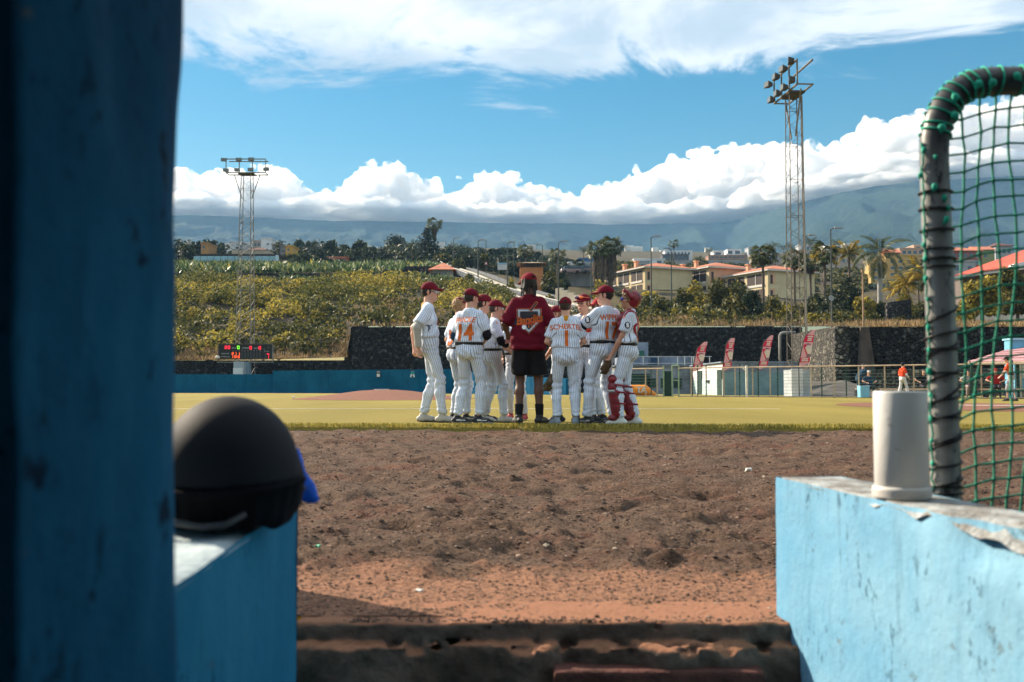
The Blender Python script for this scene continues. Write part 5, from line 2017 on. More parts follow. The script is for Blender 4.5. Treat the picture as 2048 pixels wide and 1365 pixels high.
for (px, d, yt, hw, m, lb) in (
        (420, 290, 479, 17, DARKG, 'rounded dark tree behind the brown roofed villa'), (441, 285, 486, 13, DARKG, 'smaller dark tree behind the brown roofed villa'), (395, 260, 484, 13, DARKG, 'dark tree left of the ochre house'),
        (368, 255, 492, 13, OLIVE, 'olive tree at the left edge of the ridge'), (464, 300, 486, 12, DARKG, 'dark ridge tree left of the tower'), (600, 290, 474, 12, DARKG, 'umbrella shaped pine on the ridge'),
        (618, 295, 482, 8, DARKG, 'small pine right of the umbrella pine'), (627, 300, 482, 7, DARKG, 'small pine on the ridge beside the greenhouses'), (660, 270, 478, 18, DARKG, 'spreading dark pine on the ridge'),
        (690, 275, 487, 14, DARKG, 'dark tree right of the spreading pine'), (720, 272, 484, 15, DARKG, 'dense dark tree at the middle of the ridge'), (748, 270, 495, 15, DARKG, 'low dark tree on the ridge'),
        (770, 265, 497, 14, DARKG, 'low dark tree left of the date palm'), (583, 240, 505, 16, OLIVE, 'bushy tree in front of the ochre house'), (612, 236, 507, 18, OLIVE, 'bushy tree below the greenhouses'),
        (640, 245, 502, 14, DARKG, 'dark bush below the greenhouses'), (885, 225, 505, 15, OLIVE, 'sunlit roadside tree right of the pine'), (918, 195, 515, 16, OLIVE, 'leafy tree at the bend of the road'),
        (935, 205, 508, 15, DARKG, 'dark roadside tree near the road sign'), (968, 205, 509, 14, OLIVE, 'orange tinged roadside tree'), (955, 215, 512, 12, DARKG, 'dark tree behind the road sign'),
        (990, 280, 497, 18, DARKG, 'dark tree on the knoll, left part'), (1015, 290, 496, 20, DARKG, 'dark tree on the knoll, middle'), (1045, 290, 502, 18, DARKG, 'dark tree on the knoll behind the kiosk palm'), (1075, 290, 507, 18, DARKG, 'dark tree on the knoll, right part'),
        (1100, 300, 515, 18, DARKG, 'low dark tree right of the knoll'), (1135, 310, 519, 16, DARKG, 'low dark tree left of the white shed'), (1105, 160, 533, 20, OLIVE, 'large olive green tree right of the kiosk'), (1122, 168, 548, 16, DARKG, 'dark tree right of the large olive green one')):
    tree_px(px, d, yt, hw, m, lb, 560, trunk=0.22)
for (px, d, yt, hw, m, lb, n) in (
        (930, 150, 548, 18, OLIVE, 'round green hedge bush beside the road railing', 900), (1026, 150, 555, 9, GOLD, 'small golden tree on the road verge', 300), (1097, 135, 580, 9, OLIVE, 'small tree by the cream stepped wall', 300),
        (1196, 150, 560, 16, GOLD, 'golden bush at the foot of the shaggy palms', 700), (1255, 172, 584, 24, OLIVE, 'hedge below the first cream house', 800), (1290, 165, 588, 22, GOLD, 'yellow green hedge right of the first cream house corner', 700),
        (1298, 125, 590, 13, OLIVE, 'greyish bush at the foot of the near street lamp', 400), (1330, 112, 590, 17, OLIVE, 'grey green bush left of the big trees', 700),
        (1365, 114, 575, 22, OLIVE, 'grey green spreading bush at the left of the big trees', 1100), (1400, 116, 562, 25, GOLD, 'golden topped tree in front of the second cream house', 1300), (1440, 112, 556, 28, OLIVE, 'broad olive tree in front of the second cream house', 1600),
        (1482, 108, 562, 30, OLIVE, 'large dark olive tree left of the slim palm', 1900), (1505, 106, 580, 22, DARKG, 'dark bush at the foot of the slim palm', 900), (1420, 103, 618, 24, DARKG, 'dark green bush low on the bank', 800), (1395, 101, 615, 14, GOLD, 'yellow leaved bush low on the bank', 400),
        (1548, 112, 592, 16, OLIVE, 'bush right of the slim palm', 600), (1570, 104, 612, 16, GOLD, 'light green bush beside the tower', 600), (1530, 103, 625, 16, OLIVE, 'low bush below the slim palm', 500),
        (1640, 108, 562, 24, DARKG, 'very dark tree right of the tower', 1500), (1690, 110, 555, 30, DARKG, 'largest very dark tree behind the tall lamp', 2200), (1665, 104, 590, 30, DARKG, 'dark undergrowth tree beneath the fan palms', 1300),
        (1735, 104, 585, 22, GOLD, 'golden leaved shrub right of the bare post', 1100), (1758, 103, 600, 20, DARKG, 'dark hedge bush beside the stone wall', 900), (1745, 96, 623, 14, OLIVE, 'round olive bush at the bank edge', 500), (1703, 96, 634, 12, OLIVE, 'small bush at the foot of the bare post', 400),
        (1800, 100, 585, 20, GOLD, 'golden shrub above the stone wall', 900), (1845, 96, 600, 18, OLIVE, 'olive shrub behind the steel pole', 700), (1800, 95, 637, 9, OLIVE, 'small bush beside the black rock', 250),
        (1620, 106, 600, 16, OLIVE, 'green shrub behind the tower leg', 600), (1626, 97, 632, 12, GOLD, 'small golden bush right of the tower', 350)):
    tree_px(px, d, yt, hw, m, lb, n, size=0.30 if d < 130 else 0.36, trunk=0.0, cat='bush')
for (px, d, yt, hw, m, lb, n) in ((1965, 76, 556, 46, GOLD, 'large golden green tree behind the net', 3200), (2035, 78, 535, 46, OLIVE, 'tall olive tree behind the net at the right edge', 2800), (1930, 74, 600, 22, GOLD, 'lower golden tree behind the net', 1100)):
    p = bank_z(px, d)
    H_ = ZY(yt, d) - p.z
    plant('tree', p, (hw * d / F, hw * d / F * 0.9, H_ * 0.46), n, 0.26, m, lb, 'tree', H_ * 0.26, 0.16, clumps=16)

# ================================================================== buildings
M_TILE = mat('terracotta_tiles', (0.50, 0.175, 0.095), 0.85, 0.25, 1.2, bump=0.4)
M_CREAM = mat('cream_render', (0.58, 0.48, 0.29), 0.9, 0.10, 0.5)
M_PEACH = mat('peach_render', (0.62, 0.36, 0.22), 0.9, 0.10, 0.5)
M_OPEN = mat('dark_opening', (0.045, 0.028, 0.022), 0.5, 0.3, 2)
M_EAVE = mat('eave_white', (0.60, 0.57, 0.52), 0.85, 0.1, 1)
M_WHITEB = mat('white_building', (0.66, 0.67, 0.69), 0.85, 0.1, 0.3)
M_GLASS = mat('far_glass', (0.06, 0.10, 0.14), 0.2, 0.25, 1, spec=0.6)
M_GREYB = mat('grey_building', (0.34, 0.36, 0.38), 0.85, 0.15, 0.3)
M_BROWNROOF = mat('brown_roof', (0.12, 0.055, 0.045), 0.9, 0.25, 1.0)


def child_box(name, root, lo, hi, m):
    return MB().box(lo, hi).build(name, m, root)


def villa(px, d, ang, L, W, ywall, ybase, label, frontm, loggias=3):
    """two-storey villa: local x along the front (right), local y along the long side (away); near-left corner at px"""
    c = P(px, ybase, d)
    root = empty('villa', c, ang, label, 'house', 'cream villas on the hill')
    hw = ZY(ywall, d) - c.z
    child_box('wall', root, (0, 0, -3), (W, L, hw), frontm)
    # long side facing the sun: pale skin with loggia openings and posts
    child_box('side_wall', root, (-0.06, 0.02, -3), (0, L, hw - 0.02), M_CREAM)
    n = loggias
    for i in range(n):
        y0_ = 1.0 + i * (L - 1.5) / n
        y1_ = y0_ + (L - 1.5) / n - 0.9
        for z0_, z1_ in ((hw * 0.56, hw * 0.93), (hw * 0.06, hw * 0.40)):
            o = child_box('window', root, (-0.10, y0_, z0_), (-0.06, y1_, z1_), M_OPEN)
            child_box('mullion', o, (-0.16, (y0_ + y1_) / 2 - 0.08, z0_), (-0.10, (y0_ + y1_) / 2 + 0.08, z1_), M_EAVE)
        child_box('balustrade', root, (-0.20, y0_, hw * 0.48), (-0.10, y1_, hw * 0.56), M_EAVE)
    for z0_, z1_ in ((hw * 0.56, hw * 0.93), (hw * 0.06, hw * 0.40)):
        o = child_box('window', root, (0.35, -0.05, z0_), (1.55, 0, z1_), M_PEACH)
        child_box('opening', o, (0.45, -0.07, z0_), (1.0, -0.05, z1_ - 0.35), M_OPEN)
    child_box('eave', root, (-0.7, -0.7, hw), (W + 0.7, L + 0.7, hw + 0.32), M_EAVE)
    rh = 1.5
    e = 0.75
    a = [(-e, -e, hw + 0.32), (W + e, -e, hw + 0.32), (W + e, L + e, hw + 0.32), (-e, L + e, hw + 0.32), (W / 2, W * 0.45, hw + 0.32 + rh), (W / 2, L - W * 0.3, hw + 0.32 + rh)]
    roof = MB().add(a, [(0, 1, 4), (1, 2, 5, 4), (2, 3, 5), (3, 0, 4, 5), (3, 2, 1, 0)]).build('roof', M_TILE, root)
    for (x, y) in ((W * 0.28, L * 0.5), (W * 0.35, L * 0.85)):
        ch = child_box('chimney', roof, (x - 0.35, y - 0.35, hw + 0.8), (x + 0.35, y + 0.35, hw + 2.3), M_PEACH)
        child_box('chimney_cap', ch, (x - 0.5, y - 0.5, hw + 2.3), (x + 0.5, y + 0.5, hw + 2.5), M_PEACH)
    return root


villa(1291, 195, R(24), 17, 11, 536, 590, 'cream villa with terracotta roof, leftmost of the three', M_CREAM)
villa(1419, 197, R(24), 17, 10, 536, 595, 'peach fronted villa with terracotta roof, middle of the three', M_PEACH)
villa(1537, 186, R(24), 20, 11, 542, 600, 'cream villa with terracotta roof behind the slim palm', M_CREAM)


def slab_house(name, px0, px1, y0, y1, d, m, label, depth=8, roof=None, wins=(), cat='house', roofm=None, group=None, winm=None, ang=0.0, below=4):
    """simple block seen nearly square on; wins: (fx0, fx1, fz0, fz1) fractions of the facade"""
    c = P(px0, y1, d)
    root = empty(name, c, ang, label, cat, group)
    W, Hh = PX(px1, d) - PX(px0, d), ZY(y0, d) - c.z
    child_box('wall', root, (0, 0, -below), (W, depth, Hh), m)
    for (a0, a1, b0, b1) in wins:
        w_ = child_box('window', root, (W * a0, -0.06, Hh * b0), (W * a1, 0, Hh * b1), winm or M_GLASS)
        child_box('sill', w_, (W * a0 - 0.05, -0.14, Hh * b0 - 0.08), (W * a1 + 0.05, -0.06, Hh * b0), M_EAVE)
    if roof == 'gable':
        e = 0.5
        MB().prism([(-e, -e, Hh), (-e, depth + e, Hh), (-e, depth / 2, Hh + 1.6)], (W + 2 * e, 0, 0)).build('roof', roofm or M_TILE, root)
    elif roof == 'hip':
        e = 0.6
        q = min(W, depth) * 0.45
        a = [(-e, -e, Hh), (W + e, -e, Hh), (W + e, depth + e, Hh), (-e, depth + e, Hh), (q, depth / 2, Hh + 1.6), (W - q, depth / 2, Hh + 1.6)]
        MB().add(a, [(0, 1, 5, 4), (1, 2, 5), (2, 3, 4, 5), (3, 0, 4), (3, 2, 1, 0)]).build('roof', roofm or M_TILE, root)
    else:
        child_box('parapet', root, (-0.15, -0.15, Hh), (W + 0.15, depth + 0.15, Hh + 0.3), m)
    return root


grid = lambda nx, nz, a0=0.06, a1=0.94, b0=0.1, b1=0.92, fx=0.6, fz=0.55: [(a0 + (a1 - a0) * (i + 0.5 - fx / 2) / nx, a0 + (a1 - a0) * (i + 0.5 + fx / 2) / nx, b0 + (b1 - b0) * (j + 0.5 - fz / 2) / nz, b0 + (b1 - b0) * (j + 0.5 + fz / 2) / nz) for i in range(nx) for j in range(nz)]
# left: villa with brown roof and a glass balustrade
v = slab_house('villa', 388, 558, 511, 523, 228, M_OPEN, 'long brown roofed villa with pale blue glass balustrade', 9, None, [])
hh_ = ZY(511, 228) - ZY(523, 228)
Wv = PX(558, 228) - PX(388, 228)
MB().add([(-0.8, -0.8, hh_), (Wv * 0.43, -0.8, hh_), (Wv * 0.43, 9, hh_ + 1.3), (1.8, 9, hh_ + 1.3), (Wv * 0.43, 9, hh_), (-0.8, 9, hh_)], [(0, 1, 2, 3), (1, 4, 2), (0, 3, 5), (3, 2, 4, 5)]).build('roof', M_BROWNROOF, v)
child_box('upper_wall', v, (Wv * 0.43, 1.0, hh_ + 0.3), (Wv * 0.86, 8, hh_ + 1.35), mat('sand_render', (0.42, 0.36, 0.28), 0.9, 0.1, 1))
MB().add([(Wv * 0.60, 0.8, hh_ + 1.36), (Wv * 0.86, 0.8, hh_ + 1.36), (Wv * 0.86, 6, hh_ + 1.36), (Wv * 0.60, 6, hh_ + 1.36), (Wv * 0.70, 3, hh_ + 2.2), (Wv * 0.78, 3, hh_ + 2.2)], [(0, 1, 5, 4), (1, 2, 5), (2, 3, 4, 5), (3, 0, 4)]).build('upper_roof', M_BROWNROOF, v)
for i in range(12):
    child_box('glass_panel', v, (0.4 + i * (Wv - 0.6) / 12, -1.6, -0.1), (0.4 + (i + 0.94) * (Wv - 0.6) / 12, -1.55, hh_ * 0.72), mat('pale_blue_glass', (0.24, 0.42, 0.50), 0.2, 0.15, 0.4, spec=0.6))
child_box('terrace_base', v, (0.2, -1.7, -3.5), (Wv, -1.0, -0.12), mat('terrace_grey', (0.11, 0.11, 0.12), 0.9, 0.2, 1))
MB().add([(Wv * 0.99, -1.6, -1.6), (Wv + 0.9, -1.6, -1.8), (Wv + 0.3, -1.6, hh_ * 0.9), (Wv * 0.985, -1.6, hh_ * 0.9)], [(0, 1, 2, 3)]).build('wing_fin', mat('fin_blue', (0.45, 0.60, 0.66), 0.6, 0.1, 1), v).modifiers.new('thick', 'SOLIDIFY').thickness = 0.2
for (a0, a1, y0, y1, d, m, lb, rf, wn_) in (
        (372, 380, 484, 496, 330, M_WHITEB, 'tiny white house at the left edge of the ridge', None, [(0.2, 0.45, 0.5, 0.8)]), (402, 417, 488, 502, 250, mat('ochre_render', (0.40, 0.22, 0.08), 0.9, 0.1, 1), 'ochre house among the left trees', None, [(0.2, 0.5, 0.3, 0.7)]),
        (450, 464, 489, 500, 262, M_WHITEB, 'small white house left of the tower', None, [(0.45, 0.7, 0.3, 0.6)]), (464, 485, 486, 500, 270, M_GREYB, 'grey flat house behind the tower', None, grid(3, 1)), (485, 502, 487, 499, 300, M_WHITEB, 'white house behind the tower', None, grid(2, 1)),
        (506, 522, 483, 498, 285, mat('bare_concrete', (0.27, 0.24, 0.22), 0.9, 0.2, 0.5), 'unfinished concrete house right of the tower', None, grid(2, 1)), (522, 543, 478, 500, 280, M_WHITEB, 'tall pale blue white house right of the tower', None, [(0.55, 0.75, 0.45, 0.6)]),
        (543, 565, 490, 505, 262, mat('beige_render', (0.36, 0.30, 0.23), 0.9, 0.15, 0.7), 'beige low house with terrace', None, grid(3, 1)), (560, 572, 493, 512, 250, mat('slate_render', (0.15, 0.16, 0.18), 0.9, 0.15, 0.7), 'dark grey side building', None, [(0.3, 0.6, 0.3, 0.6)]),
        (571, 586, 493, 512, 245, mat('ochre_yellow', (0.48, 0.29, 0.07), 0.9, 0.1, 0.7), 'ochre yellow house left of the bushy tree', None, [(0.25, 0.5, 0.5, 0.75)]), (588, 648, 489, 497, 300, mat('greenhouse_sheet', (0.50, 0.52, 0.53), 0.7, 0.1, 0.2), 'long pale greenhouse under the ridge pines', None, []),
        (655, 700, 516, 522, 232, M_TILE, 'low red roofed shed among the bananas', None, [(0.2, 0.8, 0.1, 0.5)]), (714, 730, 513, 522, 232, M_TILE, 'small red shed above the bananas', None, [(0.2, 0.5, 0.2, 0.6)]),
        (863, 905, 540, 556, 168, mat('stone_cottage', (0.24, 0.22, 0.19), 0.9, 0.25, 1.0), 'grey stone cottage with tiled roof by the road', 'hip', [(0.2, 0.32, 0.35, 0.6), (0.6, 0.72, 0.35, 0.6)]),
        (1137, 1163, 526, 548, 262, M_WHITEB, 'white gabled shed left of the shaggy palms', None, []), (1163, 1215, 526, 545, 268, M_GREYB, 'grey side of the white shed', None, []), (1157, 1196, 518, 525, 330, mat('blue_sheet', (0.03, 0.12, 0.28), 0.6, 0.1, 0.5), 'shed with a blue roof left of the palms', None, []),
        (1240, 1300, 524, 550, 300, M_GREYB, 'pale warehouse behind the first villa', None, grid(3, 1, b0=0.5)), (1268, 1330, 519, 540, 310, M_WHITEB, 'white warehouse behind the first villa', None, [(0.75, 0.9, 0.6, 0.85)]), (1330, 1500, 523, 545, 320, M_GREYB, 'long grey blue warehouse roof behind the villas', None, []),
        (1325, 1378, 510, 522, 430, mat('dark_apartment', (0.10, 0.09, 0.10), 0.8, 0.2, 0.5), 'dark lower floor of the white apartments', None, grid(6, 1)), (1330, 1385, 503, 511, 433, M_WHITEB, 'white apartment block on the hill', None, grid(7, 1)),
        (1427, 1447, 503, 512, 430, M_WHITEB, 'small white cube villa, left one', None, [(0.2, 0.75, 0.2, 0.75)]), (1455, 1483, 500, 511, 430, M_WHITEB, 'white cube villa with two wide windows', None, [(0.05, 0.35, 0.25, 0.8), (0.55, 0.9, 0.25, 0.8)]), (1417, 1495, 512, 519, 420, mat('rust_terrace', (0.30, 0.18, 0.13), 0.9, 0.2, 0.4), 'terraced row below the cube villas', None, grid(8, 1)),
        (1497, 1545, 496, 512, 425, M_GREYB, 'grey villa with glass front', None, grid(5, 1, fx=0.85, fz=0.7)), (1505, 1600, 510, 522, 400, mat('mixed_render', (0.40, 0.33, 0.28), 0.9, 0.2, 0.3), 'row of beige houses left of the tower', None, grid(9, 1)),
        (1600, 1650, 490, 505, 440, M_GREYB, 'grey white houses right of the tower', None, grid(5, 1)), (1650, 1682, 492, 500, 430, M_WHITEB, 'white house with glass right of the date palm', None, grid(3, 1, fx=0.8)), (1690, 1706, 488, 500, 432, M_WHITEB, 'narrow white house right of the lamp', None, [(0.2, 0.9, 0.2, 0.6)]),
        (1605, 1720, 502, 530, 380, mat('beige_row', (0.42, 0.34, 0.27), 0.9, 0.2, 0.3), 'beige houses behind the palms', None, grid(10, 2))):
    slab_house('house', a0, a1, y0, y1, d, m, lb, 7, rf, wn_, below=6)
# yellow hotel at right
M_YEL = mat('yellow_render', (0.50, 0.34, 0.13), 0.9, 0.10, 0.4)
slab_house('hotel', 1772, 1880, 512, 575, 232, M_YEL, 'yellow hotel with rows of windows left of the steel pole', 14, None, grid(6, 4, fz=0.42, fx=0.55), 'hotel', below=8)
slab_house('hotel_wing', 1742, 1775, 528, 585, 226, M_YEL, 'lower yellow wing of the hotel behind the royal palm', 1.5, None, grid(2, 3, fz=0.4), 'hotel', below=8)
slab_house('house', 1800, 1850, 498, 513, 300, mat('tan_render', (0.45, 0.33, 0.24), 0.9, 0.1, 0.5), 'tan stepped house above the hotel', 9, None, grid(4, 1), below=6)
slab_house('house', 1828, 1845, 492, 499, 302, mat('tan_render', (0.45, 0.33, 0.24)), 'top storey of the tan stepped house', 7, None, [(0.3, 0.7, 0.2, 0.7)], below=3)
slab_house('house', 1780, 1800, 506, 522, 280, mat('brick_red', (0.30, 0.09, 0.06), 0.9, 0.1, 0.5), 'small brick red house above the hotel', 7, 'gable', [(0.3, 0.6, 0.2, 0.6)], below=5)
slab_house('house', 1898, 1965, 502, 535, 290, mat('brick_red', (0.30, 0.09, 0.06)), 'brick red apartment house behind the net', 9, 'hip', grid(5, 2), below=6)
slab_house('house', 1957, 1990, 500, 535, 300, mat('lime_render', (0.27, 0.28, 0.10), 0.9, 0.1, 0.5), 'lime green house behind the net', 9, 'gable', [(0.35, 0.55, 0.55, 0.75)], below=6)
slab_house('house', 1992, 2026, 492, 530, 310, M_GREYB, 'dark roofed grey house behind the net', 9, 'hip', grid(3, 2), roofm=M_BROWNROOF, below=6)
slab_house('house', 1900, 1952, 524, 560, 180, M_GREYB, 'grey and white house left of the red roof', 9, None, [(0.15, 0.35, 0.5, 0.8), (0.7, 0.85, 0.45, 0.75)], below=6)
# red roofed hall behind the net
rh_ = empty('red_roof_hall', P(1905, 562, 108), 0, 'hall with a bright red roof and white eaves behind the net', 'building')
o_ = rh_.location
rel = lambda px, py, d: P(px, py, d) - o_
MB().add([rel(1905, 552, 108), rel(2140, 520, 104), rel(2140, 478, 118), rel(2075, 490, 118)], [(0, 1, 2, 3)]).build('roof', mat('red_roof', (0.62, 0.10, 0.06), 0.8, 0.15, 0.6), rh_).modifiers.new('thick', 'SOLIDIFY').thickness = 0.15
MB().prism([rel(1905, 557, 107.9), rel(2140, 527, 103.9), rel(2140, 521, 103.9), rel(1905, 553, 107.9)], (0, 0.4, 0)).build('eave', M_EAVE, rh_)
MB().prism([rel(1925, 620, 109), rel(2140, 620, 105), rel(2140, 528, 105), rel(1925, 556, 109)], (0, 8, 0)).build('wall', mat('dark_wall', (0.16, 0.13, 0.12), 0.9, 0.1, 1), rh_)
MB().prism([rel(2025, 535, 103), rel(2140, 535, 103), rel(2140, 505, 103), rel(2028, 528, 103)], (0, 1.0, 0)).build('dormer', M_WHITEB, rh_)
wall_between('garden_wall', XY(1905, 84), XY(2150, 84), ZY(650, 84), ZY(622, 84), ZY(614, 84), 0.4, mat('garden_white', (0.60, 0.55, 0.47), 0.9, 0.15, 0.8), 'white garden wall below the golden tree')
wall_between('garden_wall', XY(1777, 97), XY(1826, 97), ZY(650, 97), ZY(606, 97), ZY(598, 97), 0.6, M_TERRACE, 'dark stone garden wall right of the royal palm')

# ---- road with railing, kiosk, sign board, stepped wall
rd = [(1230, 643, 112), (1150, 634, 118), (1080, 612, 130), (1020, 594, 141), (960, 574, 156), (915, 558, 172), (893, 545, 188), (880, 535, 205)]
for i, (off, wdt, m, nm, lb, lift) in enumerate(((0, 4.2, mat('road_asphalt', (0.16, 0.155, 0.15), 0.9, 0.15, 0.5), 'road', 'sloping grey road behind the players', 0.22), (4.2, 0.9, mat('kerb_pale', (0.50, 0.46, 0.38), 0.9, 0.1, 1), 'kerb', 'pale median kerb of the sloping road', 0.36), (5.1, 1.6, OLIVE, 'verge', 'planted median of the sloping road', 0.30), (6.7, 4.0, mat('road_asphalt', (0.16, 0.155, 0.15)), 'road', 'upper lane of the sloping road', 0.34))):
    vs, fs = [], []
    for (px, py, d) in rd:
        p = P(px, ty(px, d), d)
        z = ZY(py, d)
        for o in (off, off + wdt):
            vs.append((PX(px, d) + o * 0.55, d + o * 0.8, max(z, p.z) + lift + o * 0.03))
    for k in range(len(rd) - 1):
        fs.append((2 * k, 2 * k + 1, 2 * k + 3, 2 * k + 2))
    ob = MB().add(vs, fs).build(nm, m)
    tag(ob, lb, None, None, 'structure')
    ob.modifiers.new('thick', 'SOLIDIFY').thickness = -0.6
rail = empty('road_railing', P(*rd[2]), 0, 'white slatted railing along the sloping road', 'railing')
pts_ = [Vector((PX(px, d), d - 0.3, max(ZY(py, d), P(px, ty(px, d), d).z) + 0.2)) for (px, py, d) in rd[1:]]
ob = MB().tube([q - rail.location + Vector((0, 0, 1.0)) for q in pts_], 0.06, 5).build('hand_rail', M_EAVE, rail)
ob = MB().tube([q - rail.location + Vector((0, 0, 0.12)) for q in pts_], 0.13, 5).build('base_kerb', M_EAVE, rail)
for i in range(len(pts_) - 1):
    seg = (pts_[i + 1] - pts_[i]).length
    for k in range(int(seg / 0.75)):
        q = pts_[i].lerp(pts_[i + 1], k * 0.75 / seg) - rail.location
        MB().box((q.x - 0.05, q.y - 0.05, q.z), (q.x + 0.05, q.y + 0.05, q.z + 1.0)).build('baluster', M_RAIL, rail)
kb = empty('kiosk', TS(1040, 165), 0, 'orange roadside kiosk with an overhanging roof', 'kiosk')
kb.location.z = ZY(556, 165)
kw = PX(1090, 165) - PX(1040, 165)
child_box('wall', kb, (0, 0, -3), (kw * 0.93, 4, ZY(535, 165) - kb.location.z), mat('kiosk_orange', (0.48, 0.19, 0.07), 0.9, 0.15, 0.8))
for i in range(5):
    child_box('post', kb, (kw * (0.03 + 0.22 * i), -0.1, ZY(535, 165) - kb.location.z), (kw * (0.03 + 0.22 * i) + 0.18, 0.1, ZY(527, 165) - kb.location.z), M_OPEN)
child_box('upper_room', kb, (kw * 0.1, 1.2, ZY(535, 165) - kb.location.z), (kw * 0.85, 4, ZY(527, 165) - kb.location.z), mat('kiosk_dark', (0.12, 0.09, 0.07), 0.8, 0.2, 1))
zz = ZY(527, 165) - kb.location.z
MB().add([(-0.5, -0.6, zz), (kw + 0.4, -0.6, zz), (kw + 0.4, 4.5, zz), (-0.5, 4.5, zz), (kw / 2, 2, zz + 0.45)], [(0, 1, 4), (1, 2, 4), (2, 3, 4), (3, 0, 4), (3, 2, 1, 0)]).build('roof', mat('kiosk_roof', (0.34, 0.24, 0.16), 0.9, 0.15, 1), kb)
sg = empty('road_sign', TS(1005, 168), 0, 'pale blue and white road direction board', 'sign')
sg.location.z = ZY(548, 168)
w_ = PX(1016, 168) - PX(996, 168)
for i in range(4):
    zt_ = ZY(526 + i * 3.6, 168) - sg.location.z
    child_box('sign_plate', sg, (-w_ / 2, 0, zt_ - 0.27), (w_ / 2, 0.08, zt_), mat('sign_plate_%d' % (i == 0), (0.22, 0.40, 0.55) if i == 0 else (0.50, 0.53, 0.54), 0.7, 0.1, 1))
for s_ in (-1, 1):
    MB().tube([(s_ * w_ * 0.35, 0.1, -1.5), (s_ * w_ * 0.35, 0.1, ZY(526, 168) - sg.location.z)], 0.06, 6).build('sign_post', M_STEEL, sg)
tr_ = empty('warning_sign', TS(972, 178), 0, 'small triangular warning sign on a thin pole by the road', 'sign')
tr_.location.z = ZY(548, 178)
h_ = ZY(524, 178) - tr_.location.z
MB().tube([(0, 0.05, -1), (0, 0.05, h_)], 0.04, 6).build('pole', M_STEEL, tr_)
MB().prism([(-0.35, 0, h_ - 0.5), (0.35, 0, h_ - 0.5), (0, 0, h_ + 0.12)], (0, 0.05, 0)).build('triangle_plate', mat('sign_red', (0.5, 0.12, 0.12), 0.7, 0.1, 2), tr_)
MB().prism([(-0.2, -0.02, h_ - 0.42), (0.2, -0.02, h_ - 0.42), (0, -0.02, h_ - 0.06)], (0, 0.02, 0)).build('plate_field', M_SIGNW, tr_)
sw = empty('stepped_wall', (0, 0, 0), 0, 'cream stepped retaining wall along the lower road', 'wall')
for i in range(12):
    px0 = 1111 + i * 12
    d = 132 - i * 0.8
    top_ = 577 + i * 4.6
    o = wall_between('wall_step', XY(px0, d), XY(px0 + 12.2, d - 0.8), ZY(655, d), ZY(top_, d), ZY(top_, d), 0.5, mat('cream_wall', (0.50, 0.43, 0.33), 0.9, 0.12, 0.8), None)
    o.parent = sw
wall_between('concrete_wall', XY(1125, 200), XY(1212, 206), ZY(590, 200), ZY(547, 200), ZY(545, 206), 0.5, mat('concrete_panel', (0.25, 0.26, 0.28), 0.9, 0.15, 0.5), 'grey concrete wall below the parked cars')
wall_between('white_gate_wall', XY(894, 178), XY(916, 178), ZY(570, 178), ZY(543, 178), ZY(541, 178), 0.4, M_WHITEB, 'short white wall at the gate by the road', cat='wall')


def far_car(px, py, d, col, label):
    c = P(px, py, d)
    root = empty('parked_car', c, R(8), label, 'car', 'cars parked by the white shed')
    body = MB().prism([(-2.0, -0.8, 0.25), (2.0, -0.8, 0.25), (2.05, -0.8, 0.75), (1.2, -0.8, 0.85), (-1.9, -0.8, 0.9), (-2.05, -0.8, 0.6)], (0, 1.6, 0)).build('body', mat('car_' + label.split()[0], col, 0.3, 0.05, 2, spec=0.6), root, bevel=0.08)
    MB().prism([(-1.6, -0.7, 0.85), (1.0, -0.7, 0.85), (0.5, -0.7, 1.4), (-1.2, -0.7, 1.42)], (0, 1.4, 0)).build('cabin', M_GLASS, root, bevel=0.08)
    for x in (-1.25, 1.25):
        for y in (-0.82, 0.72):
            MB().tube([(x, y, 0.3), (x, y + 0.12, 0.3)], 0.31, 12).build('wheel', M_BLK, root)


far_car(1141, 547.5, 199, (0.30, 0.20, 0.20), 'dusty red car at the left of the parked row')
far_car(1158, 547, 200.5, (0.10, 0.11, 0.12), 'black car in the parked row')
far_car(1172, 546.5, 202, (0.28, 0.12, 0.11), 'maroon car in the parked row')
far_car(1187, 546, 203, (0.60, 0.62, 0.62), 'white car in the parked row beside the palms')


# ---- street lamps: (px, y_top, d)
def street_lamp(px, ytop, d, label, side=1, r=0.075, p=None):
    p = p or TS(px, d)
    root = empty('street_lamp', p, 0, label, 'street lamp', 'street lamps')
    h_ = ZY(ytop, d) - p.z
    MB().tube([(0, 0, -0.4), (0, 0, h_ * 0.5), (0, 0, h_)], [r * 1.25, r, r * 0.7], 7).build('pole', mat('lamp_green', (0.06, 0.07, 0.06), 0.6, 0.2, 2), root)
    MB().tube([(0, 0, h_ - 0.1), (0.3 * side, 0, h_ + 0.12), (0.7 * side, 0, h_ + 0.15)], r * 0.55, 6).build('arm', mat('lamp_green', (0.06, 0.07, 0.06)), root)
    MB().hexa([(0.35 * side, -0.16, h_ + 0.06), (1.25 * side, -0.12, h_ + 0.10), (1.25 * side, 0.12, h_ + 0.10), (0.35 * side, 0.16, h_ + 0.06), (0.4 * side, -0.12, h_ + 0.26), (1.2 * side, -0.08, h_ + 0.2), (1.2 * side, 0.08, h_ + 0.2), (0.4 * side, 0.12, h_ + 0.26)]).build('lamp_head', mat('lamp_head_grey', (0.25, 0.26, 0.26), 0.5, 0.1, 2), root)
    return root


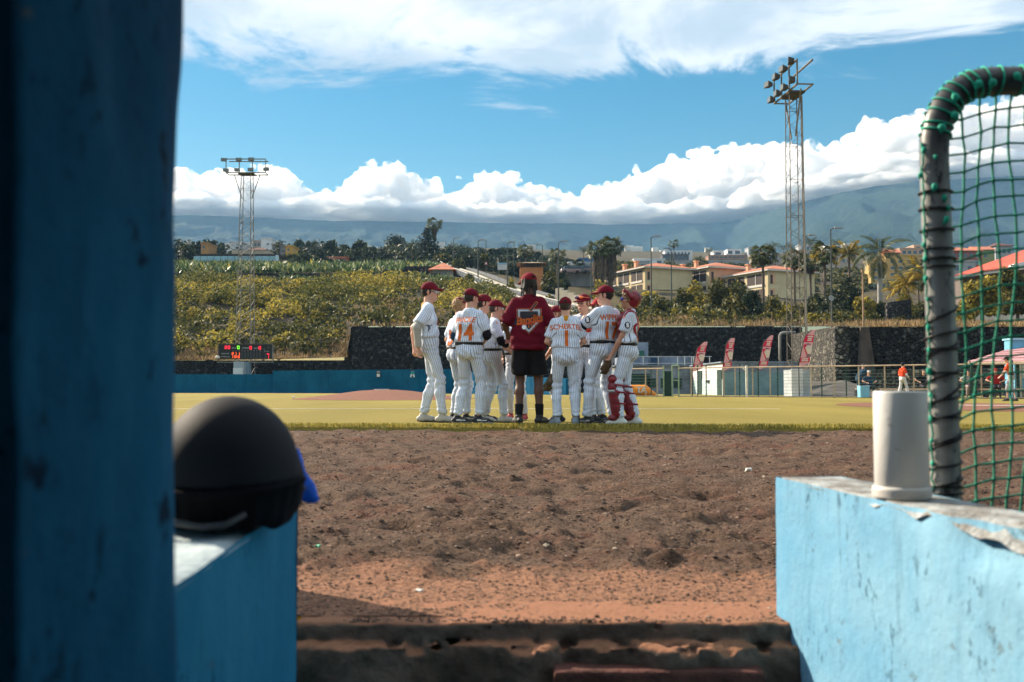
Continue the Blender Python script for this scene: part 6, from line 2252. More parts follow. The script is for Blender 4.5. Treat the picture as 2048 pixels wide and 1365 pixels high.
for (px, yt, d, lb, sd) in ((1303, 475, 122, 'street lamp in front of the first cream villa', 1), (1117, 486, 119, 'street lamp just right of the coach', 1), (1085, 491, 175, 'street lamp above the kiosk roof', -1), (1015, 487, 150, 'street lamp left of the coach\'s cap', 1), (1028, 485, 205, 'farther street lamp left of the coach\'s cap', -1),
                           (956, 482, 160, 'street lamp above the number 14 player', 1), (972, 481, 210, 'street lamp behind the warning sign', -1), (907, 478, 215, 'street lamp by the date palms', 1), (940, 490, 262, 'thin far street lamp right of the date palms', -1), (1183, 497, 130, 'thin street lamp by the shaggy palms', -1), (1098, 506, 250, 'thin far street lamp near the knoll', -1),
                           (1343, 499, 150, 'slim street lamp between the first two villas', -1), (1664, 459, 97, 'tall street lamp right of the floodlight tower', 1), (1612, 473, 110, 'street lamp head showing beside the tower', 1)):
    street_lamp(px, yt, d, lb, sd, 0.085 if d < 140 else 0.10)
rs = empty('round_sign', TS(1663, 96), 0, 'grey back of a round road sign on the tall lamp', 'sign')
zc = ZY(597, 96) - rs.location.z
MB().tube([(0, -0.12, zc), (0, -0.10, zc)], 0.26, 20).build('disc', mat('sign_back', (0.30, 0.31, 0.32), 0.6, 0.1, 2), rs)
MB().tube([(0, -0.08, -0.2), (0, -0.08, zc)], 0.03, 6).build('bracket_pole', M_STEEL, rs)
rk = empty('black_rock', TS(1813, 95), 0, 'black lava boulder on the bank edge', 'rock')
f = Field((-1, -1, -0.5), (1, 1, 0.9), 0.08)
f.ell((0, 0, 0.15), (0.7, 0.5, 0.4), None, 0.1)
f.ell((-0.35, 0.1, 0.25), (0.35, 0.35, 0.35), None, 0.1)
V, Q = f.mesh()
V = V + vnormals(V, Q) * (fbm(V, 4, 3) * 0.12)[:, None]
link('boulder', mesh_np('boulder', V, Q), M_BASALT, rk)
# ================================================================== PEOPLE
def set_col(me, C_, name='Col'):
    a = me.attributes.new(name, 'FLOAT_COLOR', 'POINT')
    C_ = np.asarray(C_, np.float32)
    if C_.shape[1] == 3:
        C_ = np.concatenate([C_, np.ones((len(C_), 1), np.float32)], 1)
    a.data.foreach_set('color', C_.ravel())


def attr_mat(name, rough, var=0.18, scale=25, spec=0.3, sheen=0.0, bumpv=0.0, sss=0.0):
    if name in MATS:
        return MATS[name]
    t = NT(name)
    c = t.attr('Col')
    nz = t.noise(scale, 4, 0.6)
    c = t.mix(t.step(nz, 0.3, 0.7, var, 0), c, t.mix(0.5, c, (0, 0, 0)))
    if bumpv:
        t.bump(t.noise(scale * 3, 4, 0.6), bumpv, 0.01)
    t.done(c, rough, 0, spec)
    if sheen:
        t.b.inputs['Sheen Weight'].default_value = sheen
    if sss:
        t.b.inputs['Subsurface Weight'].default_value = sss
        t.b.inputs['Subsurface Radius'].default_value = (0.012, 0.005, 0.003)
        t.b.inputs['Subsurface Scale'].default_value = 1.0
    MATS[name] = t.m
    return t.m


def pinstripe_material():
    t = NT('pinstripe_cloth')
    s = t.attr('stripe', 'Fac')
    fr = t.math('FRACT', s)
    d = t.math('ABSOLUTE', t.math('SUBTRACT', fr, 0.5))
    line = t.step(d, 0.06, 0.11, 1, 0)
    base = t.attr('Col')
    nz = t.noise(14, 5, 0.6)
    base = t.mix(t.step(nz, 0.35, 0.7, 0.10, 0), base, (0.45, 0.45, 0.45))
    c = t.mix(t.math('MULTIPLY', line, 0.88), base, (0.035, 0.04, 0.085))
    t.bump(t.math('ADD', t.noise(9, 4, 0.6, t.map((1, 1, 0.5))), t.math('MULTIPLY', t.noise(40, 3, 0.6), 0.25)), 0.55, 0.03)
    return t.done(c, 0.85, 0, 0.15)


M_PIN = pinstripe_material()
M_SKIN = attr_mat('skin', 0.5, 0.08, 30, 0.4)
M_CLOTH = attr_mat('cloth', 0.85, 0.22, 9, 0.15, bumpv=0.25)
M_GEAR = attr_mat('moulded_gear', 0.38, 0.12, 15, 0.5)
M_HAIR = attr_mat('hair', 0.6, 0.5, 70, 0.4, bumpv=0.5)
M_SHOE = attr_mat('shoe_upper', 0.55, 0.2, 20, 0.4)
SHADE_WHITE, MAROON, NAVYBLK = (0.70, 0.785, 0.92), (0.150, 0.008, 0.020), (0.012, 0.013, 0.018)  # jersey white holds the blue of sky-lit shade in its base colour
PALE, TAN, DARKSKIN = (0.62, 0.345, 0.245), (0.46, 0.235, 0.155), (0.115, 0.052, 0.034)
ORANGE = (0.60, 0.13, 0.022)
V3 = lambda *a: np.array(a, float)


def rotz(a):
    c, s = math.cos(a), math.sin(a)
    return np.array([[c, -s, 0], [s, c, 0], [0, 0, 1.0]])


def rotx(a):
    c, s = math.cos(a), math.sin(a)
    return np.array([[1.0, 0, 0], [0, c, -s], [0, s, c]])


def unit(v):
    v = np.asarray(v, float)
    return v / (np.linalg.norm(v) + 1e-9)


def ik(a, c, l1, l2, hint):
    a, c = np.array(a, float), np.array(c, float)
    v = c - a
    L = np.linalg.norm(v)
    L_ = min(L, (l1 + l2) * 0.995)
    u = v / L
    c = a + u * L_
    x = (l1 * l1 - l2 * l2 + L_ * L_) / (2 * L_)
    h = math.sqrt(max(l1 * l1 - x * x, 0))
    n = np.array(hint, float)
    n = unit(n - (n @ u) * u)
    return a + u * x + n * h, c


def add_hand(f, w, u, n, side, grip=0.5):
    """palm, four bent fingers of unequal length and an opposed thumb"""
    u = unit(u)
    n = unit(n - (n @ u) * u)
    sd = np.cross(u, n) * side
    f.cap(w - u * 0.01, w + u * 0.075, 0.028, 0.034, 0.012, flat=(n, 1.6))
    for i, (off, ln) in enumerate(((-0.030, 0.86), (-0.010, 1.0), (0.011, 0.95), (0.030, 0.76))):
        b0 = w + u * 0.078 + sd * off
        m1 = b0 + (u * (1 - 0.55 * grip) + n * 0.75 * grip) * 0.040 * ln
        m2 = m1 + (u * (0.75 - 1.0 * grip) + n * (0.3 + 0.55 * grip)) * 0.032 * ln
        m3 = m2 + (u * (0.6 - 1.5 * grip) + n * (0.35 + 0.1 * grip)) * 0.022 * ln
        f.cap(b0, m1, 0.0098, 0.0092, 0.004)
        f.cap(m1, m2, 0.0092, 0.0086, 0.004)
        f.cap(m2, m3, 0.0086, 0.0078, 0.004)
    t0 = w + u * 0.022 - sd * 0.030
    t1 = t0 + u * 0.032 - sd * 0.020 + n * 0.012
    t2 = t1 + u * 0.030 + n * 0.014
    f.cap(t0, t1, 0.013, 0.0115, 0.008)
    f.cap(t1, t2, 0.0112, 0.009, 0.004)


def stripe_attr(me, V, Q, bones):
    """corner attribute: running pinstripe coordinate around the nearest limb"""
    cen = V[Q].mean(1)
    best = np.full(len(Q), 1e9)
    which = np.zeros(len(Q), int)
    for bi, (a, b, ref, n, rad, el) in enumerate(bones):
        ba = b - a
        t = np.clip(((cen - a) @ ba) / (ba @ ba), 0, 1)
        dist = np.linalg.norm(cen - a - t[:, None] * ba, axis=1) - rad
        m = dist < best
        best[m] = dist[m]
        which[m] = bi
    S = np.zeros((len(Q), 4), np.float32)
    for bi, (a, b, ref, n, rad, el) in enumerate(bones):
        m = which == bi
        if not m.any():
            continue
        u = unit(b - a)
        r = unit(ref - (ref @ u) * u)
        w = np.cross(u, r)
        q = V[Q[m]] - a
        ang = np.arctan2((q @ w) / el[0], (q @ r) / el[1]) / (2 * math.pi)
        ang = ang - np.round(ang - ang[:, :1])
        S[m] = ang * n
    at = me.attributes.new('stripe', 'FLOAT', 'CORNER')
    at.data.foreach_set('value', S.ravel() + 100.0)


def cloth_mesh(name, f, amp=0.006, freq=(9, 9, 5), fine=0.002, extra=None, it=2):
    V, Q = f.mesh()
    V = relax(V, Q, it, 0.5)
    N = vnormals(V, Q)
    dsp = fbm(V * np.array(freq) / 9.0, 9.0, 2) * amp + fbm(V, 34.0, 2) * fine
    if extra is not None:
        dsp = dsp + extra(V)
    V = V + N * dsp[:, None]
    return V, Q


def text_mesh(txt, size, bold=0.02, shear=0.0, space=1.0):
    cu = bpy.data.curves.new('lettering', 'FONT')
    cu.body = txt
    cu.size = size
    cu.offset = bold * size
    cu.shear = shear
    cu.space_character = space
    cu.align_x = 'CENTER'
    cu.align_y = 'CENTER'
    cu.resolution_u = 3
    o = bpy.data.objects.new('lettering', cu)
    COL.objects.link(o)
    dg = bpy.context.evaluated_depsgraph_get()
    me = bpy.data.meshes.new_from_object(o.evaluated_get(dg))
    bpy.data.objects.remove(o)
    bm = bmesh.new()
    bm.from_mesh(me)
    bmesh.ops.triangulate(bm, faces=bm.faces[:])
    for _ in range(5):
        es = [e for e in bm.edges if e.calc_length() > 0.018]
        if not es:
            break
        bmesh.ops.subdivide_edges(bm, edges=es, cuts=1)
        bmesh.ops.triangulate(bm, faces=bm.faces[:])
    vs = [v.co.copy() for v in bm.verts]
    fs = [tuple(v.index for v in f_.verts) for f_ in bm.faces]
    bm.free()
    bpy.data.meshes.remove(me)
    return vs, fs


def poly_mesh(pts):
    bm = bmesh.new()
    fv = bm.faces.new([bm.verts.new((x, y, 0)) for x, y in pts])
    bmesh.ops.triangulate(bm, faces=bm.faces[:])
    for _ in range(5):
        es = [e for e in bm.edges if e.calc_length() > 0.018]
        if not es:
            break
        bmesh.ops.subdivide_edges(bm, edges=es, cuts=1)
        bmesh.ops.triangulate(bm, faces=bm.faces[:])
    bm.verts.index_update()
    vs = [v.co.copy() for v in bm.verts]
    fs = [tuple(v.index for v in f_.verts) for f_ in bm.faces]
    bm.free()
    return vs, fs


def project(name, vf, bvh, c, right, fwd, m, parent, off=0.006, arc=0.0):
    """lay flat lettering onto cloth: c = centre in front of it, fwd = direction into the cloth"""
    vs, fs = vf
    right, fwd = Vector(right).normalized(), Vector(fwd).normalized()
    up = Vector((0, 0, 1))
    out = []
    for v in vs:
        p = Vector(c) + right * v.x + up * (v.y - arc * v.x * v.x)
        h = bvh.ray_cast(p - fwd * 0.4, fwd)
        out.append((h[0] - fwd * off) if h[0] is not None else p + fwd * 0.1)
    ok = [f_ for f_ in fs]
    me = bpy.data.meshes.new(name)
    me.from_pydata([tuple(v) for v in out], [], ok)
    me.update()
    return link(name, me, m, parent)


M_ORANGE = mat('orange_twill', ORANGE, 0.8, 0.15, 20)
M_NAVY = mat('navy_twill', (0.02, 0.024, 0.05), 0.8, 0.2, 20)
M_WHITEINK = mat('white_ink', (0.75, 0.76, 0.78), 0.8, 0.08, 20)
M_REDINK = mat('red_ink', (0.62, 0.05, 0.02), 0.8, 0.1, 20)
M_BLACKBELT = mat('black_belt', (0.012, 0.012, 0.014), 0.5, 0.2, 20)


def make_person(label, px, d, H, yaw, group='huddle', la=None, ra=None, ll=None, rl=None, lean=(0, 0.02), twist=0, drop=0.0,
                hyaw=0, hpitch=0, skin=PALE, hair=(0.035, 0.022, 0.015), hairk='short', cap=MAROON, glasses=None, kit='pin',
                number=None, name=None, lsl=None, rsl=None, shoe=(NAVYBLK, (0.35, 0.35, 0.36)), toes=(0, 0), logo=False,
                dirt=0.25, collar=None, h=0.015, shirtc=SHADE_WHITE, pantc=SHADE_WHITE, belt=True, build=1.0, loc=None, z0=0.0, patch=None, face=True, cap_op=True, tan_leg=None, cap_yaw=None):
    s = H / 1.80
    x0 = loc[0] if loc else PX(px, d)
    y0 = loc[1] if loc else d
    root = empty('person', (x0, y0, z0), R(yaw), label, 'person', group)
    root.scale = (s, s, s)
    pel = V3(0, 0, 1.0 - drop)
    neck = pel + V3(lean[0], lean[1], 0.485)
    chest = pel + V3(lean[0] * 0.55, lean[1] * 0.55, 0.295)
    X = rotz(R(twist)) @ V3(1, 0, 0)
    Yf = rotz(R(twist)) @ V3(0, 1, 0)
    sh = {-1: neck - X * 0.166 + V3(0, 0, -0.055), 1: neck + X * 0.166 + V3(0, 0, -0.055)}
    hip = {-1: pel + V3(-0.085, 0, -0.02), 1: pel + V3(0.085, 0, -0.02)}
    arm = {-1: la or ((-0.27, 0.08, 0.86), (-0.6, -1, 0)), 1: ra or ((0.27, 0.08, 0.86), (0.6, -1, 0))}
    leg = {-1: ll or ((-0.12, 0.0), (0, 1, 0)), 1: rl or ((0.12, 0.0), (0, 1, 0))}
    elb, wri, kne, ank = {}, {}, {}, {}
    for q in (-1, 1):
        elb[q], wri[q] = ik(sh[q], arm[q][0], 0.285, 0.26, arm[q][1])
        kne[q], ank[q] = ik(hip[q], (leg[q][0][0], leg[q][0][1], leg[q][0][2] if len(leg[q][0]) > 2 else 0.09), 0.462, 0.45, leg[q][1])
    Rh = rotz(R(hyaw)) @ rotx(R(hpitch))
    hc = neck + V3(0, 0.025, 0.0) + Rh @ V3(0, 0.0, 0.0) + V3(0, 0, 0.17)
    hp = lambda x, y, z: hc + Rh @ V3(x, y, z)
    lo = np.min([sh[-1], sh[1], elb[-1], elb[1], wri[-1], wri[1], kne[-1], kne[1], ank[-1], ank[1], hc], 0) - 0.22
    hi = np.max([sh[-1], sh[1], elb[-1], elb[1], wri[-1], wri[1], kne[-1], kne[1], ank[-1], ank[1], hc], 0) + 0.24
    lo[2] = min(lo[2], ank[-1][2] - 0.1, ank[1][2] - 0.1)
    # ---------------- body
    fine = [(hc - 0.14, hc + 0.14)]
    for q in (-1, 1):
        wd = unit(wri[q] - elb[q])
        fine.append((np.minimum(wri[q], wri[q] + wd * 0.18) - 0.06, np.maximum(wri[q], wri[q] + wd * 0.18) + 0.06))
    f = Field(lo, hi, h, fine if h < 0.02 else [], h * 0.5)
    f.cap(neck + V3(0, -0.005, -0.05), hp(0, -0.012, -0.05), 0.062, 0.056, 0.03)
    f.ell(hp(0, -0.012, 0.03), (0.076, 0.097, 0.090), Rh, 0.03)
    f.ell(hp(0, 0.028, -0.048), (0.058, 0.062, 0.072), Rh, 0.03)
    f.ell(hp(0, 0.066, -0.098), (0.026, 0.022, 0.020), Rh, 0.025)
    f.cap(hp(0, 0.088, 0.004), hp(0, 0.112, -0.034), 0.009, 0.0135, 0.012)
    f.cap(hp(-0.036, 0.072, 0.016), hp(0.036, 0.072, 0.016), 0.017, 0.017, 0.018)
    f.cap(hp(-0.019, 0.080, -0.070), hp(0.019, 0.080, -0.070), 0.012, 0.012, 0.012)
    for q in (-1, 1):
        f.ell(hp(0.034 * q, 0.102, -0.006), (0.016, 0.014, 0.010), Rh, 0.01, sub=True)
        f.ell(hp(0.046 * q, 0.05, -0.03), (0.022, 0.03, 0.02), Rh, 0.02)
        f.ell(hp(0.079 * q, -0.008, -0.008), (0.009, 0.020, 0.033), Rh @ rotz(-0.35 * q), 0.008)
    f.cap(chest - X * 0.06, chest + X * 0.06, 0.075, 0.075, 0.04)
    f.cap(neck - X * 0.10 + V3(0, 0, -0.07), neck + X * 0.10 + V3(0, 0, -0.07), 0.045, 0.045, 0.04)
    f.cap(pel + V3(-0.05, 0, 0), pel + V3(0.05, 0, 0), 0.075, 0.075, 0.04)
    f.cap(pel, chest, 0.07, 0.075, 0.04)
    for q in (-1, 1):
        f.cap(sh[q], elb[q], 0.046 * build, 0.037 * build, 0.03)
        mid = elb[q] * 0.65 + wri[q] * 0.35
        f.cap(elb[q], mid, 0.037 * build, 0.038 * build, 0.02)
        f.cap(mid, wri[q], 0.038 * build, 0.025 * build, 0.02)
        u = wri[q] - elb[q]
        nrm = arm[q][2] if len(arm[q]) > 2 else np.cross(u, V3(0, 1, 0)) * q + V3(0, 0.4, 0.1)
        add_hand(f, wri[q], u, np.array(nrm, float), q, arm[q][3] if len(arm[q]) > 3 else 0.45)
        lk = build * (1.0 if kit == 'tee' else 0.76)
        f.cap(hip[q], kne[q], 0.082 * lk, 0.052 * lk, 0.04)
        calf = kne[q] * 0.68 + ank[q] * 0.32 + V3(0, -0.014, 0)
        f.cap(kne[q], calf, 0.050 * lk, 0.053 * lk, 0.03)
        f.cap(calf, ank[q] + V3(0, 0, 0.0), 0.053 * lk, 0.034 * lk, 0.03)
    V, Q = f.mesh()
    V = relax(V, Q, 1, 0.35)
    me = mesh_np('body', V, Q)
    Cc = np.tile(np.array(skin, float), (len(V), 1))
    L = (V - hc) @ Rh
    k_ = np.array(skin)
    def paint(m, c, a=1.0):
        Cc[m] = Cc[m] * (1 - a) + np.array(c) * a
    if face:
        paint((np.abs(L[:, 0]) < 0.021) & (np.abs(L[:, 2] + 0.070) < 0.007) & (L[:, 1] > 0.07), k_ * [0.72, 0.42, 0.42], 0.8)
        paint((np.abs(np.abs(L[:, 0]) - 0.034) < 0.017) & (np.abs(L[:, 2] + 0.004) < 0.007) & (L[:, 1] > 0.06), (0.03, 0.02, 0.018), 0.85)
        paint((np.abs(np.abs(L[:, 0]) - 0.034) < 0.021) & (np.abs(L[:, 2] - 0.019) < 0.0055) & (L[:, 1] > 0.06), np.array(hair) * 1.2, 0.75)
        paint((np.abs(np.abs(L[:, 0]) - 0.045) < 0.02) & (np.abs(L[:, 2] + 0.035) < 0.022) & (L[:, 1] > 0.04), k_ * [1.1, 0.85, 0.82], 0.5)
    paint((np.abs(L) < 0.16).all(1) & (np.abs(np.abs(L[:, 0]) - 0.08) < 0.012) & (np.abs(L[:, 1]) < 0.03) & (np.abs(L[:, 2]) < 0.04), k_ * [1.05, 0.8, 0.75], 0.6)
    # sleeves worn under the jersey are painted on the arm's own surface only where cloth covers it
    set_col(me, Cc)
    link('body', me, M_SKIN, root)
    # ---------------- under-sleeves
    for q, spec in ((-1, lsl), (1, rsl)):
        if spec is None:
            continue
        colr, t0, t1 = spec                      # t: 0 shoulder, 1 elbow, 2 wrist
        g_ = Field(np.minimum(np.minimum(sh[q], elb[q]), wri[q]) - 0.08, np.maximum(np.maximum(sh[q], elb[q]), wri[q]) + 0.08, 0.011)
        at = lambda t: sh[q] + (elb[q] - sh[q]) * t if t <= 1 else elb[q] + (wri[q] - elb[q]) * (t - 1)
        if t0 < 1:
            g_.cap(at(t0), at(min(t1, 1)), 0.056 * build, 0.052 * build, 0.01, cut=t1 <= 1)
        if t1 > 1:
            g_.cap(at(max(t0, 1)), at(t1), 0.052 * build, 0.041 * build if t1 > 1.5 else 0.05, 0.015, cut=True)
        V, Q = cloth_mesh('s', g_, 0.003, (9, 9, 9), 0.001)
        me = mesh_np('undersleeve', V, Q)
        set_col(me, np.tile(np.array(colr, float), (len(V), 1)))
        link('undersleeve', me, M_CLOTH, root)
    # ---------------- shirt
    f = Field(lo, hi, h)
    w = build
    coach = kit == 'tee'
    slen = 0.98 if coach else 0.80
    hem = pel[2] + (-0.13 if coach else 0.062)
    f.cap(neck - X * 0.125 + V3(0, 0, -0.062), neck + X * 0.125 + V3(0, 0, -0.062), 0.072, 0.072, 0.05)
    f.cap(neck - X * 0.02 + V3(0, -0.012, -0.012), neck + X * 0.02 + V3(0, -0.012, -0.012), 0.068, 0.068, 0.05)
    f.cap(chest - X * 0.085 * w, chest + X * 0.085 * w, 0.116, 0.116, 0.06)
    f.cap(pel + V3(-0.075 * w, lean[1] * 0.2, 0.15), pel + V3(0.075 * w, lean[1] * 0.2, 0.15), 0.110, 0.110, 0.06)
    if coach:
        f.cap(pel + V3(-0.08 * w, 0, -0.1), pel + V3(0.08 * w, 0, -0.1), 0.130, 0.130, 0.06)
        f.cap(pel + V3(-0.08 * w, 0, 0.05), pel + V3(0.08 * w, 0, 0.05), 0.124, 0.124, 0.06)
    else:
        f.cap(pel + V3(-0.080 * w, lean[1] * 0.1, 0.095), pel + V3(0.080 * w, lean[1] * 0.1, 0.095), 0.122, 0.122, 0.05)
    for q in (-1, 1):
        e = sh[q] + (elb[q] - sh[q]) * slen
        f.cap(sh[q] - X * q * 0.02, e, 0.066 if coach else 0.062, 0.078 if coach else 0.071, 0.035, cut=True)
    f.halfspace((0, 0, hem), (0, 0, -1), lo, (hi[0], hi[1], hem + 0.05))
    # open neckline
    f.cap(neck + V3(0, 0.01, 0.03), neck + V3(0, 0.02, 0.12), 0.058, 0.07, 0.01, sub=True)
    fold = lambda V_: 0.006 * np.sin(V_[:, 2] * 46 + 5 * vnoise(V_, 7)) * np.clip((pel[2] + 0.30 - V_[:, 2]) / 0.2, 0, 1)
    V, Q = cloth_mesh('s', f, 0.016, (8, 8, 6), 0.004, fold)
    me = mesh_np('jersey', V, Q)
    Cc = np.tile(np.array(shirtc, float), (len(V), 1))
    if dirt and kit == 'pin':
        st = np.clip(fbm(V + px * 0.1, 5.0, 3) - 0.25, 0, 1)[:, None] * dirt * 0.7
        Cc = Cc * (1 - st) + np.array((0.45, 0.30, 0.19)) * st
    set_col(me, Cc)
    if kit == 'pin':
        bones = [(pel, neck, V3(0, 1, 0), 38, 0.10, (1.45, 1.0))] + [(sh[q], elb[q], V3(0, 1, 0.01), 16, 0.055, (1, 1)) for q in (-1, 1)]
        stripe_attr(me, V, Q, bones)
    jer = link('shirt' if kit != 'pin' else 'jersey', me, M_PIN if kit == 'pin' else M_CLOTH, root)
    bvh = BVHTree.FromPolygons([Vector(v) for v in V], [tuple(int(i) for i in q) for q in Q])
    zt = neck[2]
    if number:
        project('jersey_number', text_mesh(number, 0.30, 0.03, 0, 0.92), bvh, (chest[0], 0, zt - 0.295), X, Yf, M_ORANGE, jer)
    if name:
        project('jersey_name', text_mesh(name, 0.098, 0.022, 0, 1.02), bvh, (neck[0], 0, zt - 0.118), X, Yf, M_ORANGE, jer, 0.006, 0.5)
    if logo:
        project('chest_logo_back', poly_mesh([(-0.135, -0.04), (0.11, -0.02), (0.135, 0.05), (-0.10, 0.045)]), bvh, (chest[0], 0, zt - 0.21), -X, -Yf, M_NAVY, jer, 0.003)
        project('chest_logo', text_mesh('Bandits', 0.098, 0.022, 0.35, 0.9), bvh, (chest[0], 0, zt - 0.205), -X, -Yf, M_REDINK, jer, 0.006)
        for q in range(4):
            project('button', poly_mesh([(0.011 * math.cos(a), 0.011 * math.sin(a)) for a in np.linspace(0, 6.28, 9)[:-1]]), bvh,
                    (chest[0], 0, zt - 0.14 - q * 0.095), -X, -Yf, M_NAVY, jer, 0.006)
    if patch:
        q = patch
        m_ = sh[q] * 0.5 + elb[q] * 0.5
        out = unit(X * q * 0.9 - Yf * 0.45)
        rt = unit(np.cross(V3(0, 0, 1), -out))
        ring = [(0.036 * math.cos(a), 0.046 * math.sin(a)) for a in np.linspace(0, 6.28, 13)[:-1]]
        project('sleeve_patch', poly_mesh(ring), bvh, m_ + out * 0.05, -rt, -out, M_NAVY, jer, 0.004)
        project('patch_mark', poly_mesh([(-0.012, -0.03), (0.02, -0.026), (0.02, -0.004), (-0.006, 0.0), (0.016, 0.012), (0.01, 0.034), (-0.018, 0.028), (-0.016, 0.004)]), bvh,
                m_ + out * 0.05, -rt, -out, M_WHITEINK, jer, 0.006)
    if collar:
        g_ = Field(neck - 0.13, neck + 0.13, 0.008)
        g_.cap(neck + V3(0, -0.012, -0.02), neck + V3(0, -0.01, 0.035), 0.075, 0.067, 0.01, cut=True)
        V, Q = cloth_mesh('s', g_, 0.002)
        me = mesh_np('collar', V, Q)
        set_col(me, np.tile(np.array(collar, float), (len(V), 1)))
        link('collar', me, M_CLOTH, root)
    # ---------------- trousers / shorts
    f = Field(lo, hi, h)
    f.cap(pel + V3(-0.062 * w, 0, -0.01), pel + V3(0.062 * w, 0, -0.01), 0.100 if coach else 0.118, 0.100 if coach else 0.118, 0.04)
    f.cap(pel + V3(-0.072 * w, 0, 0.06), pel + V3(0.072 * w, 0, 0.06), 0.095 if coach else 0.114, 0.095 if coach else 0.114, 0.04)
    for q in (-1, 1):
        f.ell(pel + V3(0.062 * q, -0.055 if kit != 'tee' else -0.02, -0.06), (0.085, 0.085, 0.10), None, 0.03)
        if kit == 'tee' or kit == 'shorts':
            e = hip[q] + (kne[q] - hip[q]) * 0.86
            f.cap(hip[q], e, 0.100, 0.108, 0.02, cut=True)
        else:
            f.cap(hip[q], kne[q], 0.090 * w, 0.062 * w, 0.035)
            e = ank[q] + (kne[q] - ank[q]) * (tan_leg or 0.05)
            mc = kne[q] * 0.6 + e * 0.4 + V3(0, -0.012, 0)
            f.cap(kne[q], mc, 0.063 * w, 0.066 * w, 0.03)
            f.cap(mc, e, 0.066 * w, 0.058 * w, 0.03, cut=True)
    f.halfspace((0, 0, pel[2] + 0.085), (0, 0, 1), (lo[0], lo[1], pel[2] + 0.04), hi)
    az = min(ank[-1][2], ank[1][2])

    def wr(V_):
        zz = V_[:, 2]
        low = np.clip((az + 0.20 - zz) / 0.16, 0, 1)
        kn = np.exp(-((zz - kne[1][2]) / 0.10) ** 2)
        hpk = np.exp(-((zz - pel[2] + 0.10) / 0.07) ** 2)
        return 0.007 * low * np.sin(zz * 95 + 9 * vnoise(V_, 6)) + 0.008 * low * vnoise(V_, 26) + 0.009 * kn * np.sin(zz * 62 + 9 * vnoise(V_, 5)) + 0.006 * hpk * np.sin(zz * 60 + V_[:, 0] * 40 + 5 * vnoise(V_, 6))
    V, Q = cloth_mesh('s', f, 0.017, (8, 8, 4), 0.004, wr if kit == 'pin' else None)
    me = mesh_np('trousers', V, Q)
    Cc = np.tile(np.array(pantc, float), (len(V), 1))
    if dirt and kit == 'pin':
        st = np.clip(fbm(V * [1, 1, 0.5] + px, 4.2, 3) * 1.7 - 0.28 + 0.25 * np.exp(-((V[:, 2] - 0.48) / 0.13) ** 2) * (V[:, 1] > 0), 0, 0.8)[:, None] * dirt * 1.5
        Cc = Cc * (1 - st) + np.array((0.33, 0.20, 0.12)) * st
    set_col(me, np.clip(Cc, 0, 1))
    if kit == 'pin':
        bones = [(pel + V3(0, 0, -0.05), pel + V3(0, 0, 0.2), V3(0, 1, 0), 36, 0.09, (1.35, 1.0))]
        for q in (-1, 1):
            bones += [(hip[q] + (kne[q] - hip[q]) * 0.12, kne[q], V3(0, 1, 0.02), 20, 0.08, (1, 1)), (kne[q], ank[q], V3(0, 1, 0.02), 20, 0.075, (1, 1))]
        stripe_attr(me, V, Q, bones)
    link('shorts' if kit in ('tee', 'shorts') else 'trousers', me, M_PIN if kit == 'pin' else M_CLOTH, root)
    if belt and not coach:
        f = Field(pel - 0.25, pel + 0.25, 0.0105)
        f.cap(pel + V3(-0.075 * w, 0, 0.052), pel + V3(0.075 * w, 0, 0.052), 0.1255, 0.1255, 0.01)
        f.halfspace((0, 0, pel[2] + 0.078), (0, 0, 1), pel - 0.3, pel + 0.3)
        f.halfspace((0, 0, pel[2] + 0.034), (0, 0, -1), pel - 0.3, pel + 0.3)
        V, Q = f.mesh()
        link('belt', mesh_np('belt', V, Q), M_BLACKBELT, root)
    # ---------------- socks and shoes
    for i, q in enumerate((-1, 1)):
        a = ank[q]
        ty_ = R(toes[i])
        t_ = rotz(ty_) @ V3(0, 1, 0)
        pitch = leg[q][2] if len(leg[q]) > 2 else 0.0           # heel lift
        base = V3(a[0], a[1], a[2] - 0.09)
        tt = unit(t_ + V3(0, 0, -pitch))
        f = Field(base - 0.26, base + 0.26, 0.0105)
        heel = base - t_ * 0.055 + V3(0, 0, 0.044)
        ball = base + tt * 0.115 + V3(0, 0, 0.036)
        toe = base + tt * 0.172 + V3(0, 0, 0.024)
        f.cap(heel, ball, 0.037, 0.040, 0.02)
        f.cap(ball, toe, 0.039, 0.026, 0.02)
        f.cap(base + V3(0, 0, 0.05), base + V3(0, 0, 0.115) - t_ * 0.01, 0.045, 0.043, 0.025, cut=True)
        f.cap(base + t_ * 0.03 + V3(0, 0, 0.066), ball + V3(0, 0, 0.006), 0.034, 0.031, 0.02)
        f.halfspace(base + V3(0, 0, 0.001), (0, 0, -1), base - 0.3, base + 0.3) if pitch == 0 else None
        V, Q = f.mesh()
        V = relax(V, Q, 1, 0.4)
        me = mesh_np('shoe', V, Q)
        L = V - base
        al = L @ t_
        Cc = np.tile(np.array(shoe[0], float), (len(V), 1))
        sole = L[:, 2] < 0.026 + 0.004 * np.sin(al * 60)
        Cc[sole] = shoe[1]
        if len(shoe) > 2:
            sw = (np.abs(L[:, 2] - 0.052 - 0.16 * (0.03 - al) ** 1 * 0.35) < 0.008) & (al > -0.03) & (al < 0.10)
            Cc[sw & ~sole] = shoe[2]
        lace = (L[:, 2] > 0.07) & (al > 0.03) & (al < 0.11) & (np.sin(al * 300) > 0.3)
        Cc[lace] = np.array(shoe[0]) * 0.6 + 0.12
        set_col(me, Cc)
        link('shoe', me, M_SHOE, root)
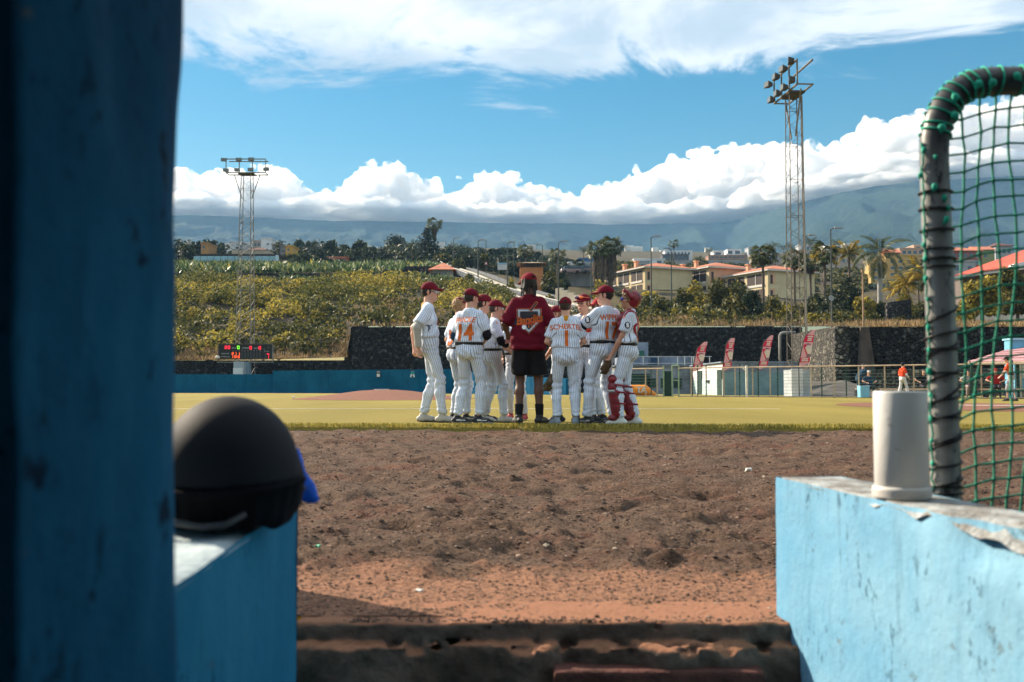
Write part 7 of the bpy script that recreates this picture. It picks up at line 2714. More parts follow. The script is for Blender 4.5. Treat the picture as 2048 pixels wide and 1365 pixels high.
        if kit == 'tee':
            f = Field(a - 0.2, a + 0.25, 0.010)
            f.cap(a + V3(0, 0, -0.03), a + (kne[q] - a) * 0.34, 0.042, 0.055, 0.01, cut=True)
            V, Q = cloth_mesh('s', f, 0.002)
            me = mesh_np('sock', V, Q)
            set_col(me, np.tile(V3(0.012, 0.012, 0.014), (len(V), 1)))
            link('sock', me, M_CLOTH, root)
    # ---------------- hair
    hv_ = Field(hc - 0.22, hc + 0.17, 0.0085 if h < 0.02 else 0.015)

    def hairfn(X_, Y_, Z_):
        dx, dy, dz_ = X_ - hc[0], Y_ - hc[1], Z_ - hc[2]
        lx = dx * Rh[0, 0] + dy * Rh[1, 0] + dz_ * Rh[2, 0]
        ly = dx * Rh[0, 1] + dy * Rh[1, 1] + dz_ * Rh[2, 1]
        lz = dx * Rh[0, 2] + dy * Rh[1, 2] + dz_ * Rh[2, 2]
        g2 = 0.012 if hairk == 'curly' else 0.0
        r_ = np.sqrt((lx / (0.080 + g2)) ** 2 + ((ly + 0.014) / (0.101 + g2)) ** 2 + ((lz - 0.022) / (0.102 + g2)) ** 2)
        dd = (r_ - 1) * 0.085
        low = -0.078 if hairk != 'curly' else -0.105
        dd = np.maximum(dd, low + 0.5 * np.maximum(ly + 0.04, 0) - lz)            # nape line
        front = ly - 0.028 - np.clip((lz - 0.02) * 1.4, 0, 0.2)
        dd = np.maximum(dd, front)
        return dd + 0 * (lx + ly + lz)
    hv_.put(hairfn, hc - 0.15, hc + 0.15, 0.004)
    if hairk == 'dreads':
        for q in range(26):
            a = R(random.uniform(-115, 115))
            st = hp(0.082 * math.sin(a), -0.088 * math.cos(a) - 0.008, random.uniform(0.0, 0.05))
            ln = random.uniform(0.09, 0.17)
            en = st + V3(random.uniform(-.015, .02), -0.014, -ln)
            hv_.cap(st, en, 0.012, 0.009, 0.004)
    V, Q = hv_.mesh()
    N = vnormals(V, Q)
    V = V + N * (fbm(V, 38 if hairk == 'curly' else 60, 2) * (0.016 if hairk == 'curly' else 0.004))[:, None]
    me = mesh_np('hair', V, Q)
    set_col(me, np.tile(np.array(hair, float), (len(V), 1)))
    link('hair', me, M_HAIR, root)
    # ---------------- cap
    if cap is not None:
        ca = Rh if cap_yaw is None else Rh @ rotz(R(cap_yaw))
        cp = lambda x, y, z: hc + ca @ V3(x, y, z)
        f = Field(hc - 0.22, hc + 0.22, 0.0095 if h < 0.02 else 0.016)
        f.ell(cp(0, -0.008, 0.040), (0.0905, 0.112, 0.096), ca, 0.006, above=-0.006)
        f.ell(cp(0, 0.098, 0.040), (0.080, 0.098, 0.0105 if h < 0.02 else 0.016), ca @ rotx(-0.12), 0.012, bend=3.2)
        f.ell(cp(0, -0.008, 0.136), (0.010, 0.010, 0.007), ca, 0.004)
        V, Q = f.mesh()
        V = relax(V, Q, 1, 0.4)
        me = mesh_np('cap', V, Q)
        L = (V - hc) @ ca
        Cc = np.tile(np.array(cap, float), (len(V), 1))
        th = np.arctan2(L[:, 0], L[:, 1])
        seam = (np.abs(np.sin(3 * th)) < 0.05) & (L[:, 2] > 0.05)
        Cc[seam] *= 0.6
        if cap_op:
            op = ((L[:, 0] / 0.036) ** 2 + ((L[:, 2] - 0.048) / 0.036) ** 2 < 1) & (L[:, 1] < -0.05) & (L[:, 2] > 0.052)
            Cc[op] = np.array(hair) * 0.8
        set_col(me, Cc)
        link('cap', me, M_CLOTH, root)
    if glasses:
        f = Field(hc - 0.15, hc + 0.15, 0.006)
        for q in (-1, 1):
            f.ell(hp(0.034 * q, 0.090, -0.002), (0.034, 0.020, 0.021), Rh, 0.006)
            f.cap(hp(0.066 * q, 0.072, 0.004), hp(0.086 * q, -0.02, 0.006), 0.006, 0.004, 0.004)
        V, Q = f.mesh()
        me = mesh_np('sunglasses', V, Q)
        L = (V - hc) @ Rh
        Cc = np.tile(np.array(glasses[0], float), (len(V), 1))
        Cc[L[:, 1] < 0.066] = glasses[1]
        set_col(me, Cc)
        link('sunglasses', me, MATS.get('lens') or attr_mat('lens', 0.08, 0.0, 5, 0.9), root)
    root['_'] = 0
    del root['_']
    return dict(root=root, sh=sh, elb=elb, wri=wri, kne=kne, ank=ank, hc=hc, Rh=Rh, pel=pel, neck=neck, chest=chest, X=X, Y=Yf, bvh=bvh, s=s, jer=jer, yaw=yaw)


def sdf_part(name, f, col, m, parent, it=1, amp=0.0, fr=20):
    V, Q = f.mesh()
    V = relax(V, Q, it, 0.4)
    if amp:
        V = V + vnormals(V, Q) * (fbm(V, fr, 3) * amp)[:, None]
    me = mesh_np(name, V, Q)
    set_col(me, col(V) if callable(col) else np.tile(np.array(col, float), (len(V), 1)))
    return link(name, me, m, parent)


def w_of(pd, p):
    """person-local point -> world"""
    return Vector(rotz(R(pd['yaw'])) @ (np.array(p) * pd['s'])) + pd['root'].location


def glove(pd, p, u, n, label, size=1.0, col=(0.16, 0.085, 0.045)):
    """fielder's glove: padded pocket, five fat fingers, webbing, wrist strap; held in the hand at p"""
    u = unit(u)
    n = unit(np.array(n, float) - (np.array(n, float) @ u) * u)
    sd = np.cross(u, n)
    c = V3(0, 0, 0)
    root = empty('baseball_glove', w_of(pd, p), R(pd['yaw']), label, 'glove')
    k = size
    f = Field(V3(-.3, -.3, -.3) * k, V3(.3, .3, .3) * k, 0.012 * k)
    f.ell(u * 0.03 * k, (0.085 * k, 0.085 * k, 0.10 * k), None, 0.02)
    f.ell(u * 0.06 * k + n * 0.085 * k, (0.075 * k,) * 3, None, 0.02, sub=True)
    for i, off in enumerate((-0.065, -0.025, 0.015, 0.055)):
        b0 = u * 0.06 * k + sd * off * k * 0.9
        m1 = u * 0.15 * k + sd * off * 1.25 * k + n * 0.012 * k
        m2 = u * 0.215 * k + sd * off * 1.3 * k + n * 0.055 * k
        f.cap(b0, m1, 0.027 * k, 0.026 * k, 0.01)
        f.cap(m1, m2, 0.026 * k, 0.022 * k, 0.01)
    f.cap(-sd * 0.07 * k + u * 0.02 * k, -sd * 0.13 * k + u * 0.13 * k + n * 0.05 * k, 0.03 * k, 0.024 * k, 0.015)
    f.cap(-u * 0.09 * k, -u * 0.02 * k, 0.052 * k, 0.06 * k, 0.02, cut=False)
    sdf_part('shell', f, lambda V: np.array(col) * (0.75 + 0.5 * np.clip(fbm(V, 18, 3), -0.5, 0.5))[:, None] + 0 * V, M_SHOE, root, 1, 0.004)
    mb = MB()
    for i in range(4):
        t = i / 3
        a = -sd * (0.12 - 0.0 * t) * k + u * (0.07 + 0.06 * t) * k + n * 0.045 * k
        b_ = -sd * 0.085 * k + u * (0.11 + 0.09 * t) * k + n * 0.04 * k
        mb.tube([a, (a + b_) / 2 + n * 0.01 * k, b_], 0.006 * k, 6)
    mb.build('webbing', mat('leather_lace', (0.30, 0.17, 0.08), 0.8, 0.3, 30), root, True)
    return root


GREYSLEEVE, BLACKS = (0.42, 0.42, 0.39), (0.012, 0.012, 0.016)
people = {}
WSH = ((0.50, 0.48, 0.44), (0.22, 0.21, 0.20))
BSH = (NAVYBLK, (0.42, 0.42, 0.42), (0.75, 0.75, 0.75))
people['A'] = make_person('tall pinstriped player at the left end with grey arm sleeve and hands on back pockets', 858, 12.95, 1.845, -84,
    la=((-0.15, -0.19, 0.96), (-0.5, -1, -0.1)), ra=((0.18, -0.14, 0.93), (0.5, -0.9, 0.1)), ll=((-0.10, -0.07), (0.1, 1, 0)), rl=((0.12, 0.16), (0.1, 1, 0)),
    lean=(0, -0.02), hyaw=-12, hair=(0.012, 0.010, 0.010), rsl=(GREYSLEEVE, 0.6, 1.95), number='11', shoe=WSH, toes=(10, -4), logo=True, dirt=0.12, glasses=((0.5, 0.5, 0.5), (0.05, 0.05, 0.06)), collar=(0.62, 0.33, 0.05), belt=False)
people['B'] = make_person('curly blond player half hidden behind number 14', 915, 13.15, 1.665, -55,
    la=((-0.2, 0.16, 1.0), (-1, -0.6, -0.2)), ra=((0.18, 0.2, 1.0), (1, -0.5, -0.2)), hair=(0.40, 0.24, 0.11), hairk='curly', number='5', shoe=BSH, dirt=0.3, hyaw=-5, rl=((0.13, 0.06), (0, 1, 0)))
people['C'] = make_person('player seen from behind wearing number 14', 938, 12.35, 1.70, -32,
    la=((-0.13, 0.16, 0.98), (-0.8, -0.8, -0.1)), ra=((0.06, 0.24, 1.08), (0.8, -0.4, -0.5)), lsl=((0.02, 0.06, 0.11), 0.6, 1.9), rsl=(BLACKS, 0.7, 1.25),
    ll=((-0.15, -0.05), (-0.1, 1, 0)), rl=((0.12, 0.05), (0.1, 1, 0)), hyaw=-18, hair=(0.03, 0.024, 0.02), number='14', name='FRICKE', shoe=BSH, toes=(-32, -48), dirt=0.22, hpitch=-4)
people['D'] = make_person('player in profile with bare face looking right, standing behind number 14', 962, 13.15, 1.70, -84,
    la=((-0.1, 0.22, 0.98), (-1, -0.5, 0)), ra=((0.16, 0.16, 0.93), (0.8, -1, 0)), hyaw=-4, hair=(0.03, 0.02, 0.014), logo=True, shoe=BSH, rsl=(BLACKS, 0.7, 1.1),
    ll=((-0.1, -0.04), (0, 1, 0)), rl=((0.1, 0.06), (0, 1, 0)), dirt=0.5)
people['E'] = make_person('shorter player with wraparound sunglasses and black undersleeve looking right', 986, 12.85, 1.60, -82,
    la=((-0.12, 0.24, 1.06), (-1, -0.6, -0.3)), ra=((0.13, 0.30, 1.06), (0.8, -0.8, -0.4)), rsl=(BLACKS, 0.7, 1.45), hyaw=-2, hair=(0.06, 0.045, 0.03),
    glasses=((0.55, 0.58, 0.60), (0.5, 0.52, 0.55)), ll=((-0.12, -0.13), (0.1, 1, 0)), rl=((0.12, 0.14), (0, 1, 0)), shoe=WSH, dirt=0.75)
people['F'] = make_person('player with red shoes hidden behind the coach', 1034, 13.7, 1.56, 158,
    la=((-0.2, 0.2, 1.0), (-1, -0.5, 0)), ra=((0.2, 0.16, 0.98), (1, -0.5, 0)), shoe=((0.42, 0.03, 0.035), (0.5, 0.4, 0.4)), logo=True, dirt=0.3, ll=((-0.13, 0), (0, 1, 0)), rl=((0.11, 0), (0, 1, 0)))
people['G'] = make_person('coach in a maroon T-shirt and black shorts seen from behind', 1057, 12.3, 1.895, -4,
    la=((-0.255, 0.20, 1.06), (-0.45, -1.0, -0.4)), ra=((0.20, 0.25, 1.14), (0.55, -0.8, -0.7)), lean=(0, 0.03), hyaw=38, hpitch=-6, skin=DARKSKIN, hair=(0.012, 0.009, 0.008), hairk='dreads',
    kit='tee', shirtc=(0.125, 0.005, 0.017), pantc=(0.014, 0.014, 0.017), shoe=((0.016, 0.016, 0.018), (0.05, 0.05, 0.05), (0.10, 0.10, 0.10)), toes=(22, -28), build=1.0,
    ll=((-0.115, 0.0), (-0.05, 1, 0)), rl=((0.13, 0.02), (0.05, 1, 0)), cap=(0.19, 0.009, 0.02), belt=False, cap_yaw=0)
people['H'] = make_person('short player seen from behind wearing number 1', 1132, 12.05, 1.565, 2,
    la=((-0.10, 0.21, 1.08), (-0.8, -0.7, -0.3)), ra=((0.10, 0.22, 1.08), (0.8, -0.6, -0.4)), hyaw=-8, hair=(0.045, 0.030, 0.020), number='1', name='SCHERTEL',
    shoe=((0.20, 0.25, 0.30), (0.5, 0.5, 0.5)), toes=(25, -20), ll=((-0.13, 0.02), (-0.1, 1, 0)), rl=((0.13, 0.0), (0.1, 1, 0)), dirt=0.08, collar=(0.66, 0.30, 0.03), belt=False)
people['I'] = make_person('player mostly hidden by number 1, only red cap and cheek showing', 1119, 13.0, 1.535, 86, la=((-0.1, 0.2, 1.0), (-1, -0.5, 0)), ra=((0.1, 0.2, 1.0), (1, -0.5, 0)), hyaw=4, hair=(0.25, 0.15, 0.08), dirt=0.2)
people['J'] = make_person('player facing the camera with red wraparound glasses on his cap brim', 1170, 12.9, 1.675, 160,
    la=((-0.2, 0.12, 0.96), (-1, -0.5, 0)), ra=((0.2, 0.14, 0.97), (1, -0.5, 0)), hyaw=-24, hair=(0.20, 0.10, 0.05), logo=True, collar=(0.03, 0.03, 0.05), dirt=0.12, hpitch=-3, cap_op=False)
people['K'] = make_person('player behind number 17 with only cap brim and glasses showing', 1206, 12.95, 1.635, 84, la=((-0.1, 0.2, 1.0), (-1, -0.5, 0)), ra=((0.1, 0.2, 1.0), (1, -0.5, 0)),
    glasses=((0.02, 0.02, 0.02), (0.02, 0.02, 0.02)), dirt=0.2, cap=(0.38, 0.03, 0.035), rl=((0.12, 0.05), (0, 1, 0)))
people['L'] = make_person('player wearing number 17 with hands raised to his chin', 1208, 12.1, 1.71, 38,
    la=((-0.05, 0.30, 1.36), (-1, -0.2, -1.0), (1, 0, 0.2), 0.9), ra=((0.03, 0.30, 1.35), (1, 0.1, -1.0), (-1, 0, 0.2), 0.9), lsl=(BLACKS, 0.78, 1.12), hyaw=40, hair=(0.012, 0.010, 0.010), number='17', name='WIPPER',
    ll=((-0.15, 0.15), (-0.5, 1, 0)), rl=((0.11, -0.04), (0.05, 1, 0)), lean=(0, -0.05), shoe=(NAVYBLK, (0.34, 0.31, 0.28), (0.4, 0.36, 0.32)), toes=(50, 28), dirt=0.55, patch=-1)
people['M'] = make_person('catcher in red gear at the right end looking left', 1256, 12.0, 1.655, 78,
    la=((-0.16, 0.20, 0.90), (-0.3, -1, 0)), ra=((0.16, 0.22, 0.92), (0.5, -1, 0)), hyaw=10, skin=TAN, hair=(0.18, 0.11, 0.06), hairk='curly', cap=None, glasses=((0.02, 0.05, 0.42), (0.03, 0.03, 0.05)),
    ll=((-0.10, 0.09), (0, 1, 0)), rl=((0.12, -0.09), (0, 1, 0)), shoe=((0.62, 0.62, 0.60), (0.35, 0.33, 0.30)), toes=(2, -12), dirt=0.3, number='2', lean=(0, -0.04), patch=-1)
# ------------------------------------------------------------------ coach's shirt print, catcher's gear, things held
G = people['G']
cx_, cz_ = 0.012, G['neck'][2] - 0.255


def shield(k):
    return [(x * k, y * k) for x, y in ((-0.138, 0.115), (0.138, 0.115), (0.138, -0.02), (0.0, -0.172), (-0.138, -0.02))]


def print_on(name, pts, m, off, c=(cx_, cz_)):
    return project(name, poly_mesh(pts), G['bvh'], (c[0], 0, c[1]), G['X'], G['Y'], m, G['jer'], off)


M_CHARCOAL = mat('charcoal_ink', (0.035, 0.035, 0.045), 0.8, 0.2, 20)
M_SILVER = mat('silver_ink', (0.42, 0.45, 0.49), 0.8, 0.15, 20)
print_on('shield_outline', shield(1.06), M_ORANGE, 0.003)
print_on('shield_border', shield(1.02), M_NAVY, 0.0045)
print_on('shield_white', shield(0.95), M_SILVER, 0.006)
print_on('shield_field', shield(0.76), M_CHARCOAL, 0.0075)
for k in range(7):
    a = R(200 + k * 23)
    c0, s0 = math.cos(a), math.sin(a)
    r0, r1 = 0.055, 0.105
    print_on('ray', [(c0 * r0 - s0 * 0.004, s0 * r0 + c0 * 0.004), (c0 * r0 + s0 * 0.004, s0 * r0 - c0 * 0.004), (c0 * r1 + s0 * 0.006, s0 * r1 - c0 * 0.006), (c0 * r1 - s0 * 0.006, s0 * r1 + c0 * 0.006)], M_ORANGE, 0.009)
print_on('script_back', [(-0.185, -0.065), (-0.10, -0.075), (0.165, -0.028), (0.172, 0.035), (0.03, 0.03), (-0.16, 0.005)], M_NAVY, 0.0105)


def script(name, dx, dy, m, off, bold):
    vs, fs = text_mesh('Bandits', 0.115, bold, 0.25, 0.92)
    a = R(9)
    vs = [Vector((v.x * math.cos(a) - v.y * math.sin(a) + dx, v.x * math.sin(a) + v.y * math.cos(a) + dy, 0)) for v in vs]
    project(name, (vs, fs), G['bvh'], (cx_, 0, cz_ - 0.015), G['X'], G['Y'], m, G['jer'], off)


script('team_script', 0, 0.005, mat('orange_ink', (0.50, 0.11, 0.015), 0.8, 0.2, 20), 0.013, 0.03)
print_on('script_tail', [(-0.15, -0.075), (-0.05, -0.068), (0.16, -0.030), (0.155, -0.018), (-0.05, -0.052), (-0.14, -0.052)], M_REDINK, 0.0128)
print_on('baseball_print', [(0.027 * math.cos(a) - 0.055, 0.027 * math.sin(a) - 0.098) for a in np.linspace(0, 6.28, 17)[:-1]], M_WHITEINK, 0.013)
# the bat crossing the top corner of the shield
print_on('bat_outline', [(0.0, 0.10), (0.03, 0.085), (0.105, 0.185), (0.095, 0.205), (0.075, 0.205)], M_ORANGE, 0.009)
print_on('bat', [(0.008, 0.10), (0.028, 0.092), (0.098, 0.184), (0.090, 0.198), (0.077, 0.198)], M_CHARCOAL, 0.011)

# paper in the coach's hand, gloves in the players' hands
wl_ = w_of(G, G['wri'][-1] + V3(0.055, 0.075, -0.03))
pb = MB()
for i in range(6):
    pass
nn = 8
vs_, fs_ = [], []
for i in range(nn + 1):
    for j in range(5):
        u_, v_ = i / nn, j / 4
        vs_.append((-0.10 + 0.20 * u_, 0.012 * math.sin(u_ * 3.1) - 0.03 * v_, -0.085 + 0.15 * v_ + 0.012 * math.sin(u_ * 5)))
for i in range(nn):
    for j in range(4):
        fs_.append((i * 5 + j, (i + 1) * 5 + j, (i + 1) * 5 + j + 1, i * 5 + j + 1))
pp_ = MB().add(vs_, fs_).build('lineup_sheet', mat('pink_paper', (0.62, 0.33, 0.38), 0.8, 0.1, 8), smooth=True)
pp_.location = wl_
pp_.rotation_euler = (0.25, 0, R(12))
pp_.modifiers.new('thick', 'SOLIDIFY').thickness = 0.003
tag(pp_, 'pale pink sheet held in the coach\'s left hand', 'paper')

E_ = people['E']
glove(E_, E_['wri'][1] + V3(0.0, 0.07, -0.03), V3(-0.3, 0.9, -0.1), V3(0, 0.2, -1), 'brown leather glove held by the player with sunglasses', 0.72, (0.13, 0.09, 0.05))
F_ = people['F']
glove(F_, F_['wri'][1] + V3(0.06, 0.05, -0.09), V3(0.2, 0.2, -1), V3(0, 1, 0.2), 'dark brown glove hanging beside the coach\'s left hip', 0.65, (0.06, 0.04, 0.03))
H_ = people['H']
glove(H_, V3(-0.20, 0.20, 0.62), V3(-0.15, 0.05, -1), V3(-0.6, 0.6, 0), 'tan glove hanging behind number 1\'s left thigh', 0.6, (0.15, 0.10, 0.05))
M_ = people['M']
glove(M_, M_['wri'][-1] + V3(0.07, 0.07, -0.12), V3(0.0, 0.15, -1), V3(0.5, 1, 0), 'brown mitt hanging from the catcher\'s hand', 0.62, (0.12, 0.075, 0.04))

# catcher's helmet, chest protector, harness, leg guards
hc, Rh = M_['hc'], M_['Rh']
RED, RED2 = (0.20, 0.008, 0.020), (0.09, 0.004, 0.012)
tilt = Rh @ rotx(0.42)
hq = lambda x, y, z: hc + tilt @ V3(x, y, z)
f = Field(hc - 0.26, hc + 0.26, 0.010)
f.ell(hq(0, -0.050, 0.042), (0.100, 0.112, 0.100), tilt, 0.02)
f.ell(hq(0, -0.075, -0.01), (0.092, 0.082, 0.095), tilt, 0.03)
f.cap(hq(0.088, 0.06, 0.070), hq(0.092, -0.02, 0.03), 0.022, 0.030, 0.02)
f.cap(hq(-0.088, 0.06, 0.070), hq(-0.092, -0.02, 0.03), 0.022, 0.030, 0.02)
f.cap(hq(-0.075, 0.095, 0.075), hq(0.075, 0.095, 0.075), 0.024, 0.024, 0.02)
f.ell(hq(0, 0.10, -0.02), (0.10, 0.13, 0.085), tilt, 0.02, sub=True)
f.ell(hq(0, 0.045, 0.145), (0.062, 0.05, 0.05), tilt, 0.02, sub=True)
def hcol(V):
    L = (V - hc) @ tilt
    C_ = np.tile(np.array(RED), (len(V), 1))
    C_[(np.abs(L[:, 2] - 0.0) < 0.006)] = RED2
    for (yy, zz) in ((-0.10, 0.10), (-0.07, 0.14), (-0.13, 0.05)):
        C_[(np.abs(L[:, 1] - yy) < 0.009) & (np.abs(L[:, 2] - zz) < 0.022)] = (0.01, 0.01, 0.012)
    return C_
sdf_part('catchers_helmet', f, hcol, M_GEAR, M_['root'])
X, Yf, neck, chest, pel = M_['X'], M_['Y'], M_['neck'], M_['chest'], M_['pel']
f = Field(chest - 0.45, chest + 0.45, 0.012)
for k in range(5):
    z = neck[2] - 0.10 - k * 0.075
    wd_ = (0.13, 0.15, 0.15, 0.13, 0.10)[k]
    c0 = V3(chest[0], chest[1], 0) + Yf * 0.125
    f.cap(c0 - X * wd_ + V3(0, 0, z) - Yf * 0.02, c0 + X * wd_ + V3(0, 0, z) - Yf * 0.02, 0.042, 0.042, 0.012)
for q in (-1, 1):
    f.cap(neck + X * 0.11 * q + Yf * 0.09 + V3(0, 0, -0.07), neck + X * 0.13 * q + Yf * 0.0 + V3(0, 0, 0.015), 0.035, 0.03, 0.02)
sdf_part('chest_protector', f, lambda V: np.array(RED) * (0.85 + 0.3 * np.sin(V[:, 2] * 80) * 0.5)[:, None], M_GEAR, M_['root'])
vd = Vector(rotz(-R(M_['yaw'])) @ V3(0, 1, 0))
vx = Vector(rotz(-R(M_['yaw'])) @ V3(1, 0, 0))
M_STRAP = mat('red_webbing', (0.26, 0.012, 0.022), 0.7, 0.15, 30)


def strap(pts, wdt=0.034):
    """webbing strap pressed onto the jersey; pts: (across, height below the neck) as seen from the bench side"""
    for (x0, z0_), (x1, z1_) in zip(pts[:-1], pts[1:]):
        L_ = math.hypot(x1 - x0, z1_ - z0_)
        nx_, nz2 = -(z1_ - z0_) / L_ * wdt / 2, (x1 - x0) / L_ * wdt / 2
        o = project('harness_strap', poly_mesh([(x0 - nx_, z0_ - nz2), (x1 - nx_, z1_ - nz2), (x1 + nx_, z1_ + nz2), (x0 + nx_, z0_ + nz2)]), M_['bvh'], (chest[0], chest[1], neck[2]), vx, vd, M_STRAP, M_['root'], 0.008)
        o.modifiers.new('thick', 'SOLIDIFY').thickness = 0.006


strap([(-0.055, 0.0), (0.02, 0.005), (0.085, -0.03), (0.118, -0.10), (0.122, -0.17)])
strap([(0.122, -0.15), (0.065, -0.185), (0.045, -0.215), (0.062, -0.27), (0.118, -0.345)])
strap([(-0.055, 0.0), (-0.09, -0.04), (-0.115, -0.09)], 0.05)
for q in (-1, 1):
    kn, an = M_['kne'][q], M_['ank'][q]
    fw = V3(0, 1, 0)
    f = Field(np.minimum(kn, an) - 0.2, np.maximum(kn, an) + 0.25, 0.010)
    f.ell(kn + fw * 0.045 + V3(0, 0, 0.060), (0.086, 0.075, 0.066), None, 0.03)
    f.ell(kn + fw * 0.050 + V3(0, 0, -0.040), (0.090, 0.075, 0.066), None, 0.03)
    for k in range(3):
        t0 = 0.28 + k * 0.20
        a = kn + (an - kn) * t0 + fw * 0.035
        b_ = kn + (an - kn) * (t0 + 0.17) + fw * 0.035
        f.cap(a, b_, 0.090 - 0.004 * k, 0.083 - 0.004 * k, 0.006)
    f.ell(an + fw * 0.09 + V3(0, 0, 0.005), (0.070, 0.075, 0.046), None, 0.008)
    gl = sdf_part('leg_guard', f, lambda V: np.array(RED) * (0.8 + 0.35 * (np.sin(V[:, 2] * 55) > 0.6))[:, None], M_GEAR, M_['root'])
    for k, t0 in enumerate((0.02, 0.22, 0.55)):
        c = kn + (an - kn) * t0
        MB().tube([c + V3(0.078 * math.cos(a), 0.0 + 0.082 * math.sin(a) - 0.005, 0.012 * math.sin(a)) for a in np.linspace(-3.3, 0.2, 10)], 0.011, 6).build('guard_strap', M_STRAP, gl)
    MB().tube([kn + (an - kn) * 0.2 + V3(0.094 * math.cos(a), 0.03 + 0.092 * math.sin(a), 0) for a in np.linspace(0.0, 3.14, 10)], 0.017, 6).build('grey_band', mat('grey_band', (0.38, 0.40, 0.38), 0.8, 0.2, 20), gl)

# wraparound glasses resting on the brim of the front-facing player's cap
J_ = people['J']
hq = lambda x, y, z: J_['hc'] + J_['Rh'] @ V3(x, y, z)
f = Field(J_['hc'] - 0.2, J_['hc'] + 0.2, 0.007)
for q in (-1, 1):
    f.ell(hq(0.035 * q, 0.102, 0.082), (0.038, 0.022, 0.024), J_['Rh'], 0.006)
    f.cap(hq(0.068 * q, 0.085, 0.085), hq(0.094 * q, -0.02, 0.075), 0.007, 0.005, 0.004)
sdf_part('sunglasses', f, lambda V: np.where((((V - J_['hc']) @ J_['Rh'])[:, :1] > -0.028), np.array([[0.10, 0.02, 0.06]]), np.array([[0.85, 0.16, 0.02]])), attr_mat('lens', 0.08, 0.0, 5, 0.9), J_['root'])
# ================================================================== far right: people, shelter, bin
NAVYC = (0.015, 0.02, 0.045)
make_person('player in a bright orange shirt and white trousers walking by the fence', 1806, 42.2, 1.55, -70, 'players by the far fence', ra=((0.18, 0.22, 1.0), (0.6, -1, 0)), rsl=((0.6, 0.6, 0.64), 0.6, 1.9), la=((-0.2, 0.2, 1.0), (-0.6, -1, 0)),
            ll=((-0.09, -0.24), (0, 1, 0)), rl=((0.09, 0.26), (0, 1, 0)), kit='plain', shirtc=(0.62, 0.055, 0.015), pantc=(0.66, 0.66, 0.70), cap=NAVYC, h=0.026, dirt=0, belt=False, face=False)
make_person('player in an orange shirt and grey trousers reaching forward behind the net', 2023, 33.5, 1.52, 66, 'players by the far fence', la=((-0.18, 0.38, 0.98), (-0.6, -1, 0)), ra=((0.15, 0.40, 0.96), (0.6, -1, 0)), lean=(0, 0.1), hpitch=-14,
            ll=((-0.09, -0.16), (0, 1, 0)), rl=((0.09, 0.14), (0, 1, 0)), kit='plain', shirtc=(0.55, 0.07, 0.02), pantc=(0.36, 0.35, 0.37), cap=(0.03, 0.02, 0.02), h=0.026, dirt=0, belt=True, face=False, tan_leg=0.55)
make_person('seated spectator in dark blue with a pale cap', 1738, 46.5, 1.68, 175, 'spectators', drop=0.42, ll=((-0.14, 0.36), (0, 1, 0.4)), rl=((0.14, 0.36), (0, 1, 0.4)), la=((-0.16, 0.3, 0.72), (-1, -0.5, 0)), ra=((0.16, 0.3, 0.72), (1, -0.5, 0)),
            kit='plain', shirtc=(0.02, 0.045, 0.09), pantc=(0.03, 0.04, 0.06), cap=(0.45, 0.44, 0.42), h=0.03, dirt=0, belt=False, face=False)
make_person('spectator in dark clothes bending beside the seated one', 1718, 46.8, 1.66, -60, 'spectators', lean=(0, 0.34), drop=0.05, hpitch=-35, la=((-0.16, 0.5, 0.8), (-1, -0.5, 0)), ra=((0.16, 0.5, 0.8), (1, -0.5, 0)),
            kit='plain', shirtc=(0.02, 0.05, 0.09), pantc=(0.03, 0.07, 0.12), cap=None, h=0.03, dirt=0, belt=False, face=False)
make_person('seated spectator in a black T-shirt beside the steel pole', 1848, 44.6, 1.7, 170, 'spectators', drop=0.42, ll=((-0.16, 0.36), (0, 1, 0.4)), rl=((0.16, 0.36), (0, 1, 0.4)), la=((-0.24, 0.2, 0.75), (-1, -0.5, 0)), ra=((0.24, 0.2, 0.75), (1, -0.5, 0)),
            kit='plain', shirtc=(0.015, 0.015, 0.018), pantc=(0.04, 0.04, 0.05), cap=None, h=0.03, dirt=0, belt=False, face=False)
make_person('seated spectator in a white shirt behind the net', 1938, 42.5, 1.65, 165, 'spectators', drop=0.42, ll=((-0.14, 0.36), (0, 1, 0.4)), rl=((0.14, 0.36), (0, 1, 0.4)), la=((-0.2, 0.2, 0.75), (-1, -0.5, 0)), ra=((0.2, 0.2, 0.75), (1, -0.5, 0)),
            kit='plain', shirtc=(0.45, 0.44, 0.42), pantc=(0.36, 0.28, 0.28), cap=NAVYC, h=0.03, dirt=0, belt=False, face=False)
make_person('seated spectator in a dark red shirt behind the net', 1992, 40.5, 1.65, 160, 'spectators', drop=0.42, ll=((-0.14, 0.36), (0, 1, 0.4)), rl=((0.14, 0.36), (0, 1, 0.4)), la=((-0.2, 0.2, 0.75), (-1, -0.5, 0)), ra=((0.2, 0.2, 0.75), (1, -0.5, 0)),
            kit='plain', shirtc=(0.35, 0.02, 0.02), pantc=(0.05, 0.05, 0.06), cap=(0.3, 0.02, 0.02), h=0.03, dirt=0, belt=False, face=False)
bench = empty('spectator_bench', (PX(1850, 44.9), 44.9, 0), 0, 'long low bench behind the fence', 'bench')
x0_, x1_ = PX(1722, 46.4) - bench.location.x, PX(2060, 40) - bench.location.x
MB().hexa([(x0_, 1.9, 0.36), (x1_, -4.6, 0.36), (x1_, -4.2, 0.36), (x0_, 2.3, 0.36), (x0_, 1.9, 0.42), (x1_, -4.6, 0.42), (x1_, -4.2, 0.42), (x0_, 2.3, 0.42)]).build('seat', mat('bench_board', (0.26, 0.20, 0.15), 0.8, 0.2, 2), bench)
for i in range(6):
    u = i / 5
    x, y = x0_ + (x1_ - x0_) * u, 2.1 - 6.5 * u
    MB().box((x - 0.05, y - 0.15, 0), (x + 0.05, y + 0.15, 0.36)).build('leg', M_BLK, bench)
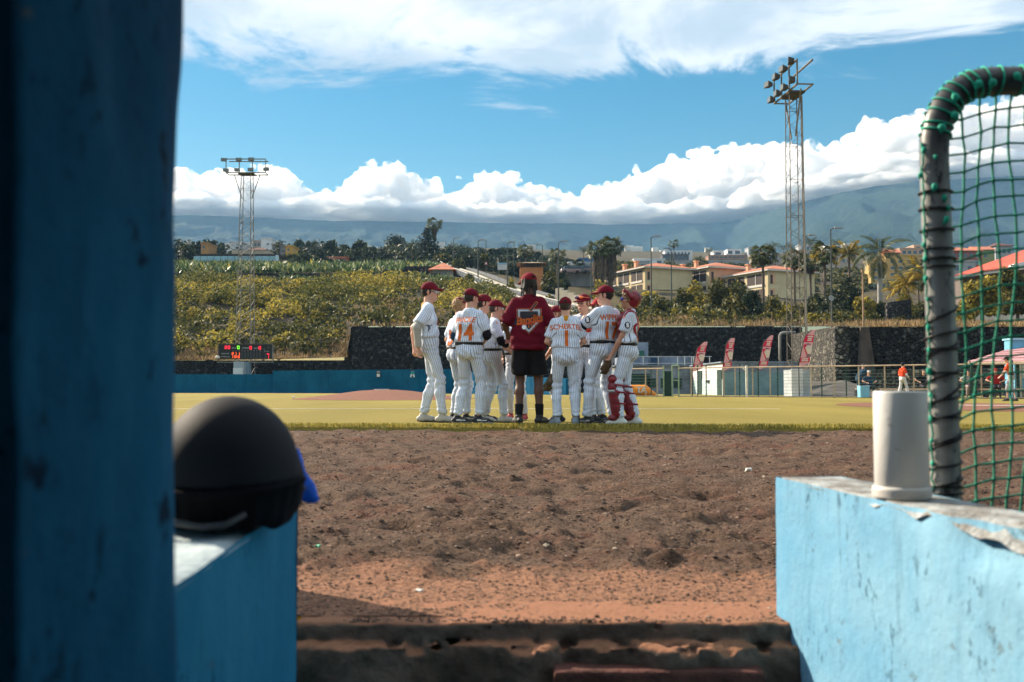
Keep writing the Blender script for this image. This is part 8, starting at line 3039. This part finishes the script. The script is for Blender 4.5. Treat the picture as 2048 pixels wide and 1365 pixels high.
bn = empty('waste_bin', (PX(1727, 43.6), 43.6, 0), 0, 'pale blue square bin in front of the fence', 'bin')
MB().hexa([(-0.2, -0.2, 0.02), (0.2, -0.2, 0.02), (0.2, 0.2, 0.02), (-0.2, 0.2, 0.02), (-0.21, -0.21, 0.5), (0.21, -0.21, 0.5), (0.21, 0.21, 0.5), (-0.21, 0.21, 0.5)]).build('tub', mat('bin_blue', (0.20, 0.48, 0.66), 0.6, 0.1, 4), bn, bevel=0.03)
MB().box((-0.22, -0.22, 0.5), (0.22, 0.22, 0.54)).build('rim', mat('bin_rim', (0.30, 0.55, 0.70), 0.6, 0.1, 4), bn, bevel=0.015)

sh_ = empty('bench_shelter', (0, 0, 0), 0, 'spectator shelter with a pinkish ribbed metal roof behind the net', 'shelter')
ra_, rb_, rc_, rd_ = P(1935, 725, 42), P(2150, 722, 39), P(2150, 668, 50), P(2050, 690, 50)
for i in range(8):
    q0, q1 = ra_.lerp(rd_, i / 8), ra_.lerp(rd_, (i + 0.74) / 8)
    s0, s1 = rb_.lerp(rc_, i / 8), rb_.lerp(rc_, (i + 0.74) / 8)
    up_ = Vector((0, 0, 0.04))
    MB().hexa([q0, s0, s1, q1, q0 + up_, s0 + up_, s1 + up_, q1 + up_]).build('roof_sheet', mat('pink_sheet', (0.52, 0.24, 0.24), 0.5, 0.15, 0.8), sh_)
MB().tube([P(1932, 727, 41.9), P(2160, 724, 38.9)], 0.06, 6).build('front_beam', M_BEIGE, sh_)
for px_ in (1943, 1988, 2035):
    a_ = P(px_, 726, 41.2)
    MB().tube([(a_.x, a_.y, 0), a_], 0.06, 6).build('post', M_GRNPOST, sh_)
for i in range(3):
    z = 0.55 + i * 0.38
    MB().box((PX(1915, 47), 47 + i * 0.7, z - 0.08), (PX(2060, 47), 47.4 + i * 0.7, z)).build('stand_plank', mat('stand_dark', (0.05, 0.045, 0.045), 0.8, 0.2, 1), sh_)
wb = empty('blue_booth', P(2030, 790, 46), 0, 'light blue booth at the right edge behind the shelter', 'booth')
wb.location.z = 0
W_ = PX(2160, 46) - PX(2028, 46)
child_box('wall', wb, (0, 0, 0), (W_, 0.4, ZY(700, 46)), mat('booth_blue', (0.16, 0.42, 0.62), 0.8, 0.1, 1))
child_box('upper_wall', wb, (0.25, 0.8, 0), (W_, 1.4, ZY(681, 47)), mat('booth_blue', (0.16, 0.42, 0.62)))
child_box('fascia', wb, (0.2, 0.7, ZY(681, 47)), (W_, 1.5, ZY(677, 47)), mat('booth_pale', (0.26, 0.52, 0.68), 0.8, 0.1, 1))
child_box('notice', wb, (W_ * 0.12, -0.04, 0.9), (W_ * 0.25, 0, 1.5), M_SIGNW)

# ================================================================== foreground things
# ---- batting helmet on the left wall
hx, hy = -0.400, 1.415
hl_ = empty('batting_helmet', (hx, hy, TOP), 0, 'dark grey batting helmet resting on the left wall', 'helmet')
f = Field((-0.17, -0.19, -0.01), (0.17, 0.2, 0.22), 0.0065)
f.ell((0, 0, 0.070), (0.098, 0.118, 0.114), None, 0.01, above=-0.012)
f.ell((0.003, 0.095, 0.058), (0.088, 0.085, 0.010), None, 0.012, bend=2.2)
f.cap((0.074, 0.03, 0.06), (0.072, 0.045, 0.026), 0.024, 0.02, 0.02)
f.cap((-0.074, 0.03, 0.06), (-0.072, 0.045, 0.026), 0.024, 0.02, 0.02)
V, Q = f.mesh()
V = relax(V, Q, 3, 0.5)
tH = NT('helmet_shell')
cH = tH.mix(tH.noise(9, 5, 0.6), (0.010, 0.011, 0.015), (0.018, 0.019, 0.024))
cH = tH.mix(tH.step(tH.noise(26, 5, 0.7), 0.60, 0.72, 0, 0.35), cH, (0.06, 0.06, 0.06))
tH.bump(tH.noise(420, 2, 0.6), 0.12, 0.002)
tH.done(cH, 0.7, 0, 0.12)
link('shell', mesh_np('shell', V, Q), tH.m, hl_)
M_RUB = mat('helmet_rubber', (0.008, 0.008, 0.010), 0.9, 0.2, 20, spec=0.05)
ring = [(0.1015 * math.cos(a), 0.121 * math.sin(a), 0.060 + 0.004 * math.cos(2 * a)) for a in np.linspace(0, 2 * math.pi, 48)]
MB().tube(ring, 0.0052, 6, False).build('rim_trim', M_RUB, hl_, True)
f = Field((-0.16, -0.18, -0.01), (0.16, 0.18, 0.10), 0.007)
for a in np.linspace(0, 2 * math.pi, 22)[:-1]:
    x, y = 0.074 * math.cos(a), 0.092 * math.sin(a)
    f.cap((x, y, 0.022 if math.sin(a) < 0.5 else 0.04), (x * 1.08, y * 1.06, 0.062), 0.0165, 0.02, 0.008)
f.cap((0.07, -0.03, 0.012), (0.07, 0.03, 0.012), 0.013, 0.013, 0.01)
f.cap((-0.07, -0.03, 0.012), (-0.07, 0.03, 0.012), 0.013, 0.013, 0.01)
V, Q = f.mesh()
link('inner_padding', mesh_np('pad', V, Q), M_RUB, hl_)
MB().tube([(-0.10, -0.075, 0.052), (-0.05, -0.118, 0.024), (0.0, -0.125, 0.016), (0.03, -0.118, 0.018), (0.05, -0.10, 0.030)], 0.0045, 6).build('chin_strap', mat('strap_grey', (0.06, 0.06, 0.065), 0.5, 0.2, 30), hl_, True)
MB().tube([(-0.098, -0.075, 0.047), (-0.055, -0.112, 0.047)], 0.0035, 6).build('metal_clip', mat('clip_metal', (0.45, 0.44, 0.42), 0.25, 0.2, 60, metal=0.8), hl_)

# ---- crumpled blue cloth behind the helmet
bc = empty('blue_batting_glove', (-0.357, 1.665, TOP), R(15), 'crumpled bright blue glove behind the helmet', 'glove')
f = Field((-0.09, -0.07, -0.03), (0.09, 0.07, 0.12), 0.006)
f.ell((-0.02, 0, 0.055), (0.032, 0.028, 0.048), None, 0.01)
f.cap((-0.01, 0, 0.035), (0.022, 0.0, 0.012), 0.020, 0.012, 0.012)
f.cap((-0.02, 0.01, 0.03), (-0.02, 0.01, 0.012), 0.026, 0.022, 0.012)
for k in range(3):
    f.cap((-0.006 + 0.008 * k, 0.0, 0.06 - 0.012 * k), (0.014 + 0.008 * k, -0.004 * k, 0.042 - 0.016 * k), 0.011, 0.008, 0.006)
V, Q = f.mesh()
V = V + vnormals(V, Q) * (fbm(V, 55, 3) * 0.005)[:, None]
link('palm', mesh_np('palm', V, Q), mat('royal_blue_cloth', (0.012, 0.10, 0.55), 0.7, 0.25, 30), bc)
f = Field((-0.07, -0.05, 0.06), (0.03, 0.05, 0.13), 0.006)
f.cap((-0.022, 0, 0.085), (-0.028, 0, 0.104), 0.024, 0.020, 0.01)
V, Q = f.mesh()
link('white_cuff', mesh_np('cuff', V, Q), mat('white_cuff', (0.62, 0.64, 0.68), 0.8, 0.1, 30), bc)

# ---- plastic pipe on the right wall
tP = NT('pvc_plastic')
cP = tP.mix(tP.noise(6, 5, 0.6), (0.64, 0.63, 0.60), (0.80, 0.79, 0.76))
cP = tP.mix(tP.step(tP.noise(9, 5, 0.7, tP.map((1, 1, 0.35), (2, 5, 1))), 0.60, 0.70, 0, 0.45), cP, (0.33, 0.13, 0.10))
cP = tP.mix(tP.step(tP.noise(22, 6, 0.7), 0.60, 0.72, 0, 0.6), cP, (0.19, 0.17, 0.15))
zz_ = tP.sep()[2]
cP = tP.mix(tP.step(zz_, 0.0, 0.035, 0.35, 0), cP, (0.32, 0.26, 0.20))
tP.bump(tP.noise(50, 4, 0.6), 0.15, 0.003)
tP.done(cP, 0.42, 0, 0.45)
pv = empty('plastic_pipe', (0.688, 1.768, TOP + 0.002), R(20), 'short off white plastic pipe standing on the right wall', 'pipe')
MB().lathe([(0.0434, 0.018), (0.0454, 0.020), (0.0454, 0.184), (0.0443, 0.187), (0.0417, 0.187), (0.0417, 0.001)], (0, 0, 0), 48).build('tube', tP.m, pv, True)
MB().lathe([(0.0417, 0.0), (0.0487, 0.0), (0.0498, 0.002), (0.0498, 0.015), (0.0488, 0.018), (0.0456, 0.0205)], (0, 0, 0), 64).build('collar', tP.m, pv, False)

# ---- screen: steel frame with green net
tS = NT('galvanised_steel')
a_ = tS.noise(7, 6, 0.65)
cS = tS.mix(tS.step(a_, 0.3, 0.7), (0.15, 0.155, 0.15), (0.31, 0.31, 0.295))
wear = tS.noise(24, 6, 0.7, tS.map((1, 1, 0.45), (4, 1, 2)))
cS = tS.mix(tS.step(wear, 0.56, 0.62, 0, 0.9), cS, (0.03, 0.03, 0.032))
cS = tS.mix(tS.step(tS.sep()[2], 0.90, 0.99, 0, 0.85), cS, (0.035, 0.037, 0.040))        # black tape around the bend
tS.bump(wear, 0.25, 0.003)
tS.done(cS, tS.step(wear, 0.4, 0.7, 0.42, 0.75), 0.25, 0.45)
ns = empty('net_screen', (0.82, 1.9, DZ - 0.02), 0, 'steel framed protective screen with green net at the right edge', 'screen')
o_ = ns.location
path = [P(1893, 1010, 1.885), P(1889, 880, 1.89), P(1882, 640, 1.90), P(1872, 420, 1.905), P(1868, 320, 1.91)]
foot = path[0] + (path[0] - path[1]) * 1.0
base_ = path[0].lerp(path[0] + (path[0] - path[1]), (path[0].z - DZ + 0.02) / max(path[1].z - path[0].z, 0.01))
bend = [P(1869, 280, 1.91), P(1876, 245, 1.911), P(1891, 212, 1.912), P(1914, 186, 1.913), P(1944, 169, 1.914), P(1980, 163, 1.915), P(2060, 162, 1.917), P(2500, 160, 1.93)]
pp = [base_ - o_] + [q - o_ for q in path + bend]
MB().tube(pp, 0.0272, 20).build('frame_tube', tS.m, ns, True)
right_pole = P(2500, 160, 1.93) - o_
MB().tube([right_pole, Vector((right_pole.x, right_pole.y, 0))], 0.0272, 12).build('frame_tube', tS.m, ns, True)
M_CORD = mat('green_cord', (0.012, 0.24, 0.155), 0.7, 0.3, 60, bump=0.4)
M_TWINE = mat('teal_twine', (0.02, 0.42, 0.28), 0.65, 0.25, 60, bump=0.3)
nr_ = random.Random(3)
NVX, NHY = 20, 26
node = {}
for i in range(NVX):
    for j in range(NHY):
        bx = 1924 + i * 33.5 + 6 * math.sin(j * 0.55 + i) + (9 * math.sin(j * 0.16) - 5)
        by = 196 + j * 35.2 - 18 * (1 - math.exp(-i * 0.55)) + 9 * math.exp(-i * 0.8) + nr_.uniform(-2.5, 2.5)
        dd_ = 1.925 + 0.012 * math.sin(i * 0.7 + j * 0.4)
        node[i, j] = P(bx + nr_.uniform(-2, 2), by, dd_) - o_
top_ok = lambda i: P(1924 + i * 33.5, 180, 1.92) - o_
for i in range(NVX):
    pts_ = [top_ok(i)] + [node[i, j] for j in range(NHY) if node[i, j].z < top_ok(i).z]
    MB().tube(pts_, 0.0024, 6).build('net_cord', M_CORD, ns, True)
for j in range(NHY):
    a_ = node[0, j]
    st_ = Vector((path[2].x - o_.x + 0.012, a_.y - 0.004, a_.z - 0.006))
    k = min(range(len(pp)), key=lambda q: abs(pp[q].z - a_.z))
    st_.x = pp[k].x + 0.02
    pts_ = [st_] + [node[i, j] for i in range(NVX)]
    MB().tube(pts_, 0.0023, 6).build('net_cord', M_CORD, ns, True)
kn = MB()
for (i, j), p_ in node.items():
    bm = bmesh.new()
    bmesh.ops.create_icosphere(bm, subdivisions=1, radius=0.0046)
    kn.add([v.co + p_ for v in bm.verts], [tuple(v.index for v in f_.verts) for f_ in bm.faces])
    bm.free()
ko = kn.build('net_knots', M_CORD, ns, True)
ko['kind'] = 'stuff'
# black cable wound round the pole
def pole_at(z):
    for q in range(len(pp) - 1):
        if pp[q].z <= z <= pp[q + 1].z:
            return pp[q].lerp(pp[q + 1], (z - pp[q].z) / (pp[q + 1].z - pp[q].z))
    return pp[-1]


M_CABLE = mat('black_cable', (0.010, 0.010, 0.012), 0.45, 0.2, 60)
def wind(z0_, z1_, turns, r, m, name, ph=0.0, steps=22, wob=0.0):
    pts_ = []
    n_ = int(steps * turns)
    for q in range(n_ + 1):
        t = q / n_
        z = z0_ + (z1_ - z0_) * t + wob * math.sin(t * turns * 2.2)
        a = ph + 2 * math.pi * turns * t
        c = pole_at(z)
        pts_.append(c + Vector((math.cos(a) * (0.0275 + r), math.sin(a) * (0.0275 + r), 0)))
    MB().tube(pts_, r, 6).build(name, m, ns, True)


zP = lambda py: ZY(py, 1.9) - o_.z
wind(zP(1000), zP(640), 8.2, 0.0022, M_CABLE, 'cable_wrap', 0.4, 22, 0.006)
wind(zP(900), zP(560), 4.1, 0.0020, M_CABLE, 'cable_wrap', 2.6, 22, -0.008)
for py_, r_ in ((985, 0.0022), (972, 0.002), (520, 0.0028), (535, 0.0022), (462, 0.0026), (420, 0.0026), (386, 0.0024), (500, 0.002), (748, 0.002), (700, 0.0022), (836, 0.002)):
    wind(zP(py_), zP(py_ - 2), 1.05, r_, M_CABLE, 'cable_tie', nr_.uniform(0, 6), 24)
# teal twine at the bend and knots down the side
for k in range(7):
    q0 = bend[0] - o_ if k == 0 else None
for k, (bi, tl) in enumerate(((5, 0.3), (6, 0.0), (6, 0.25), (7, 0.05))):
    pass
bp = [q - o_ for q in bend]
def bend_at(t):
    s_ = t * (len(bp) - 1)
    i = min(int(s_), len(bp) - 2)
    return bp[i].lerp(bp[i + 1], s_ - i), (bp[i + 1] - bp[i]).normalized()


for k in range(11):
    t = 0.02 + k * 0.078
    c, tg = bend_at(min(t, 0.86))
    c2, _ = bend_at(min(t + nr_.uniform(0.01, 0.05), 0.93))
    sd = tg.cross(Vector((0, 1, 0))).normalized()
    pts_ = [c + (sd * math.cos(a) + Vector((0, 1, 0)) * math.sin(a)) * 0.0295 + (c2 - c) * (a / 6.3) for a in np.linspace(0, 6.3, 18)]
    MB().tube(pts_, 0.0021, 5).build('twine', M_TWINE, ns, True)
    if k % 2 == 0:
        f = Field(c - Vector((0.05, 0.06, 0.05)), c + Vector((0.05, 0.06, 0.05)), 0.004)
        kc = c + Vector((nr_.uniform(-.01, .02), -0.029, nr_.uniform(-.012, .012)))
        f.ell(kc, (0.0085, 0.007, 0.0085), None, 0.004)
        f.cap(kc, kc + Vector((nr_.uniform(-.012, .012), -0.002, -0.014)), 0.003, 0.002, 0.004)
        V, Q = f.mesh()
        link('twine_knot', mesh_np('knot', V, Q), M_TWINE, ns)
side_pts = []
for py_ in range(285, 990, 11):
    c = pole_at(zP(py_))
    side_pts.append(c + Vector((-0.0285 + nr_.uniform(-.003, .002), -0.012 + nr_.uniform(-.006, .006), 0)))
MB().tube(side_pts[:22], 0.0022, 5).build('twine', M_TWINE, ns, True)
MB().tube(side_pts[20:], 0.0020, 5).build('twine', M_CORD, ns, True)
for py_, dx_, r_ in ((352, -0.004, 0.006), (300, 0.004, 0.006), (318, 0.02, 0.005), (378, 0.016, 0.0075), (400, 0.034, 0.007), (420, 0.04, 0.006), (443, 0.036, 0.0075), (462, 0.0, 0.005), (492, -0.002, 0.0065), (518, 0.0, 0.0065), (558, -0.001, 0.006), (600, 0, 0.005), (655, 0, 0.0062), (700, 0, 0.0055), (742, -0.002, 0.0068), (790, 0, 0.0055), (835, 0, 0.006), (880, 0, 0.005), (925, 0, 0.0055)):
    c = pole_at(zP(py_)) + Vector((-0.029 + dx_, -0.012 - (0.016 if dx_ > 0.01 else 0), 0))
    f = Field(c - Vector((0.02, 0.02, 0.02)), c + Vector((0.02, 0.02, 0.02)), 0.0028)
    f.ell(c, (r_ * 0.8, r_ * 0.8, r_), None, 0.003)
    f.cap(c, c + Vector((nr_.uniform(-.008, .004), 0, -r_ * 1.4)), r_ * 0.35, r_ * 0.25, 0.003)
    V, Q = f.mesh()
    link('twine_knot', mesh_np('knot', V, Q), M_TWINE, ns)

# ---- loose clods and grit on the dirt (uncountable)
bm = bmesh.new()
bmesh.ops.create_icosphere(bm, subdivisions=1, radius=1.0)
ico_v = np.array([v.co for v in bm.verts])
ico_f = np.array([[v.index for v in f_.verts] for f_ in bm.faces])
bm.free()
ncl = 30000
yy_ = 2.145 + (11.3 - 2.145) * rng.random(ncl) ** 1.7
xx_ = rng.uniform(-0.62, 0.62, ncl) * yy_
hits = []
DB = BVHTree.FromObject(bpy.data.objects['dirt_ground'], bpy.context.evaluated_depsgraph_get())
sz = 0.0018 + 0.006 * rng.random(ncl) ** 3 * np.clip((yy_ - 2.2) / 1.2, 0.2, 1) + 0.0011 * yy_ * rng.random(ncl) ** 2
Vc, Fc = [], []
for q in range(ncl):
    h_ = DB.ray_cast(Vector((xx_[q], yy_[q], 1.0)), Vector((0, 0, -1)))
    if h_[0] is None:
        if not -0.36 < xx_[q] < 0.58:
            continue
        h_ = (Vector((xx_[q], yy_[q], DZ - 0.012)),)
    Vc.append(ico_v * (sz[q] * rng.uniform(0.6, 1.3, (12, 1))) * [1.2, 1.0, 0.75] + np.array(h_[0]))
    Fc.append(ico_f + 12 * (len(Vc) - 1))
me = mesh_np('dirt_clods', np.concatenate(Vc), np.concatenate(Fc), False)
M_CLOD = leafmat('clods', [(0, (0.06, 0.04, 0.032)), (0.6, (0.16, 0.105, 0.08)), (0.97, (0.24, 0.155, 0.11)), (1, (0.40, 0.32, 0.25))], 0.95, 0.0)
tag(link('dirt_clods', me, M_CLOD), 'loose clods and grit strewn over the brown dirt', None, None, 'stuff')

# ---- litter on the dirt
def scrap(px, py, w_, h_, col, label, name='paper_scrap', cat='litter', rot=0.3):
    d = DG(py, DZ)
    vs, fs = [], []
    for i in range(6):
        for j in range(4):
            u, v = i / 5 - 0.5, j / 3 - 0.5
            vs.append((u * w_ * (1 - 0.3 * abs(v)), v * w_ * 0.6, 0.012 + h_ * (0.5 + 0.5 * math.sin(u * 7 + v * 4))))
    for i in range(5):
        for j in range(3):
            fs.append((i * 4 + j, (i + 1) * 4 + j, (i + 1) * 4 + j + 1, i * 4 + j + 1))
    o = MB().add(vs, fs).build(name, mat(name + '%.2f' % col[1], col, 0.8, 0.1, 40), None, True)
    o.location = (PX(px, d, DZ), d, DZ - 0.004)
    o.rotation_euler = (0, 0, rot)
    o.modifiers.new('thick', 'SOLIDIFY').thickness = 0.002
    return tag(o, label, cat)


scrap(838, 1190, 0.024, 0.006, (0.66, 0.62, 0.56), 'small white paper scrap on the orange clay')
scrap(1497, 946, 0.05, 0.02, (0.62, 0.60, 0.55), 'white scrap on the dirt near the right wall', rot=1.0)
scrap(636, 1100, 0.018, 0.008, (0.12, 0.40, 0.26), 'tiny green plastic scrap near the left wall', 'plastic_scrap')
scrap(1092, 1098, 0.02, 0.008, (0.60, 0.48, 0.36), 'pale pebble like leaf in the middle of the dirt', 'dry_leaf', 'leaf', 2.0)
d = DG(797)
bb = empty('baseball', (PX(587, d), d, 0.04), 0, 'white baseball lying on the turf left of the mound', 'ball')
f = Field((-0.06, -0.06, -0.06), (0.06, 0.06, 0.06), 0.008)
f.ell((0, 0, 0), (0.045, 0.045, 0.045), None, 0.004)
V, Q = f.mesh()
link('cover', mesh_np('ball', V, Q), M_WHITEINK, bb)
MB().tube([(0.0455 * math.cos(a) * math.cos(0.4 * math.sin(2 * a)), 0.0455 * math.sin(a) * math.cos(0.4 * math.sin(2 * a)), 0.0455 * math.sin(0.4 * math.sin(2 * a))) for a in np.linspace(0, 6.283, 40)], 0.0018, 4, False).build('seam', M_REDINK, bb)
